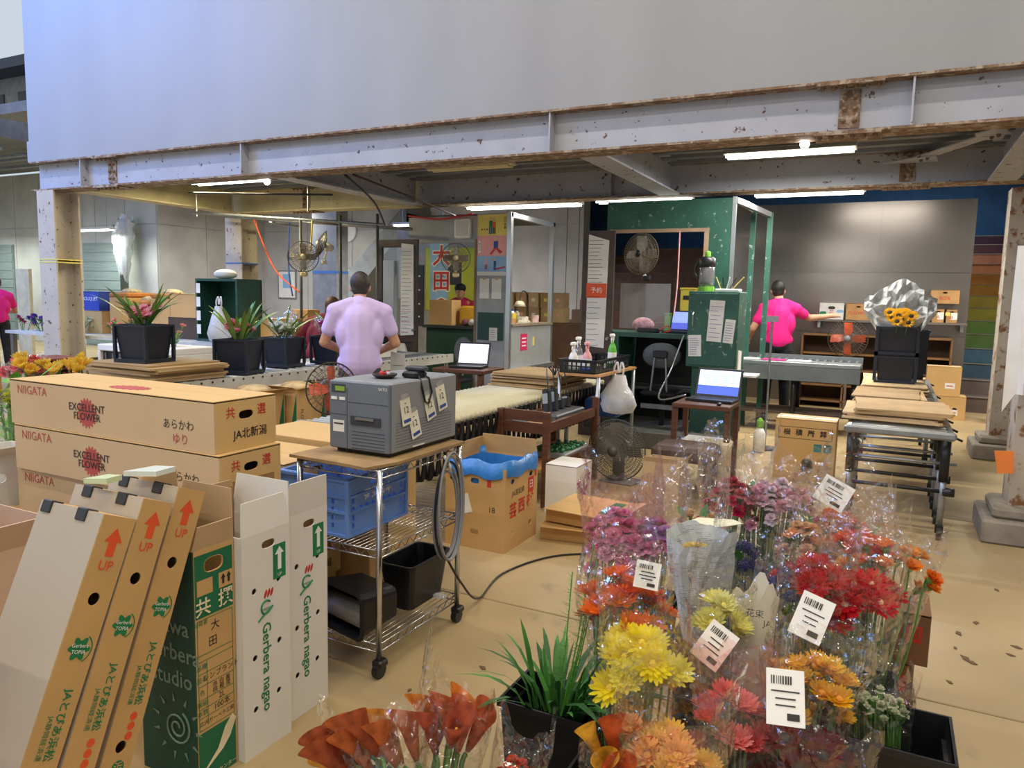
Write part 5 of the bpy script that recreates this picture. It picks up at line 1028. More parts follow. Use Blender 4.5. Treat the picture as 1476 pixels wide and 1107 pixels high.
MB().loft([rg_(-.03, .3, 0), rg_(-.012, .5, 0), rg_(-.004, .56, 1), rg_(.006, .56, 1), rg_(.006, .46, 1)], False).build('bag_liner', mat('blue_liner', '#2F7CCB', .35, var=.1, bump=.4, bscale=25), t, True, label='blue bin bag liner')
for k, (z, dx, lb) in enumerate(((0, 0, 'flattened brown carton with green stripe on the floor, lower one'), (.1, .06, 'brown carton with green flap lying on top of the flattened one'))):
    t, fr = carton('crushed_carton', lb, -1.98 + dx, -1.52 + dx, 4.32 + .03 * k, 4.78, z + .002, .085, CARD, rot=(0, 0, R(10 - 14 * k)), flaps=[('+x', .09, R(75)), ('-y', .07, R(80))], group='crushed cartons')
    patch(rect(.4, .04), GRN, t, fr['+x'], 0, 0, name='stripe'); patch(rect(.08, .3), GRN, t, fr['top'], .15, 0, name='stripe'); text('OPEN', .04, INKW, t, fr['+x'], 0, 0, lift=.003)
t, fr = carton('white_floral_carton', 'white carton with purple blossom print beside the trolley', -2.16, -1.92, 4.85, 5.15, 0, .36, WHITEBOX)
for u, v, s in ((.0, -.02, 1), (.08, .08, .6), (-.1, .05, .5)):
    for k in range(5): patch(oval(.035 * s, .075 * s, 0, .045 * s, 10, 1), mat('purple_print', '#B04A94', .6), t, fr['-y'] if 0 else fr['+x'], u, v, rot=2 * pi * k / 5, name='petal_print')
t, fr = carton('fragile_carton', 'brown carton with boxed black characters in front of the roller table', -.86, -.36, 6.95, 7.25, 0, .54, CARD, {'-y': [oval(.1, .13, .03, -.14)]}, mats={'top': CARDG}, tape=PAPER)
for k, ch_ in enumerate('横積厳禁'): text(ch_, .06, INKK, t, fr['-y'], -.15 + .1 * k, .15, bold=.02)
for a in (rect(.44, .004, 0, .2), rect(.44, .004, 0, .1), rect(.004, .1, -.22, .15), rect(.004, .1, .22, .15)): patch(a, INKK, t, fr['-y'], name='rule')
for u in (.11, .19): patch(rect(.065, .07), mat('teal_print', '#3E8088', .6), t, fr['-y'], u, .03, name='mark'); 
text('ワレ', .03, CARD, t, fr['-y'], .11, .03, lift=.003); text('天', .04, CARD, t, fr['-y'], .19, .03, lift=.003)
sp2_ = thing('sprayer', 'green and white pump sprayer on the floor by the green cabinet', 'sprayer', (-1.15, 8.05, 0)); MB().lathe([(.05, 0), (.06, .02), (.06, .2), (.03, .26)], 14).build('tank', INKW, sp2_, True); MB().lathe([(.035, .26), (.035, .33), (.015, .36)], 12).build('pump', MATS['lime_plastic'], sp2_)
pl_ = thing('hand_pole', 'thin steel pole standing right of the green booth', 'pole', (-1.12, 8.25, 0)); MB().cyl((0, 0, 0), (0, 0, 1.38), .012).build('shaft', GALV, pl_); box('head', GALV, (-.06, .06, -.02, .02, 1.36, 1.42), pl_); MB().lathe([(.12, 0), (.12, .02), (.02, .04)], 14).build('foot', BLACK, pl_)
# shelf with boxes along the partition
t = thing('wall_ledge', 'long narrow ledge on the grey partition carrying cartons', 'shelf', (0, 0, 0)); box('board', mat('ledge_grey', '#6E6660', .6), (-1.1, .96, 12.4, 12.77, 1.30, 1.33), t)
for x in (-1.0, -.1, .9): box('bracket', GALV, (x - .02, x + .02, 12.45, 12.765, 1.2, 1.3), t)
for lb, px0, py0, px1, py1, c, tx in (('white printed carton with coloured pictures on the ledge', 1181, 436, 1218, 459, '#DCDCD8', '花'), ('brown carton with red letters on the ledge', 1219, 437, 1257, 460, '#B98C58', 'FLOWER'), ('white carton with red print, mostly behind the newspaper', 1258, 440, 1282, 461, '#D6D2CA', 'KA'), ('brown carton behind the sunflower newspaper', 1283, 438, 1338, 462, '#AF8655', '花'), ('tall brown carton on top at the right end of the ledge', 1340, 422, 1384, 441, '#B38A58', 'BOX'), ('brown carton with yellow and white labels at the ledge end', 1343, 443, 1362, 462, '#B88C56', 'A'), ('brown carton with white label, last on the ledge', 1363, 443, 1381, 462, '#B08654', 'B')):
    a, b = Q(px0, py1, 12.5), Q(px1, py0, 12.5); zb = 1.332 if '441' not in str(py1) else 1.605
    t, fr = carton('ledge_carton', lb, a.x, b.x - .006, 12.44, 12.74, zb, b.z - a.z - .004, mat('bx' + c[1:], c, .7), {'-y': [oval(.06, .025, 0, (b.z - a.z) * .3, 10)]} if c[1] == 'B' else None, group='cartons on the ledge')
    text(tx, .07, INKR if c[1] in 'BD' else INKK, t, fr['-y'], 0, -.02)
    if 'pictures' in lb:
        for u, v, cc in ((-.12, -.03, INKG), (.12, 0, SKY), (0, .05, INKK)): patch(oval(.1, .05, 0, 0, 10), cc, t, fr['-y'], u, v, name='picture')
    if 'labels' in lb or 'label,' in lb: patch(rect(.08, .1), PAPER, t, fr['-y'], .03, 0, name='sticker'); patch(rect(.06, .05), YEL, t, fr['-y'], -.05, .03, name='sticker')
for lb, x0, x1, z1 in (('wooden pigeonhole shelf left of the sunflower bucket', -1.2, .0, 1.1), ('wooden pigeonhole shelf right of the sunflower bucket', .3, .78, 1.1)):
    t = thing('pigeonhole_shelf', lb, 'shelf', (0, 0, 0)); wm_ = mat('shelf_wood', '#7A5632', .6, var=.15)
    for z in (.1, .34, .58, .82, z1): box('board', wm_, (x0, x1, 12.2, 12.6, z - .015, z + .01), t)
    n_ = max(1, int((x1 - x0) / .4))
    for k in range(n_ + 1): x = x0 + (x1 - x0) * k / n_; box('upright', wm_, (x - .012, x + .012, 12.2, 12.6, 0, z1), t)
    box('back', mat('shelf_back', '#4E3722', .7), (x0, x1, 12.58, 12.6, 0, z1), t)
for lb, x, y, z, w, d, h in (('upper tan carton stacked on the floor before the tiers', .70, 12.1, .33, .42, .35, .4), ('lower tan carton stacked on the floor before the tiers', .76, 12.1, 0, .46, .38, .325), ('tan carton on the floor beside the far right column', 1.42, 12.0, 0, .3, .4, .42)):
    t, fr = carton('floor_carton', lb, x - w/2, x + w/2, y - d/2, y + d/2, z, h, CARD, {'-y': [disc(.03, .1, -.02)]} if 'lower' in lb else None, tape=PAPER, group='cartons before the tiers'); patch(rect(.12, .08), PAPER, t, fr['-y'], .08, -.06, name='sticker'); patch(rect(.08, .012), INKR, t, fr['-y'], .08, -.06, name='print', lift=.002)
# cartons stored on the brown tiers behind the left booth
rnd = random.Random(11)
for k in range(12):
    px = 742 + (k % 6) * 17; py = 478 - 32 * (k // 6); a = Q(px, py, 13.3); h = .26
    zt = .02 + .22 * 4 + .205 if k < 6 else .02 + .22 * 4 + .205
    w = .2
    t, fr = carton('tier_carton', 'small brown carton on the shelf behind the booth, %s row, %s from the left' % ('lower' if k < 6 else 'upper', ['first', 'second', 'third', 'fourth', 'fifth', 'sixth'][k % 6]), a.x - w/2, a.x + w/2, 12.52, 12.82, 1.12 + (.27 if k >= 6 else 0), .262, KR[k % 4], group='cartons behind the booth')
    patch(rect(.07, .06), [PAPER, YEL, PNK][k % 3], t, fr['-y'], 0, 0, name='sticker')
t = thing('stock_shelf', 'brown shelf carrying small cartons behind the booth', 'shelf'); a, b = Q(735, 478, 12.6), Q(835, 478, 12.6); box('board', BRN, (a.x - .4, b.x + .3, 12.45, 12.85, 1.08, 1.118), t); box('front', BRN, (a.x - .15, b.x + .2, 12.46, 12.5, 0, 1.08), t)
# ------------------------------------------------------------------ flowers
def petal_pts(L, w, cup, curl, r0, twist=0):
    """one petal as a narrow 2x4 strip starting r0 from the axis; cup lifts it, curl bends the tip"""
    out = []
    for k, (f, ww) in enumerate(((0, .35), (.4, .9), (.75, 1.0), (1.0, .35))):
        a = cup + curl * f; x = r0 + L * f * cos(cup + curl * f * .5); z = L * f * sin(cup + curl * f * .5)
        out += [(x, -w/2 * ww, z + twist * ww), (x, w/2 * ww, z - twist * ww)]
    return out
def flower_mesh(name, m, rings, seed=0):
    rnd = random.Random(seed); b = MB()
    for n, L, w, cup, curl, r0, z in rings:
        for k in range(n):
            a = 2 * pi * (k + rnd.uniform(-.25, .25)) / n; q = rnd.uniform(.9, 1.08); pts = petal_pts(L * q, w, cup + rnd.uniform(-.12, .12), curl + rnd.uniform(-.15, .15), r0, rnd.uniform(-.1, .1) * w)
            b.add([(x * cos(a) - y * sin(a), x * sin(a) + y * cos(a), zz + z) for x, y, zz in pts], [(0, 2, 3, 1), (2, 4, 5, 3), (4, 6, 7, 5)])
    return b.mesh(name, m)
def petalm(c, v=.18):
    """petal tissue: diffuse with light shining through"""
    key = 'petal_' + c[1:]
    if key in MATS: return MATS[key]
    m = mat(key, c, .5, var=v, scale=25, spec=.3); nt = m.node_tree; N, L = nt.nodes, nt.links; p = N['Principled BSDF']; tr = N.new('ShaderNodeBsdfTranslucent'); mx = N.new('ShaderNodeMixShader'); mx.inputs[0].default_value = .5
    L.new(p.inputs['Base Color'].links[0].from_socket, tr.inputs[0]); L.new(p.outputs[0], mx.inputs[1]); L.new(tr.outputs[0], mx.inputs[2]); L.new(mx.outputs[0], N['Material Output'].inputs[0])
    return m
GREENST = mat('stem_green', '#5E8A3A', .5, var=.2, scale=10); GREENLF = mat('leaf_green', '#3F7A2E', .5, var=.25, scale=8); GREENDK = mat('leaf_dark', '#2C5A26', .5, var=.25, scale=8)
FLW = {}
def gerbera(c, cc='#7A6A2A', r=.048, cup=.15, center=.012):
    r = r * 1.12
    k = ('g', c, cc, r, cup)
    if k not in FLW:
        FLW[k] = (flower_mesh('flower', petalm(c), [(22, r * .82, r * .21, cup, .12, r * .2, 0), (18, r * .62, r * .2, cup + .25, .1, r * .18, .002), (14, r * .35, r * .14, cup + .5, 0, r * .15, .003)], sum(map(ord, c)) % 97), MB().ball((0, 0, .003), center, 8, 5, (1, 1, .5)).lathe([(.004, -.02), (.011, -.012), (.014, -.002)], 8).mesh('centre', mat('centre_' + cc[1:], cc, .7, var=.3, scale=90), True))
    return FLW[k]
def cupflower(c, r=.03, cc='#5E8A3A'):
    r = r * 1.15
    k = ('c', c, r)
    if k not in FLW: FLW[k] = (flower_mesh('flower', petalm(c), [(12, r, r * .55, .75, -.3, r * .1, 0), (10, r * .85, r * .5, 1.0, -.2, r * .08, .003), (8, r * .6, r * .4, 1.2, 0, r * .05, .005)], 5), MB().lathe([(.003, -.02), (r * .3, -.006), (r * .35, .004)], 8).mesh('calyx', GREENST, True))
    return FLW[k]
def carnation(c, r=.028):
    r = r * 1.3
    k = ('k', c, r)
    if k not in FLW: FLW[k] = (flower_mesh('flower', petalm(c, .3), [(12, r, r * .6, .1, -.2, 0, 0), (11, r * .9, r * .6, .5, .2, 0, .004), (9, r * .8, r * .55, .9, -.3, 0, .006), (7, r * .7, r * .5, 1.25, .2, 0, .008)], 9), MB().lathe([(.003, -.03), (.008, -.02), (.009, .002)], 7).mesh('calyx', GREENST, True))
    return FLW[k]
def globe(c, r=.02):
    r = r * 1.15
    k = ('e', c, r)
    if k not in FLW:
        b = MB().ball((0, 0, 0), r * .72, 10, 7)
        for i in range(46):
            ph = math.acos(1 - 2 * (i + .5) / 46); th = i * 2.39996; d = V((sin(ph) * cos(th), sin(ph) * sin(th), cos(ph))); u = d.orthogonal().normalized() * r * .12; w = d.cross(u)
            b.add([d * r * .6 + u, d * r * .6 - u * .5 + w * .87, d * r * .6 - u * .5 - w * .87, d * r * 1.15], [(0, 1, 3), (1, 2, 3), (2, 0, 3)])
        FLW[k] = (b.mesh('flower', petalm(c, .35)), MB().lathe([(.003, -r), (.006, -r * .7)], 6).mesh('calyx', GREENST))
    return FLW[k]
def calla(c, s=1.0):
    k = ('l', c, s)
    if k not in FLW:
        rings = []
        for i in range(8):
            f = i / 7; rr = s * (.007 + .026 * f ** .8 + .02 * max(0, f - .7) * 1.5); rings.append([(rr * cos(a) * (1 + .0 * f) + (.022 * s * max(0, f - .6) * (1 + cos(a))), rr * sin(a), s * (.12 * f + .05 * max(0, f - .4) * (1 + cos(a)) * .8)) for a in [2 * pi * j / 16 for j in range(16)]])
        FLW[k] = (MB().loft(rings, False).mesh('flower', petalm(c, .35), True), MB().tube([(0, 0, .02), (.004, 0, .09 * s)], [.006, .004], 6).mesh('spadix', flat('spadix_yellow', '#D9A53A', .6), True))
    return FLW[k]
def sunflower():
    if 's' not in FLW: FLW['s'] = (flower_mesh('flower', petalm('#F0B81E'), [(20, .035, .012, .1, .1, .02, 0), (18, .032, .011, .3, .1, .02, .002)], 3), MB().ball((0, 0, .002), .023, 10, 6, (1, 1, .4)).mesh('centre', mat('sun_centre', '#3A2412', .8, var=.3, scale=80), True))
    return FLW['s']
def sleeve(base, head, R_, ext, seed, m, start=.3, name='wrapper', parent=None, n=30, peaks=3, flat_=.75, wr=.12, edge=.7):
    """conical sheet of film or paper around the stems, wrinkled, with a ragged pointed rim above the blooms"""
    base, head = V(base), V(head); ax = head - base; L = ax.length; d = ax.normalized(); u = V((1, 0, 0)) - d * d.x; u.normalize(); w = d.cross(u); rnd = random.Random(seed); ph = rnd.uniform(0, 6); rings = []
    M_ = 11
    for i in range(M_ + 1):
        f = start + (1 - start) * i / M_; ring = []
        for k in range(n):
            a = 2 * pi * k / n; pk = max(0, cos(peaks / 2 * (a - ph))) ** 3
            if f >= .999: pass
            tt = f * (L + ext); top = i / M_
            tt += top ** 3 * (ext + .03) * edge * (1.25 * pk - .35 + .6 * noise.noise((3 * cos(a) + seed, 3 * sin(a), 1.7)))
            r = .03 + (R_ - .03) * min(1, f * (L + ext) / L) ** .9 * (1 + .12 * top * pk)
            nz = noise.noise((2.2 * cos(a) + seed, 2.2 * sin(a) - seed, tt * 7)); nz2 = noise.noise((6 * cos(a) + seed, 6 * sin(a), tt * 16 + seed))
            r *= 1 + wr * 1.6 * nz + wr * .9 * nz2
            ring.append(base + d * tt + (u * cos(a) + w * sin(a) * flat_) * r)
        rings.append(ring)
    b = MB(); b.loft(rings, False); o = b.build(name, m, parent, m is not NEWS); return o
def price_tag(parent, px, py, dist_pt, w=.075, h=.1, rot=.2, face_to=None, seed=1):
    """white printed price card, standing a little in front of the sleeve"""
    c = V(dist_pt); n = (CP - c).normalized(); n = (n + V((0, 0, .15))).normalized(); u = V((0, 0, 1)).cross(n).normalized(); v = n.cross(u)
    M_ = Matrix(((u.x, v.x, n.x, c.x), (u.y, v.y, n.y, c.y), (u.z, v.z, n.z, c.z), (0, 0, 0, 1))) @ Matrix.Rotation(rot, 4, 'Z')
    t = MB().panel(rect(w, h), [], .0008, M_).build('price_tag', PAPER, parent, label='white price card with bar code')
    rnd = random.Random(seed); x = -w * .36
    while x < w * .36: bw = rnd.choice((.0012, .002, .003)); patch(rect(bw, h * .16, x, h * .3), INKK, t, M_, name='bar', lift=.0015); x += bw + rnd.choice((.0015, .0025))
    for v_ in (.08, -.04, -.16): patch(rect(w * rnd.uniform(.4, .75), .003, 0, h * v_), INKK, t, M_, name='print_line', lift=.0015)
    patch(rect(w * .3, h * .12, w * .2, -h * .34), INKK, t, M_, name='print_block', lift=.0015); text('No.%d' % (100 + 37 * seed), h * .11, INKK, t, M_, -w * .22, -h * .34, lift=.0015)
def bouquet(label, head, base, n, kinds, spread, R_, ext=.12, film_=CELLO, seed=1, rings=None, tilt=.5, vary=.05, stem=.0032, tagat=None, leaves=0, name='bouquet', group=None, start=.35, stem_m=None, peaks=3, wr=.12, facing=None, flat_=.75):
    head, base = V(head), V(base); t = thing(name, label, 'bouquet', (base.x, base.y, base.z), group=group); rnd = random.Random(seed); off = base.copy()
    ax = (head - base); d = ax.normalized(); u = V((1, 0, 0)) - d * d.x; u.normalize(); w = d.cross(u)
    for k in range(n):
        r = spread * math.sqrt((k + .5) / n); a = k * 2.39996 + seed; q = u * cos(a) * r + w * sin(a) * r * .8
        pos = head + q - d * (r / spread) * vary * rnd.uniform(.4, 1.4) + V((0, 0, rnd.uniform(-.02, .02)))
        me, ce = kinds[k % len(kinds)]; nrm = (d + q / max(spread, .01) * tilt + V((rnd.uniform(-.2, .2), rnd.uniform(-.2, .2) - .15, 0)))
        if facing is not None: nrm = nrm.lerp(V(facing), .6)
        o = obj('flower', me, t, pos - off); o.rotation_euler = nrm.normalized().to_track_quat('Z', 'Y').to_euler(); obj('flower_centre', ce, o)
        nn = nrm.normalized(); mid = base.lerp(pos, .6) + q * .15
        st = MB().tube([p - off for p in smooth_path([base + q * .12, mid, pos - nn * .03, pos - nn * .006], 3)], stem, 5).build('stem', stem_m or GREENST, t, True)
    for k in range(leaves):
        a = rnd.uniform(0, 6.3); f = rnd.uniform(.45, .95); p = base.lerp(head, f) + (u * cos(a) + w * sin(a)) * spread * f * .8; L = rnd.uniform(.05, .1); dd = (u * cos(a) + w * sin(a) + d * 1.2).normalized(); s_ = dd.cross(d).normalized() * L * .22
        MB().add([p - off, p + dd * L * .5 + s_ - off, p + dd * L - off, p + dd * L * .5 - s_ - off], [(0, 1, 2, 3)]).build('leaf', GREENLF, t)
    if film_: s = sleeve(base - off, head - off, R_, ext, seed, film_, start, parent=t, peaks=peaks, wr=wr, flat_=flat_)
    if tagat:
        c = tagat[0] if not isinstance(tagat[0], (int, float)) else None
        px, py, up = tagat[:3]; dd = ray(px, py); dist = (head - CP).length * tagat[3]; p = CP + dd.normalized() * dist
        price_tag(t, px, py, p - off, rot=tagat[4], w=tagat[5] if len(tagat) > 5 else .075, h=tagat[6] if len(tagat) > 6 else .1, seed=seed) if 0 else _tag(t, off, p, tagat, seed)
    return t
def _tag(t, off, p, tagat, seed):
    e = len(bpy.data.objects); n = (CP - p).normalized(); n = (n + V((0, 0, .15))).normalized(); u = V((0, 0, 1)).cross(n).normalized(); v = n.cross(u); c = p - off
    M_ = Matrix(((u.x, v.x, n.x, c.x), (u.y, v.y, n.y, c.y), (u.z, v.z, n.z, c.z), (0, 0, 0, 1))) @ Matrix.Rotation(tagat[4], 4, 'Z'); w, h = tagat[5:7]
    tg = MB().panel(rect(w, h), [], .0008, M_).build('price_tag', PAPER, t, label='white price card with bar code'); rnd = random.Random(seed); x = -w * .36
    while x < w * .2: bw = rnd.choice((.0014, .0024, .0034)); patch(rect(bw, h * .15, x, h * .3), INKK, tg, M_, name='bar', lift=.0015); x += bw + rnd.choice((.002, .003))
    for v_ in (.1, -.03, -.15): patch(rect(w * rnd.uniform(.4, .75), .003, 0, h * v_), INKK, tg, M_, name='print_line', lift=.0015)
    patch(rect(w * .32, h * .12, w * .2, -h * .34), INKK, tg, M_, name='print_block', lift=.0015)
NEWS = None
def newsprint():
    m = bpy.data.materials.new('newsprint'); m.use_nodes = True; nt = m.node_tree; N, L = nt.nodes, nt.links; b = N['Principled BSDF']; b.inputs['Roughness'].default_value = .8
    tc = N.new('ShaderNodeTexCoord'); mp = N.new('ShaderNodeMapping'); mp.inputs['Rotation'].default_value = (1.5708, 0, .2); L.new(tc.outputs['Object'], mp.inputs[0])
    br = N.new('ShaderNodeTexBrick'); br.inputs['Scale'].default_value = 17; br.inputs['Mortar Size'].default_value = .02; br.inputs['Color1'].default_value = lin('#6A6E72'); br.inputs['Color2'].default_value = lin('#CACDCE'); br.inputs['Mortar'].default_value = lin('#DCDEDE'); br.inputs['Row Height'].default_value = .12; br.inputs['Brick Width'].default_value = .5; br.inputs['Bias'].default_value = .55
    L.new(mp.outputs[0], br.inputs['Vector'])
    n = N.new('ShaderNodeTexNoise'); n.inputs['Scale'].default_value = 9; L.new(tc.outputs['Object'], n.inputs[0]); r = N.new('ShaderNodeValToRGB'); r.color_ramp.elements[0].position = .56; r.color_ramp.elements[1].position = .62; L.new(n.outputs[0], r.inputs[0])
    mx = N.new('ShaderNodeMix'); mx.data_type = 'RGBA'; L.new(r.outputs[0], mx.inputs[0]); L.new(br.outputs[0], mx.inputs[6]); mx.inputs[7].default_value = lin('#DADCDC'); L.new(mx.outputs[2], b.inputs['Base Color'])
    return m
NEWS = newsprint()
# buckets under the foreground bunches
def crate_bucket(label, x, y, w, d, h, m=BLACK, group='black flower buckets', z=0):
    t = thing('flower_bucket', label, 'bucket', (x, y, z), group=group); k = .82
    def rg(f, hh, i=0): return [(sx * (w/2 * f - i), sy * (d/2 * f - i), hh) for sx, sy in ((-1, -1), (1, -1), (1, 1), (-1, 1))]
    MB().loft([rg(k, 0), rg(1, h), rg(1.06, h), rg(1.06, h - .02), rg(1.05, h - .02)], False).build('shell', m, t); MB().loft([rg(1, h, .004), rg(k, .01, .004)], False).build('inside', m, t); MB().add(rg(k, .012), [(0, 1, 2, 3)]).build('bottom', m, t)
    for s in (-1, 1): box('side_rib', m, (s * w/2 * .93 - .008, s * w/2 * .93 + .008, -d * .3, d * .3, h * .1, h * .9), t)
    return t
for lb, x, y, w, d, h in (('black bucket under the orange and yellow gerberas', -.53, 1.80, .26, .34, .34), ('black bucket under the coral and golden bunches', -.2, 1.88, .26, .26, .3), ('black bucket under the pale yellow bunch and newspaper', -.36, 2.28, .28, .26, .36), ('black bucket under the newspaper-wrapped bunch', -.48, 2.66, .28, .26, .36), ('black bucket under the red gerberas', -.06, 2.52, .3, .26, .36), ('black bucket under the pink stocks', -.87, 2.92, .3, .28, .32), ('black bucket under the carnations', -.5, 3.3, .38, .26, .36), ('black bucket under the peach mixed bunch', -.12, 3.08, .26, .26, .36)):
    crate_bucket(lb, x, y, w, d, h)
rb = crate_bucket('black bucket at the right holding white filler flowers', .09, 2.18, .26, .24, .42)
crate_bucket('dark bucket with the leafy greens in the foreground', -.82, 1.97, .28, .2, .36)
crate_bucket('black bucket under the left callas', -1.14, 1.5, .34, .2, .22); crate_bucket('black bucket under the small red bunch', -.8, 1.56, .18, .18, .2)
def H(px, py, z): return Z(px, py, z)
ORG = [gerbera('#E86A1E', '#8A3A18', .05, .55), gerbera('#C8381A', '#5A1A10', .05, .6), gerbera('#EE7A2A', '#8A3A18', .052, .7)]
bouquet('orange and rust gerberas in clear film with a price card', H(900, 825, .76), (-.58, 1.86, .06), 15, ORG, .125, .14, .10, seed=3, tilt=.8, vary=.13, tagat=(933, 829, 0, .955, -.12, .068, .075), peaks=4)
bouquet('bright yellow gerberas in clear film below the orange ones', H(925, 918, .68), (-.52, 1.78, .06), 13, [gerbera('#F5DE2E', '#E0C030', .05, .35), gerbera('#F2E768', '#D8C83A', .048, .5)], .095, .115, .09, seed=5, tilt=.8, vary=.11, facing=(.1, -.7, .5))
bouquet('peach gerberas in clear film at the front', H(965, 1062, .52), (-.45, 1.72, .04), 17, [gerbera('#F4B36A', '#C98A3A', .045, .55), gerbera('#F6C65C', '#C98A3A', .042, .6)], .115, .135, .15, seed=7, tilt=.5, vary=.12, start=.4)
bouquet('rust and yellow callas at the bottom edge of the picture', H(885, 1105, .42), (-.55, 1.7, .03), 6, [calla('#C0582A', .8), calla('#D8A030', .7)], .06, .085, .1, seed=8)
bouquet('pale yellow chrysanthemums lying over in clear film', H(1040, 855, .71), (-.42, 2.2, .06), 8, [gerbera('#F3EA8C', '#E5D45A', .045, .6), gerbera('#F5F0A8', '#E5D45A', .04, .8)], .075, .095, .07, seed=9, tilt=.9, vary=.14, tagat=(1030, 930, 0, .97, -.55, .085, .115))
bouquet('coral pink gerberas in hazy film with white ribbon', H(1055, 985, .57), (-.27, 1.86, .05), 14, [gerbera('#F2767A', '#B84A50', .042, .7), gerbera('#F59A98', '#C05A58', .042, .6)], .09, .105, .12, seed=10, tilt=.5, vary=.16, film_=film('pink_film', '#FDEAE8', .04, .15, .8, 12, .5))
bouquet('golden yellow gerberas in a tall clear sleeve with price cards', H(1180, 945, .63), (-.16, 1.95, .05), 19, [gerbera('#F7BC2A', '#E0962A', .036, .55), gerbera('#F5CB4A', '#D8902A', .034, .7)], .105, .125, .11, seed=11, tilt=.5, vary=.14, tagat=(1170, 890, 0, 1.0, -.3, .085, .12))
bouquet('dark red gerberas in violet tinted film at the front right', H(1175, 1075, .48), (-.14, 1.82, .03), 13, [gerbera('#720A16', '#14080A', .043, .3, .018), gerbera('#560812', '#100606', .043, .35, .018)], .125, .14, .12, seed=12, tilt=.7, vary=.12, facing=(0, -.7, .6), film_=film('violet_film', '#F6ECF0', .012, .15, .8, 12, .5), tagat=(1132, 1005, 0, .93, .08, .085, .125))
ct = bouquet('white filler flowers in the right black bucket', H(1262, 998, .47), (.07, 2.16, .05), 26, [carnation('#E4E2CC', .013), cupflower('#DCE0C0', .011)], .085, .1, .05, seed=13, leaves=10, film_=CELLO)
bouquet('red gerberas in clear film, left of the pair', H(1172, 818, .74), (-.14, 2.5, .06), 9, [gerbera('#C21320', '#6A1018', .05, .25), gerbera('#A80E1C', '#5A1014', .05, .3)], .095, .12, .11, seed=14, tilt=.7, vary=.11, facing=(0, -.6, .6))
bouquet('red gerberas in clear film, right of the pair', H(1240, 822, .74), (-.02, 2.52, .06), 9, [gerbera('#C81420', '#D8B08A', .052, .2), gerbera('#A80E1C', '#5A1014', .05, .3)], .095, .125, .14, seed=15, tilt=.7, vary=.11, facing=(0, -.6, .6), peaks=4)
bouquet('orange ranunculus spilling out of clear film at the right', H(1290, 785, .77), (.0, 2.58, .06), 16, [cupflower('#F2922E', .032), cupflower('#F0A23C', .034), cupflower('#E87A22', .03)], .15, .13, .08, seed=16, tilt=1.0, vary=.12)
bouquet('blue globe thistles in film beside the newspaper', H(1078, 782, .73), (-.42, 2.6, .06), 18, [globe('#4A4A86', .021), globe('#3C3E78', .019)], .10, .105, .09, seed=17, vary=.14, leaves=8, stem_m=mat('thistle_stem', '#8A9488', .6))
bouquet('blue globe thistles in front of the red gerberas', H(1128, 820, .72), (-.26, 2.3, .06), 15, [globe('#4E5290', .021), globe('#42467E', .02)], .075, .085, .04, seed=18, vary=.12, leaves=6, stem_m=MATS['thistle_stem'])
bouquet('pink stock flowers in clear film, left one', H(893, 742, .66), (-.93, 2.92, .05), 36, [carnation('#FF96C6', .034), carnation('#FFB0D4', .034), carnation('#F070AE', .03)], .135, .16, .18, seed=19, tilt=.8, vary=.16, film_=film('pink_edge_film', '#FDF0F4', .02, .12, .9, 11, .55))
bouquet('pink and violet stock flowers in clear film, right one', H(948, 752, .65), (-.83, 2.88, .05), 18, [carnation('#F790C4', .032), carnation('#C890D4', .03), carnation('#FFB4D4', .03)], .09, .12, .2, seed=20, tilt=.8, vary=.12, leaves=8)
bouquet('bunch of buds in a tall clear sleeve above the newspaper wrap', H(998, 742, .68), (-.6, 3.05, .05), 9, [cupflower('#E6C79A', .02), cupflower('#DDB08A', .018)], .08, .15, .24, seed=21, leaves=22)
nw = bouquet('bunch wrapped in grey newspaper in the middle of the flowers', H(1010, 778, .74), (-.52, 2.66, .05), 5, [cupflower('#E8D28A', .022)], .06, .115, .03, seed=22, film_=NEWS, leaves=8, wr=.11, start=.2, peaks=2)
MB().panel([(-.09, -.02), (.02, -.03), (.1, .015), (.06, .03), (-.06, .012)], [], .002, Matrix.Translation(H(1030, 752, .76) - V((-.52, 2.66, .05))) @ Matrix.Rotation(R(20), 4, 'X')).build('paper_corner', flat('cream_fold', '#E0DDC0', .7), nw)
pp = bouquet('bunch in printed cream paper in front of the newspaper wrap', H(1085, 880, .64), (-.3, 2.22, .05), 3, [cupflower('#D8D0B0', .02)], .04, .068, .05, seed=23, film_=flat('cream_wrap', '#D9D2BE', .5), wr=.08, start=.25)
for k, (u, v) in enumerate(((1088, 885), (1106, 900))):
    c = Q(u, v, 2.09) - V((-.3, 2.22, .05)); n_ = (CP - Q(u, v, 2.09)).normalized(); uu = V((0, 0, 1)).cross(n_).normalized(); vv = n_.cross(uu)
    text(['花束', 'JA'][k], .024, INKK, pp, Matrix(((uu.x, vv.x, n_.x, c.x), (uu.y, vv.y, n_.y, c.y), (uu.z, vv.z, n_.z, c.z), (0, 0, 0, 1))), lift=.004)
bouquet('crimson spray carnations in a tall clear sleeve', H(1055, 692, .78), (-.62, 3.32, .06), 30, [carnation('#C81A4A', .024), carnation('#E0305A', .022), carnation('#E88A90', .022)], .12, .15, .19, seed=24, vary=.16, leaves=14)
bouquet('pale pink spray carnations in a tall clear sleeve', H(1122, 700, .77), (-.42, 3.32, .06), 64, [carnation('#FFDCE6', .026), carnation('#FFC8D8', .026), carnation('#FFAEC6', .024)], .15, .18, .18, seed=25, vary=.13, leaves=16, tilt=.5)
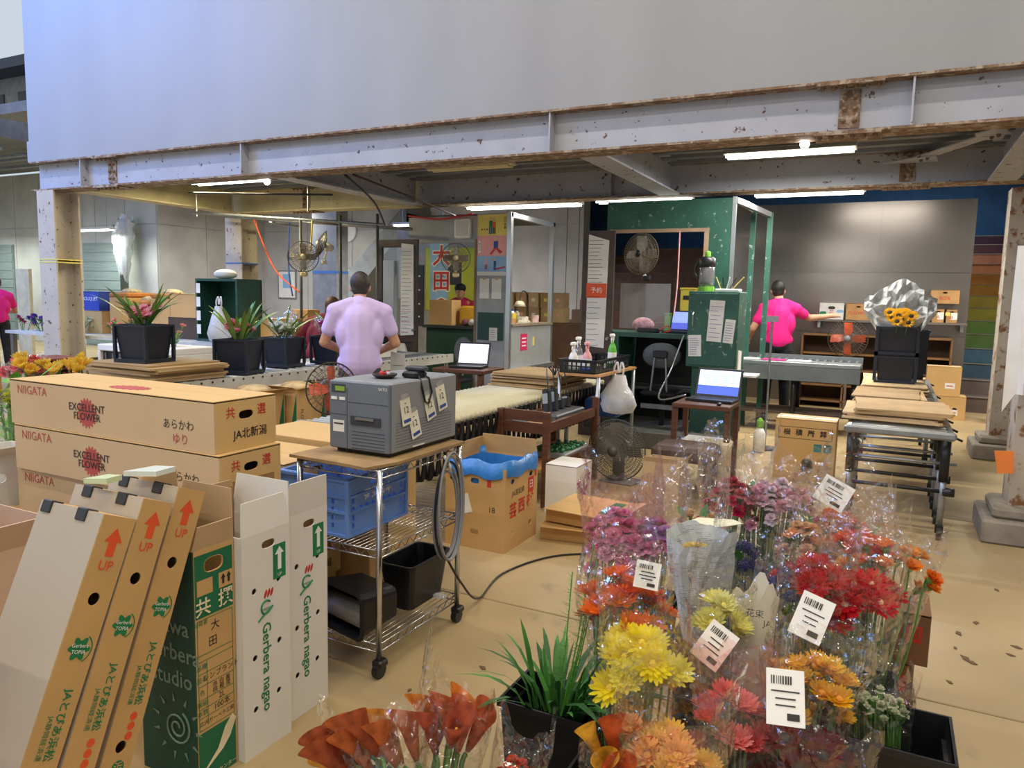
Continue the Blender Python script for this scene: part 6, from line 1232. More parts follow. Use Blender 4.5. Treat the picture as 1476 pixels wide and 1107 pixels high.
bouquet('peach and magenta mixed bunch in a tall clear sleeve with card', H(1210, 745, .77), (-.14, 3.08, .06), 24, [carnation('#F0A070', .028), cupflower('#F07A3A', .032), carnation('#C83A88', .026), cupflower('#F6C08A', .034)], .13, .165, .21, seed=26, vary=.16, leaves=12, tagat=(1202, 711, 0, .97, -.45, .11, .1), peaks=4)
bouquet('apricot bunch in clear film behind the red gerberas', H(1170, 765, .73), (-.2, 2.75, .06), 14, [cupflower('#F4B070', .034), carnation('#F6C49A', .03)], .10, .12, .08, seed=27, vary=.08)
bouquet('big orange gerberas and poppies behind the red pair', H(1235, 768, .76), (-.04, 2.75, .06), 10, [gerbera('#E8582A', '#7A2A18', .042, .5), cupflower('#EE6A2A', .036)], .1, .12, .1, seed=28, vary=.1)
CAL = [calla('#C06A3A', .9), calla('#D6943E', .85), calla('#A85636', .95)]
bouquet('rust orange callas tied low in clear film at the bottom left', H(545, 1075, .31), (-1.0, 1.40, .03), 12, CAL, .115, .145, .10, seed=29, tilt=.9, facing=(-.7, -.2, .5), stem=.007, vary=.08, start=.3)
bouquet('upright orange callas with thick green stems in a tall clear sleeve', H(650, 1058, .34), (-1.0, 1.56, .03), 9, [calla('#C4623A', .85), calla('#E08A38', .85), calla('#B4583E', .8)], .065, .11, .16, seed=30, tilt=.4, stem=.0075, peaks=2, start=.15)
bouquet('small red orange spray blooms between the callas and greens', H(748, 1092, .33), (-.8, 1.58, .03), 16, [carnation('#E2481C', .018), carnation('#C8341A', .016)], .055, .08, .07, seed=31, vary=.1)
# leafy greens
gl = thing('leafy_greens', 'bunch of feathery and strap-like green foliage in the dark bucket', 'foliage', (-.82, 1.97, .1)); rnd = random.Random(4)
for k in range(70):
    a = rnd.uniform(0, 6.3); rr = rnd.uniform(.02, .1); L = rnd.uniform(.22, .36); out = rnd.uniform(.2, .9); p0 = V((rr * cos(a), rr * sin(a) * .7, .0)); pts = []
    for f in (0, .35, .65, .85, 1): pts.append(p0 + V((cos(a) * out * L * f ** 1.5, sin(a) * out * L * f ** 1.5, .18 + L * (f - .75 * out * f * f))))
    w = rnd.uniform(.004, .011); b = MB(); sd = V((-sin(a), cos(a), .2)) * w; b.loft([[p - sd * s_, p + sd * s_] for p, s_ in zip(pts, (.6, 1, 1, .7, .05))], False, closed=False); b.build('leaf', GREENLF if k % 3 else GREENDK, gl)
for k in range(5):
    a = rnd.uniform(0, 6.3); tip = V((.05 + .05 * cos(a), .05 + .04 * sin(a), .62 + .03 * k)); b = MB(); b.tube([(0, 0, .1), tip * .6, tip], .002, 4)
    for j in range(60):
        f = .45 + .55 * j / 60; p = tip * f; an = rnd.uniform(0, 6.3); q = p + V((cos(an), sin(an), .5)) * rnd.uniform(.02, .045); b.add([p, p + V((.0016, 0, .0016)), q], [(0, 1, 2)])
    b.build('fern_frond', mat('fern_green', '#5C9A34', .5, var=.2), gl)
# small stacked cartons right of the flowers
for k, (lb, dx) in enumerate((('lower small brown carton with red stamp beside the flowers', -.04), ('upper small brown carton with red stamp beside the flowers', 0))):
    t, fr = carton('small_carton', lb, .06 + dx, .2 + dx, 2.92, 3.15, .09 + .19 * k, .185, mat('stamp_brown', '#7E5636', .7), group='small stamped cartons'); patch(rect(.05, .06), INKR, t, fr['-y'], .02, .02, name='stamp'); text('日', .045, MATS['stamp_brown'], t, fr['-y'], .02, .02, lift=.003); patch(rect(.05, .06), INKR, t, fr['+x'], -.05, .02, name='stamp')
tag(box('flat_carton', MATS['stamp_brown'], (.0, .18, 2.9, 3.15, 0, .088), bev=.004), 'flat brown carton under the small stamped cartons', 'carton')

# ------------------------------------------------------------------ buckets with lilies and sunflowers
def lily_bucket(label, loc, s=1, seed=1, leaves=18, blooms=8, bc='#F0A8B4', wrap=False, w=.30, h=.30, big=True):
    t = thing('lily_bucket', label, 'bucket', loc, rotz=R(8 * seed % 20)); k = .8; w *= s; h *= s
    def rg(f, hh): return [(sx * w/2 * f, sy * w/2 * f, hh) for sx, sy in ((-1, -1), (1, -1), (1, 1), (-1, 1))]
    MB().loft([rg(k, .03), rg(1, h), rg(1.05, h), rg(1.05, h - .015), rg(.96, h - .015), rg(k - .03, .04)], True).build('pot', DNAVY, t)
    MB().loft([rg(1.05, 0), rg(1.05, .03)], True).build('foot_plate', DNAVY, t)
    for sx in (-1, 1):
        for sy in (-1, 1): MB().loft([[(sx * w/2 * 1.02 - .012, sy * w/2 * .95 - .012, .02), (sx * w/2 * 1.02 + .012, sy * w/2 * .95 - .012, .02), (sx * w/2 * 1.02 + .012, sy * w/2 * .95 + .012, .02), (sx * w/2 * 1.02 - .012, sy * w/2 * .95 + .012, .02)], [(sx * w/2 - .01, sy * w/2 - .01, h), (sx * w/2 + .01, sy * w/2 - .01, h), (sx * w/2 + .01, sy * w/2 + .01, h), (sx * w/2 - .01, sy * w/2 + .01, h)]]).build('corner_strut', DNAVY, t)
    rnd = random.Random(seed)
    for i in range(leaves):
        a = rnd.uniform(0, 6.3); L = rnd.uniform(.24, .44) * s; out = rnd.uniform(.3, 1.0); wd = rnd.uniform(.012, .024) * s; r0 = rnd.uniform(0, .08) * s; sd = V((-sin(a), cos(a), 0)) * wd; pts = [V((cos(a) * (r0 + out * L * f), sin(a) * (r0 + out * L * f), h + L * (f - .5 * out * f * f))) for f in (0, .3, .6, .85, 1)]
        MB().loft([[p - sd * q, p + sd * q] for p, q in zip(pts, (.5, 1, .95, .5, .03))], False, closed=False).build('leaf', mat('lily_leaf', '#7DA04A', .45, var=.2) if i % 3 else GREENLF, t)
    me, ce = cupflower(bc, .05 * s)
    for i in range(blooms):
        a = rnd.uniform(0, 6.3); r = rnd.uniform(.02, .11) * s; o = obj('flower', me, t, (r * cos(a), r * sin(a), h + rnd.uniform(.04, .13) * s)); o.rotation_euler = (rnd.uniform(-.6, .6), rnd.uniform(-.6, .6), a); obj('calyx', ce, o)
    if wrap: sleeve((0, 0, h * .5), (0, 0, h + .12), w * .55, .1, seed, CELLO, .3, parent=t)
    return t
lily_bucket('navy bucket of pink lilies standing on the cardboard stack', (-5.33, 4.0, .973), 1.0, 1, 26, 14)
lily_bucket('navy bucket of pink lilies with spreading leaves, left of the carrier bag', (-5.12, 4.78, .835), 1.0, 2, 28, 14, '#F2A2AC')
lily_bucket('navy bucket of white wrapped flowers on the left conveyor', (-5.3, 5.5, .835), .95, 3, 12, 14, '#E6EAD8', True)
lily_bucket('navy bucket of magenta wrapped flowers on the left conveyor', (-5.18, 6.05, .835), .95, 4, 6, 22, '#C03A94', True)
# sunflower bucket and its newspaper
SB = (.06, 8.2, .815)
for z, lb in ((0, 'lower dark bucket of the sunflower pair on the right conveyor'), (.24, 'upper dark bucket holding the newspaper-wrapped sunflowers')):
    t = thing('dark_bucket', lb, 'bucket', (SB[0], SB[1], SB[2] + z)); rg = lambda f, hh: [(sx * .17 * f, sy * .17 * f, hh) for sx, sy in ((-1, -1), (1, -1), (1, 1), (-1, 1))]
    MB().loft([rg(1.05, 0), rg(1.05, .02), rg(.86, .03), rg(1, .3), rg(1.08, .3), rg(1.08, .275), rg(.95, .275), rg(.8, .05)], True).build('pot', DNAVY, t)
    for sx in (-1, 1): box('corner_strut', DNAVY, (sx * .175 - .015, sx * .175 + .015, -.185, -.16, .02, .3), t)
t = crate_bucket('dark bucket right behind the sunflower buckets', .2, 8.75, .3, .3, .5, DNAVY, z=.815)
sf_ = bouquet('sunflowers wrapped in newspaper standing in the dark bucket', (.08, 8.0, 1.47), (.06, 8.22, 1.1), 14, [sunflower()], .12, .0, .0, film_=None, seed=33, facing=(-.1, -.9, .35), tilt=.4, vary=.03)
off = V((.06, 8.22, 1.1)); sleeve(V((0, 0, 0)), V((.0, -.12, .33)), .2, .04, 34, NEWS, .15, 'newspaper_front', sf_, wr=.1, flat_=.5, edge=.5)
b = MB(); N_ = 16; rows = []
for j in range(9):
    f = j / 8; rows.append([V((-.32 + .64 * i / N_, .12 + .03 * sin(i * 1.3 + j) + .12 * noise.noise((i * .7, j * .9, 2)), .12 + .62 * f * (1 - .35 * abs(i / N_ - .52) * 2 * f) + .03 * noise.noise((i * .7, j, 5)))) * (1 if 1 else 1) for i in range(N_ + 1)])
rows = [[V((p.x * (.45 + .55 * min(1, j / 4)), p.y, p.z)) for p in r] for j, r in enumerate(rows)]
b.loft(rows, False, closed=False); b.build('newspaper_back', NEWS, sf_, False)
wl = Z(1242, 475, 1.2); 
# ------------------------------------------------------------------ left background and loose things
def rnd_flowers(t, n, kinds, c, r, zvar, rnd, stem_to=None):
    for k in range(n):
        a = rnd.uniform(0, 6.3); q = r * math.sqrt(rnd.random()); me, ce = kinds[k % len(kinds)]; p = V((c[0] + q * cos(a), c[1] + q * sin(a), c[2] + rnd.uniform(-zvar, zvar))); o = obj('flower', me, t, p); o.rotation_euler = (rnd.uniform(-.6, .3), rnd.uniform(-.5, .5), a); obj('flower_centre', ce, o)
        if stem_to is not None: MB().tube([(p.x * .4, p.y * .4, stem_to), p], .004, 4).build('stem', GREENST, t)
# pipe frame with hangers
t = thing('pipe_frame', 'thin steel pipe frame standing behind the left conveyor', 'frame')
MB().tube([(-9.2, 7.75, 2.68), (-5.75, 7.75, 2.42)], .02, 8).build('pipe', GALV, t, True); MB().tube([(-9.2, 8.35, 2.68), (-5.75, 8.35, 2.42)], .02, 8).build('pipe', GALV, t, True)
for px in (434, 491, 544): p = Q(px, 420, 7.75); MB().tube([(p.x, 7.75, 0), (p.x, 7.75, 2.56)], .02, 8).build('post', mat('pipe_dark', '#4E5254', .5), t, True)
for px in (491, 434): p = Q(px, 420, 8.35); MB().tube([(p.x, 7.75, 2.5), (p.x, 8.35, 2.5)], .016, 8).build('cross_pipe', GALV, t, True)
for x in (-9.1, -7.0): MB().tube([(x, 7.75, 2.62), (x, 7.75, ZT + .01)], .01, 6).build('hanger', GALV, t)
# cables slung from the beams
for lb, pts, c in (('dark cable hanging from the front beam down to the pipe frame', [(-5.1, 6.2, 2.76), (-5.35, 7.0, 2.6), (-5.75, 7.75, 2.42)], BLACK), ('dark cable running from the front beam to the rear beam', [(-5.0, 6.2, 2.76), (-5.0, 7.3, 2.66), (-5.2, 8.55, 2.60)], mat('cable_maroon', '#4A2A2A', .5)), ('red cable slung along the grey booth header', [(-5.95, 8.55, 2.62), (-5.4, 8.5, 2.56), (-4.95, 8.55, 2.62)], INKR), ('black pipe with coiled wire under the left cross beam', [(-8.6, 7.2, 2.86), (-7.2, 7.0, 2.76), (-5.95, 7.0, 2.70)], BLACK), ('blue strap hanging from the left beam', [(-7.9, 8.35, 2.58), (-7.92, 8.35, 1.9), (-7.85, 8.35, 1.5)], INKB), ('yellow cord hanging beside the left wall fan', [(-6.9, 7.72, 2.5), (-6.88, 7.68, 2.3), (-6.9, 7.68, 2.1)], YEL), ('orange cord hanging left of the maroon topped person', [(-8.6, 8.35, 2.64), (-8.2, 8.35, 1.9), (-7.7, 8.35, 1.55)], INKO)):
    o = thing('slung_cable', lb, 'cable', pts[0]); MB().tube([p - V(pts[0]) for p in smooth_path(pts)], .012, 6).build('cord', c, o, True)
# green open cabinet, boxes and bag on a sorting bench
t = thing('sorting_bench', 'long bench behind the left conveyor carrying boxes and flowers', 'bench'); box('top', mat('bench_white', '#C9CCC8', .5), (-11.4, -6.72, 6.3, 7.4, .88, .92), t)
for x in (-11.3, -9.9, -8.3, -6.8):
    for y in (6.36, 7.34): box('leg', GALV, (x - .03, x + .03, y - .03, y + .03, 0, .88), t)
t = thing('green_open_cabinet', 'dark green open-fronted cabinet on the sorting bench', 'cabinet', (-7.45, 6.8, .921)); w, h = .36, .78
for b_ in ((-w, w, -.2, .2, 0, .03), (-w, w, -.2, .2, h - .03, h), (-w, -w + .03, -.2, .2, .03, h - .03), (w - .03, w, -.2, .2, .03, h - .03), (-w, w, .18, .2, .03, h - .03)): box('side_panel', GREEND, b_, t)
for k in range(4): patch(rect(.07, .12), PAPER, t, face('-y', (-w + .05, -.2, 0)), 0, .15 + .17 * k, name='label_paper', lift=.003)
tag(MB().ball((0, 0, .06), .16, 12, 8, (1, .8, .4)).build('white_cloth', PAPER, loc=(-7.5, 6.8, 1.70), smooth=True), 'white cloth bundle on top of the dark green cabinet', 'cloth')
bag('white carrier bag standing between the lily buckets on the bench', (-7.2, 6.42, 1.37), .32, .44, 5)
for lb, x0, x1, y0, z0, h, m_, tx in (('blue printed carton with white pin logo on the bench', -10.65, -9.85, 6.7, 1.24, .26, mat('blue_carton', '#2C46A8', .6), 'NO.BRAND'), ('brown carton under the blue printed carton', -10.55, -9.8, 6.7, .921, .315, CARD, 'BOX'), ('brown carton beside the dark green cabinet', -8.4, -7.92, 6.7, 1.2, .3, CARD, ''), ('dark carton under the brown one beside the cabinet', -8.45, -7.9, 6.7, .921, .275, mat('dark_carton', '#4A3A2E', .7), ''), ('brown carton with green flaps right of the dark green cabinet', -7.02, -6.7, 6.9, .921, .3, CARD, '')):
    t, fr = carton('bench_carton', lb, x0, x1, y0, y0 + .4, z0, h, m_, group='cartons on the bench')
    if tx == 'NO.BRAND':
        text('PINO BOUQUET', .07, INKW, t, fr['-y'], .12, .03); patch(disc(.05), INKW, t, fr['-y'], -.18, .04, holes=[disc(.022)], name='logo'); patch([(-.04, 0), (.04, 0), (0, -.12)], INKW, t, fr['-y'], -.18, .01, name='logo')
    elif tx: text('花', .1, INKK, t, fr['-y'], -.1, 0)
for k in range(3):
    t = thing('orange_basket', 'orange basket of dried goods above the bench boxes, %s one' % ['left', 'middle', 'right'][k], 'basket', (-9.5 + .42 * k, 6.95, .921), group='orange baskets'); m_ = flat('orange_plastic', '#B9783A', .5); h = .48 + .1 * (k != 1)
    box('body', MATS['dark_carton'] if k == 1 else CARD, (-.19, .19, -.2, .2, 0, h - .07), t); box('tray', m_, (-.2, .2, -.21, .21, h - .07, h), t, bev=.02); MB().ball((0, 0, h), .14, 10, 6, (1.1, 1, .45)).build('contents', mat('dried', '#B9A98A', .9, var=.4, scale=30, bump=.5), t, True)
# flowers lying on the bench
rnd = random.Random(21)
for lb, x, y, kinds, n, lf in (('dark leafy plants with pale tips behind the left column', -11.1, 7.1, [cupflower('#DCE6DC', .03)], 6, 40), ('violet flowers beside the blue carton', -10.9, 6.55, [carnation('#6A4AB0', .035), carnation('#7E5CC0', .03)], 18, 8), ('white and green wrapped bunches lying on the bench', -10.1, 6.5, [cupflower('#E6E6D0', .03)], 10, 24), ('pink blooms at the end of the bench near the pots', -9.1, 6.5, [cupflower('#F0A0A8', .035)], 10, 12), ('magenta blooms on the bench beside the left column', -11.2, 6.45, [carnation('#C02A78', .03)], 8, 4)):
    t = thing('bench_bunch', lb, 'bouquet', (x, y, .921)); hh = .42 if 'dark' in lb else .12
    rnd_flowers(t, n, kinds, (0, 0, hh + .04), .2, .06, rnd, .0)
    for k in range(lf):
        a = rnd.uniform(0, 6.3); L = rnd.uniform(.15, .3); p = V((rnd.uniform(-.2, .2), rnd.uniform(-.1, .1), rnd.uniform(.02, hh))); dd = V((cos(a), sin(a), .5)); s_ = V((-sin(a), cos(a), 0)) * .02
        MB().add([p, p + dd * L * .5 + s_, p + dd * L * .9, p + dd * L * .5 - s_], [(0, 1, 2, 3)]).build('leaf', GREENDK if 'dark' in lb else GREENLF, t)
    if 'wrapped' in lb: sleeve((.3, 0, .05), (-.2, 0, .12), .14, .1, 41, CELLO, .3, parent=t)
t = thing('display_cooler', 'white edged counter with dark wire grid front behind the cardboard stack', 'counter', (-7.15, 5.45, 0)); box('body', flat('cooler_dark', '#2A2E36', .5), (-.5, .6, -.22, .25, 0, .88), t)
for b_ in ((-.54, .64, -.26, .29, .88, .95), (-.54, -.5, -.26, .29, 0, .88), (.6, .64, -.26, .29, 0, .88)): box('white_edge', PAPER, b_, t, bev=.008)
for k in range(9): MB().cyl((-.44 + .12 * k, -.235, .05), (-.44 + .12 * k, -.235, .86), .008, n=6).build('grid_wire', GALV, t)
for k in range(6): MB().cyl((-.5, -.24, .12 + .13 * k), (.6, -.24, .12 + .13 * k), .008, n=6).build('grid_wire', GALV, t)
for lb, x, c_ in (('pale bunch of greens lying on the white edged counter', -7.35, '#DCE4B8'), ('coral and green bunch on the white edged counter', -6.85, '#F0A090')):
    t = thing('counter_bunch', lb, 'bouquet', (x, 5.45, .951)); rnd_flowers(t, 9, [cupflower(c_, .035)], (0, 0, .16), .16, .05, rnd, .0)
    for k in range(16):
        a = rnd.uniform(0, 6.3); dd = V((cos(a), sin(a) * .5, rnd.uniform(.4, 1.2))) * rnd.uniform(.12, .24); s_ = V((-sin(a), cos(a), 0)) * .02; MB().add([V((0, 0, .02)), dd * .5 + s_, dd, dd * .5 - s_], [(0, 1, 2, 3)]).build('leaf', MATS['lily_leaf'] if k % 2 else GREENLF, t)
for k, (x, c_, h_) in enumerate(((-10.9, '#B98C58', .55), (-10.2, '#C9A878', .42), (-9.5, '#A88050', .6), (-8.8, '#C2A070', .5), (-8.0, '#B08A58', .62), (-7.3, '#C8AC80', .45))):
    t, fr = carton('under_bench_carton', 'brown carton under the sorting bench, %s from the left' % ['first', 'second', 'third', 'fourth', 'fifth', 'sixth'][k], x - .28, x + .28, 6.5, 6.95, 0, h_, mat('ub%d' % k, c_, .75), {'-y': [oval(.08, .035, 0, h_ * .25, 12)]}, group='cartons under the bench'); text('花', .12, INKK, t, fr['-y'], 0, -.05)
t = thing('milk_crate', 'red brown lattice crate standing behind the lily cartons', 'crate', (-7.75, 4.75, .0)); RC = mat('crate_redbrown', '#7A3A2C', .6, var=.1)
lat = [rect(.035, .05, -.15 + .06 * i, -.1 + .08 * j) for i in range(6) for j in range(4)]
MB().panel(rect(.42, .46), lat, .012, face('-y', (0, -.16, .6))).panel(rect(.32, .46), lat[4:], .012, face('+x', (.21, 0, .6))).panel(rect(.42, .46), [], .012, face('+y', (0, .16, .6))).panel(rect(.32, .46), [], .012, face('-x', (-.21, 0, .6))).box(-.21, .21, -.16, .16, .37, .385).build('lattice', RC, t); box('stand', MATS['dark_carton'], (-.22, .22, -.17, .17, 0, .37), t); box('rim', RC, (-.225, .225, -.175, .175, .815, .83), t)
t = thing('wooden_rack', 'wooden rack with papers at the left edge beside the column', 'shelf', (-11.6, 5.9, 0)); 
for z in (.45, .72, .98): box('board', WOODL, (-.75, .32, -.25, .25, z - .02, z + .02), t)
for x in (-.72, .29):
    for y in (-.22, .22): box('upright', WOODL, (x - .03, x + .03, y - .03, y + .03, 0, .98), t)
for z, lb, m_ in ((.741, 'blue papers on the middle board of the wooden rack', INKB), (.471, 'white papers on the lower board of the wooden rack', PAPER), (1.001, 'white papers on top of the wooden rack', PAPER)): tag(box('paper_pile', m_, (-12.2, -11.4, 5.72, 6.1, z, z + .05), bev=.005), lb, 'papers')
tag(box('cream_board', mat('cream_panel', '#D8CBA8', .6), (-13.0, -12.65, 7.4, 7.46, 0, 1.84), bev=.004), 'tall cream board standing left of the column', 'board')
t = thing('flower_trolley', 'trolley of dark pink flowers at the left edge', 'trolley', (-13.2, 6.7, 0)); box('deck', BLACK, (-.5, .4, -.25, .25, .9, .94), t); rnd_flowers(t, 14, [carnation('#C05A5A', .06), carnation('#A04048', .06)], (-.1, 0, 1.08), .4, .08, rnd, .94)
for x in (-.45, .35):
    for y in (-.2, .2): MB().cyl((x, y, 0), (x, y, .9), .02).build('leg', GALV, t)
# plants left of the lily carton stack
t = thing('flower_bench', 'low bench of plants left of the lily cartons', 'bench', (0, 0, 0)); box('top', mat('bench_grey', '#6E6A62', .7), (-5.6, -3.85, 1.9, 3.4, .30, .34), t)
for x in (-5.5, -3.95):
    for y in (2.0, 3.3): box('leg', GALV, (x - .03, x + .03, y - .03, y + .03, 0, .30), t)
def plant(label, c, n, L, m_, seed, base=.341, blooms=None, r=.12, wid=.02, film_=False):
    t = thing('potted_plant', label, 'plant', (c.x, c.y, base)); hz = c.z - base; MB().lathe([(.07, 0), (.09, .16), (.1, .16), (.1, .14)], 14).build('pot', BLACK, t, True); rr_ = random.Random(seed)
    for k in range(n):
        a = rr_.uniform(0, 6.3); q = r * rr_.random(); p = V((q * cos(a), q * sin(a), rr_.uniform(.3, 1) * hz)); dd = V((cos(a), sin(a), rr_.uniform(.1, .9))) * L * rr_.uniform(.6, 1.1); s_ = V((-sin(a), cos(a), 0)) * wid
        MB().add([p, p + dd * .5 + s_, p + dd, p + dd * .5 - s_], [(0, 1, 2, 3)]).build('leaf', m_, t)
    MB().tube([(0, 0, .02), (0, 0, hz * .9)], .008, 5).build('stem', GREENST, t)
    if blooms: rnd_flowers(t, blooms[1], blooms[0], (0, 0, hz), r, .05, rr_, .15)
    if film_: sleeve((0, 0, .12), (0, 0, hz), r * 1.2, .06, seed, CELLO, .3, parent=t)
plant('yellow pincushion flowers behind the lily carton stack', Z(78, 527, 1.03), 20, .12, GREENLF, 1, blooms=([gerbera('#F3C84A', '#E89A2A', .07, .9)], 12), r=.22)
plant('coral pink wrapped flowers behind the lily carton stack', Z(35, 530, 1.0), 14, .12, GREENLF, 2, blooms=([carnation('#EE7A80', .045)], 14), r=.13, film_=True)
plant('bright green leafy plant at the left edge, upper one', Z(10, 545, 1.02), 46, .16, mat('bright_leaf', '#6FB52E', .5, var=.2), 3, r=.16, wid=.03)
plant('wrapped yellow green blooms left of the lily cartons', Z(20, 578, .95), 16, .1, GREENLF, 4, blooms=([carnation('#C9C83A', .035)], 18), r=.11, film_=True)
plant('dark leafy plant left of the second lily carton', Z(12, 620, .82), 60, .14, GREENDK, 5, r=.17, wid=.028)
plant('lime green plant beside the white carton at the left edge', Z(6, 640, .74), 50, .1, mat('lime_leaf', '#A8C83A', .5, var=.2), 6, r=.14, wid=.025)
# white carton on the left conveyor, tall cartons with green corners beneath
a, b = Z(402, 523, .835), Z(480, 520, .835)
t, fr = carton('white_long_carton', 'low white carton with red characters on the left conveyor', -5.62, -5.2, 5.75 + .75, 7.25, .832, .13, WHITEBOX); text('洋・ラ', .1, INKR, t, fr['+x'], -.1, 0, bold=.02); text('花き市場', .06, INKK, t, fr['-y'], 0, 0)
for k, (x, y, lb) in enumerate(((-4.72, 4.55, 'nearest of three'), (-4.62, 4.95, 'middle of three'), (-4.5, 5.4, 'farthest of three'))):
    t, fr = carton('tall_carton', 'open brown carton with green corner beside the left conveyor, ' + lb, x - .17, x + .17, y - .18, y + .18, 0, .73, CARD, top='open', flaps=[('+x', .05, R(70)), ('-y', .05, R(60))], group='tall cartons with green corners')
    patch([(0.02, -.36), (.17, -.36), (.17, .34)], GRN, t, fr['+x'], 0, 0, name='green_corner'); patch([(0.02, -.36), (.165, -.36), (.165, .34)], GRN, t, fr['-y'], 0, 0, name='green_corner'); text('UP', .05, INKK, t, fr['-y'], -.06, .28); text('FLOWER', .05, INKK, t, fr['+x'], -.12, .1, rot=-SEP)
    bb_ = MB().ball((0, 0, 0), .15, 12, 8, (1, 1, .35)).build('paper_filling', mat('kraft_filling', '#CDB58A', .8, var=.25, scale=14, bump=.5, bscale=20), t, True, loc=(0, 0, .73))
tag(box('wide_carton', TANLIT, (-3.0, -2.2 - .0, 2.85, 3.25, .0, .82), bev=.004), 'plain brown carton behind the wire cart, left of its shelf', 'carton')
# desk of the maroon-topped person
t = thing('office_desk', 'cluttered desk in front of the maroon topped person', 'desk', (-6.9, 8.05, 0)); box('top', mat('desk_grey', '#8C8E8A', .6), (-.6, .9, -.22, .3, 1.0, 1.04), t)
for x in (-.55, .85): box('side', GREEND, (x - .03, x + .03, -.2, .28, 0, 1.0), t)
mn = thing('monitor', 'black monitor on the cluttered desk', 'monitor', (-6.35, 8.1, 1.04)); box('screen_case', BLACK, (-.25, .25, -.02, .03, .12, .45), mn, bev=.01); box('foot', BLACK, (-.12, .12, -.08, .1, 0, .02), mn); MB().cyl((0, .02, .02), (0, .02, .2), .02).build('neck', BLACK, mn); patch(rect(.45, .28), emit('screen_blue', '#7FA6D8', .6), mn, face('-y', (0, -.02, .285)), name='screen')
for k, (dx, c, w_, h_) in enumerate(((-.45, '#B98C58', .3, .28), (-.1, '#D8D4CC', .16, .2), (.12, '#C24A3A', .12, .1), (.28, '#D2CEC2', .12, .16))): tag(box('desk_box', mat('db%d' % k, c, .7), (-6.9 + dx - w_/2, -6.9 + dx + w_/2, 7.95, 8.2, 1.041, 1.04 + h_), bev=.006), ['brown file box at the left end of the cluttered desk', 'white box on the cluttered desk', 'small red box on the cluttered desk', 'pale box at the right end of the cluttered desk'][k], 'box')
stl = thing('desk_stool', 'black stool under the maroon topped person', 'stool', (-6.25, 7.1, 0)); MB().lathe([(.18, .52), (.2, .54), (.2, .58), (.18, .59)], 16).build('seat', BLACK, stl, True); MB().cyl((0, 0, 0), (0, 0, .6), .04).build('post', GALV, stl); MB().lathe([(.2, 0), (.2, .02), (.05, .04)], 16).build('foot', BLACK, stl)
# back wall fittings
p = Q(500, 333, 16.5); t = thing('wall_clock', 'round white wall clock on the far concrete wall', 'clock', (p.x, 16.57, p.z)); MB().lathe([(.3, 0), (.3, .06), (.27, .07)], 24, Matrix.Rotation(R(90), 4, 'X')).build('case', PAPER, t, True)
for a, L in ((.5, .2), (2.4, .14)): patch(rect(.02, L, 0, L/2), INKK, t, face('-y', (0, -.072, 0)), rot=a, name='hand')
for k, (px0, px1, py0, py1) in enumerate(((492, 512, 385, 470), (515, 540, 380, 470), (400, 425, 390, 430))):
    a, b = Q(px0, py1, 16.5), Q(px1, py0, 16.5); t = thing('white_board', ['pale board on the far wall left of the brown door', 'white framed board on the far wall beside the brown door', 'white board on the far wall behind the left fan'][k], 'board', ((a.x + b.x) / 2, 16.55, (a.z + b.z) / 2)); box('frame', GALV, (a.x - (a.x + b.x) / 2, b.x - (a.x + b.x) / 2, -.02, .02, -(b.z - a.z) / 2, (b.z - a.z) / 2), t); patch(rect((b.x - a.x) * .9, (b.z - a.z) * .92), PAPER, t, face('-y', (0, -.02, 0)), name='sheet'); patch(rect(.3, .4), SKY, t, face('-y', (0, -.024, 0)), 0, .1, name='print')
p = Q(476, 380, 13.5); t = thing('square_post', 'grey square post with blue tape behind the lavender shirt', 'column', (p.x, 13.5, 0)); box('shaft', mat('post_grey', '#84888C', .7), (-.35, .35, -.2, .2, 0, 4.2), t); box('tape', MATS['blue_tape'], (-.352, .352, -.202, .202, 2.0, 2.06), t)
p = Q(192, 400, 12.8); t = thing('wrapped_pipe', 'vertical pipe wrapped in crumpled clear plastic on the concrete wall', 'pipe', (p.x, 12.55, 0)); MB().tube([(0, 0, 1.5), (0, 0, 3.3)], .1, 10).build('pipe', mat('pipe_green_grey', '#5E6E66', .6), t, True); sleeve((0, 0, 1.4), (0, 0, 2.9), .3, .3, 51, film('plastic_sheet', '#C9D6CE', .35, .2, 1, 6, .4), .1, parent=t, wr=.2); MB().tube([(0, 0, 0), (0, 0, 1.5)], .06, 8).build('pipe_foot', MATS['pipe_green_grey'], t)
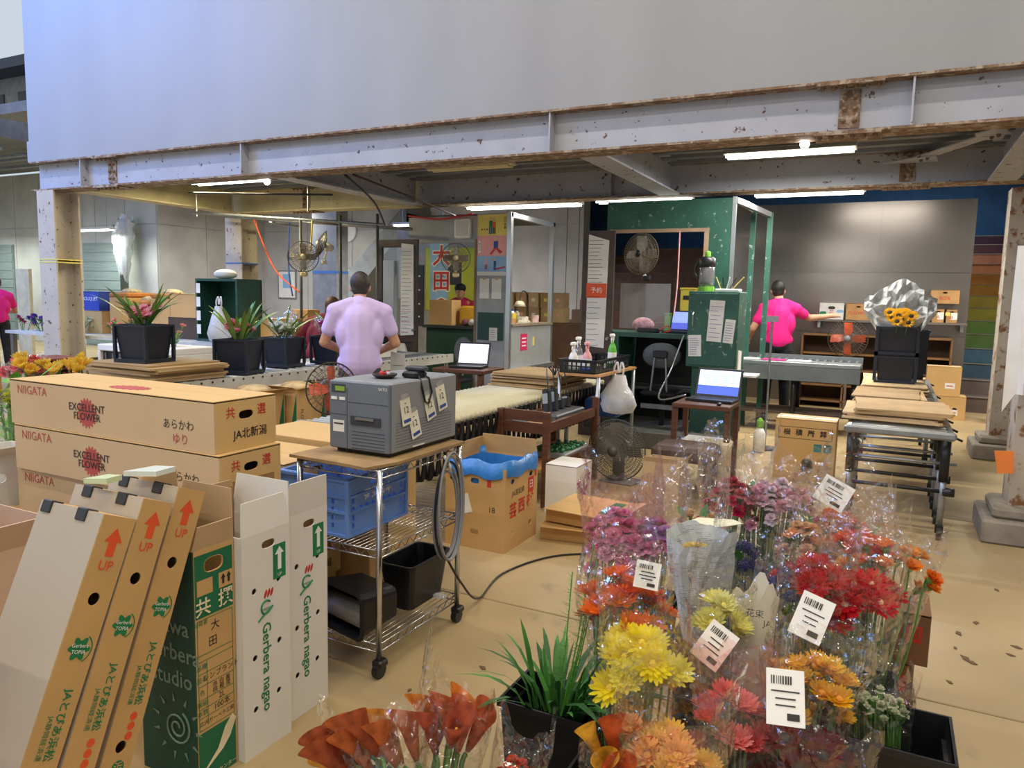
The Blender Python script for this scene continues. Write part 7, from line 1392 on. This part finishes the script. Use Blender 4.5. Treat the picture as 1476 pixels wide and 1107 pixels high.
for k, (px, py, w_, h_, c) in enumerate(((165, 398, .35, .45, '#D8CF3A'), (167, 412, .3, .3, '#3A3A2A'), (136, 382, .4, .2, '#B9CCD0'), (137, 404, .45, .12, '#3A55A0'), (148, 404, .4, .12, '#3A55A0'))):
    p = Q(px, py, 12.96); s_ = patch(rect(w_, h_), flat('sg' + c[1:], c, .6), None, face('-y', (p.x, 12.97, p.z)), name='wall_sign', t=.01); tag(s_, ['yellow notice on the far concrete wall', 'dark yellow edged notice under the yellow one', 'pale blue notice on the concrete wall', 'left blue strip notice on the concrete wall', 'right blue strip notice on the concrete wall'][k], 'sign'); patch(rect(w_ * .6, h_ * .2), INKK if c[1] == 'D' else INKW, s_, Matrix.Identity(4), name='print_line')
# hanging sheet at the right column, orange tag
t = thing('hanging_sheet', 'white printed sheet hanging on the nearest right column', 'sheet', (.74, 5.78, 1.0)); b = MB(); b.loft([[(.0 + .02 * sin(k), -.02 * cos(2 * k), z) for z in (0,)] + [(.02, 0, .9)] for k in range(0)], False) if 0 else None
b = MB(); rows = [[(-.06 + .2 * i / 6 + .04 * (1 - j / 8) * sin(i), -.03 + .03 * sin(i * 1.6 + j * .4), .95 * j / 8 - (.12 if i == 0 and j == 0 else 0)) for i in range(7)] for j in range(9)]; b.loft(rows, False, closed=False); b.build('cloth', PAPER, t, True); MB().tube([(.1, -.02, .1), (.12, -.04, .9)], .012).build('pole', GALV, t)
tag(MB().panel([(-.04, 0), (.05, .01), (.04, .16), (-.07, .15)], [], .004, face('-y', (.74, 5.82, .46))).build('orange_tag', flat('orange_tape', '#E8833A', .5)), 'orange plastic tag on the edge of the nearest right column', 'tag')
# floor scraps
for k in range(14):
    px, py = random.choice([(1335, 860), (1400, 950), (1440, 905), (1380, 1010), (700, 960), (720, 1000), (620, 1000), (1420, 860)]); px += random.uniform(-40, 40); py += random.uniform(-40, 40); p = Z(px, py, .001)
    s_ = random.uniform(.012, .03); tag(MB().panel([(-s_, -s_ * .4), (s_ * .6, -s_ * .5), (s_, s_ * .2), (-s_ * .2, s_ * .5)], [], .002, Matrix.Translation((0, 0, .003))).build('leaf_scrap', mat('scrap_brown', '#6A5238', .8), loc=p, rot=(0, 0, random.uniform(0, 6))), 'small dry leaf scrap lying on the concrete floor', 'leaf', 'leaf scraps on the floor')
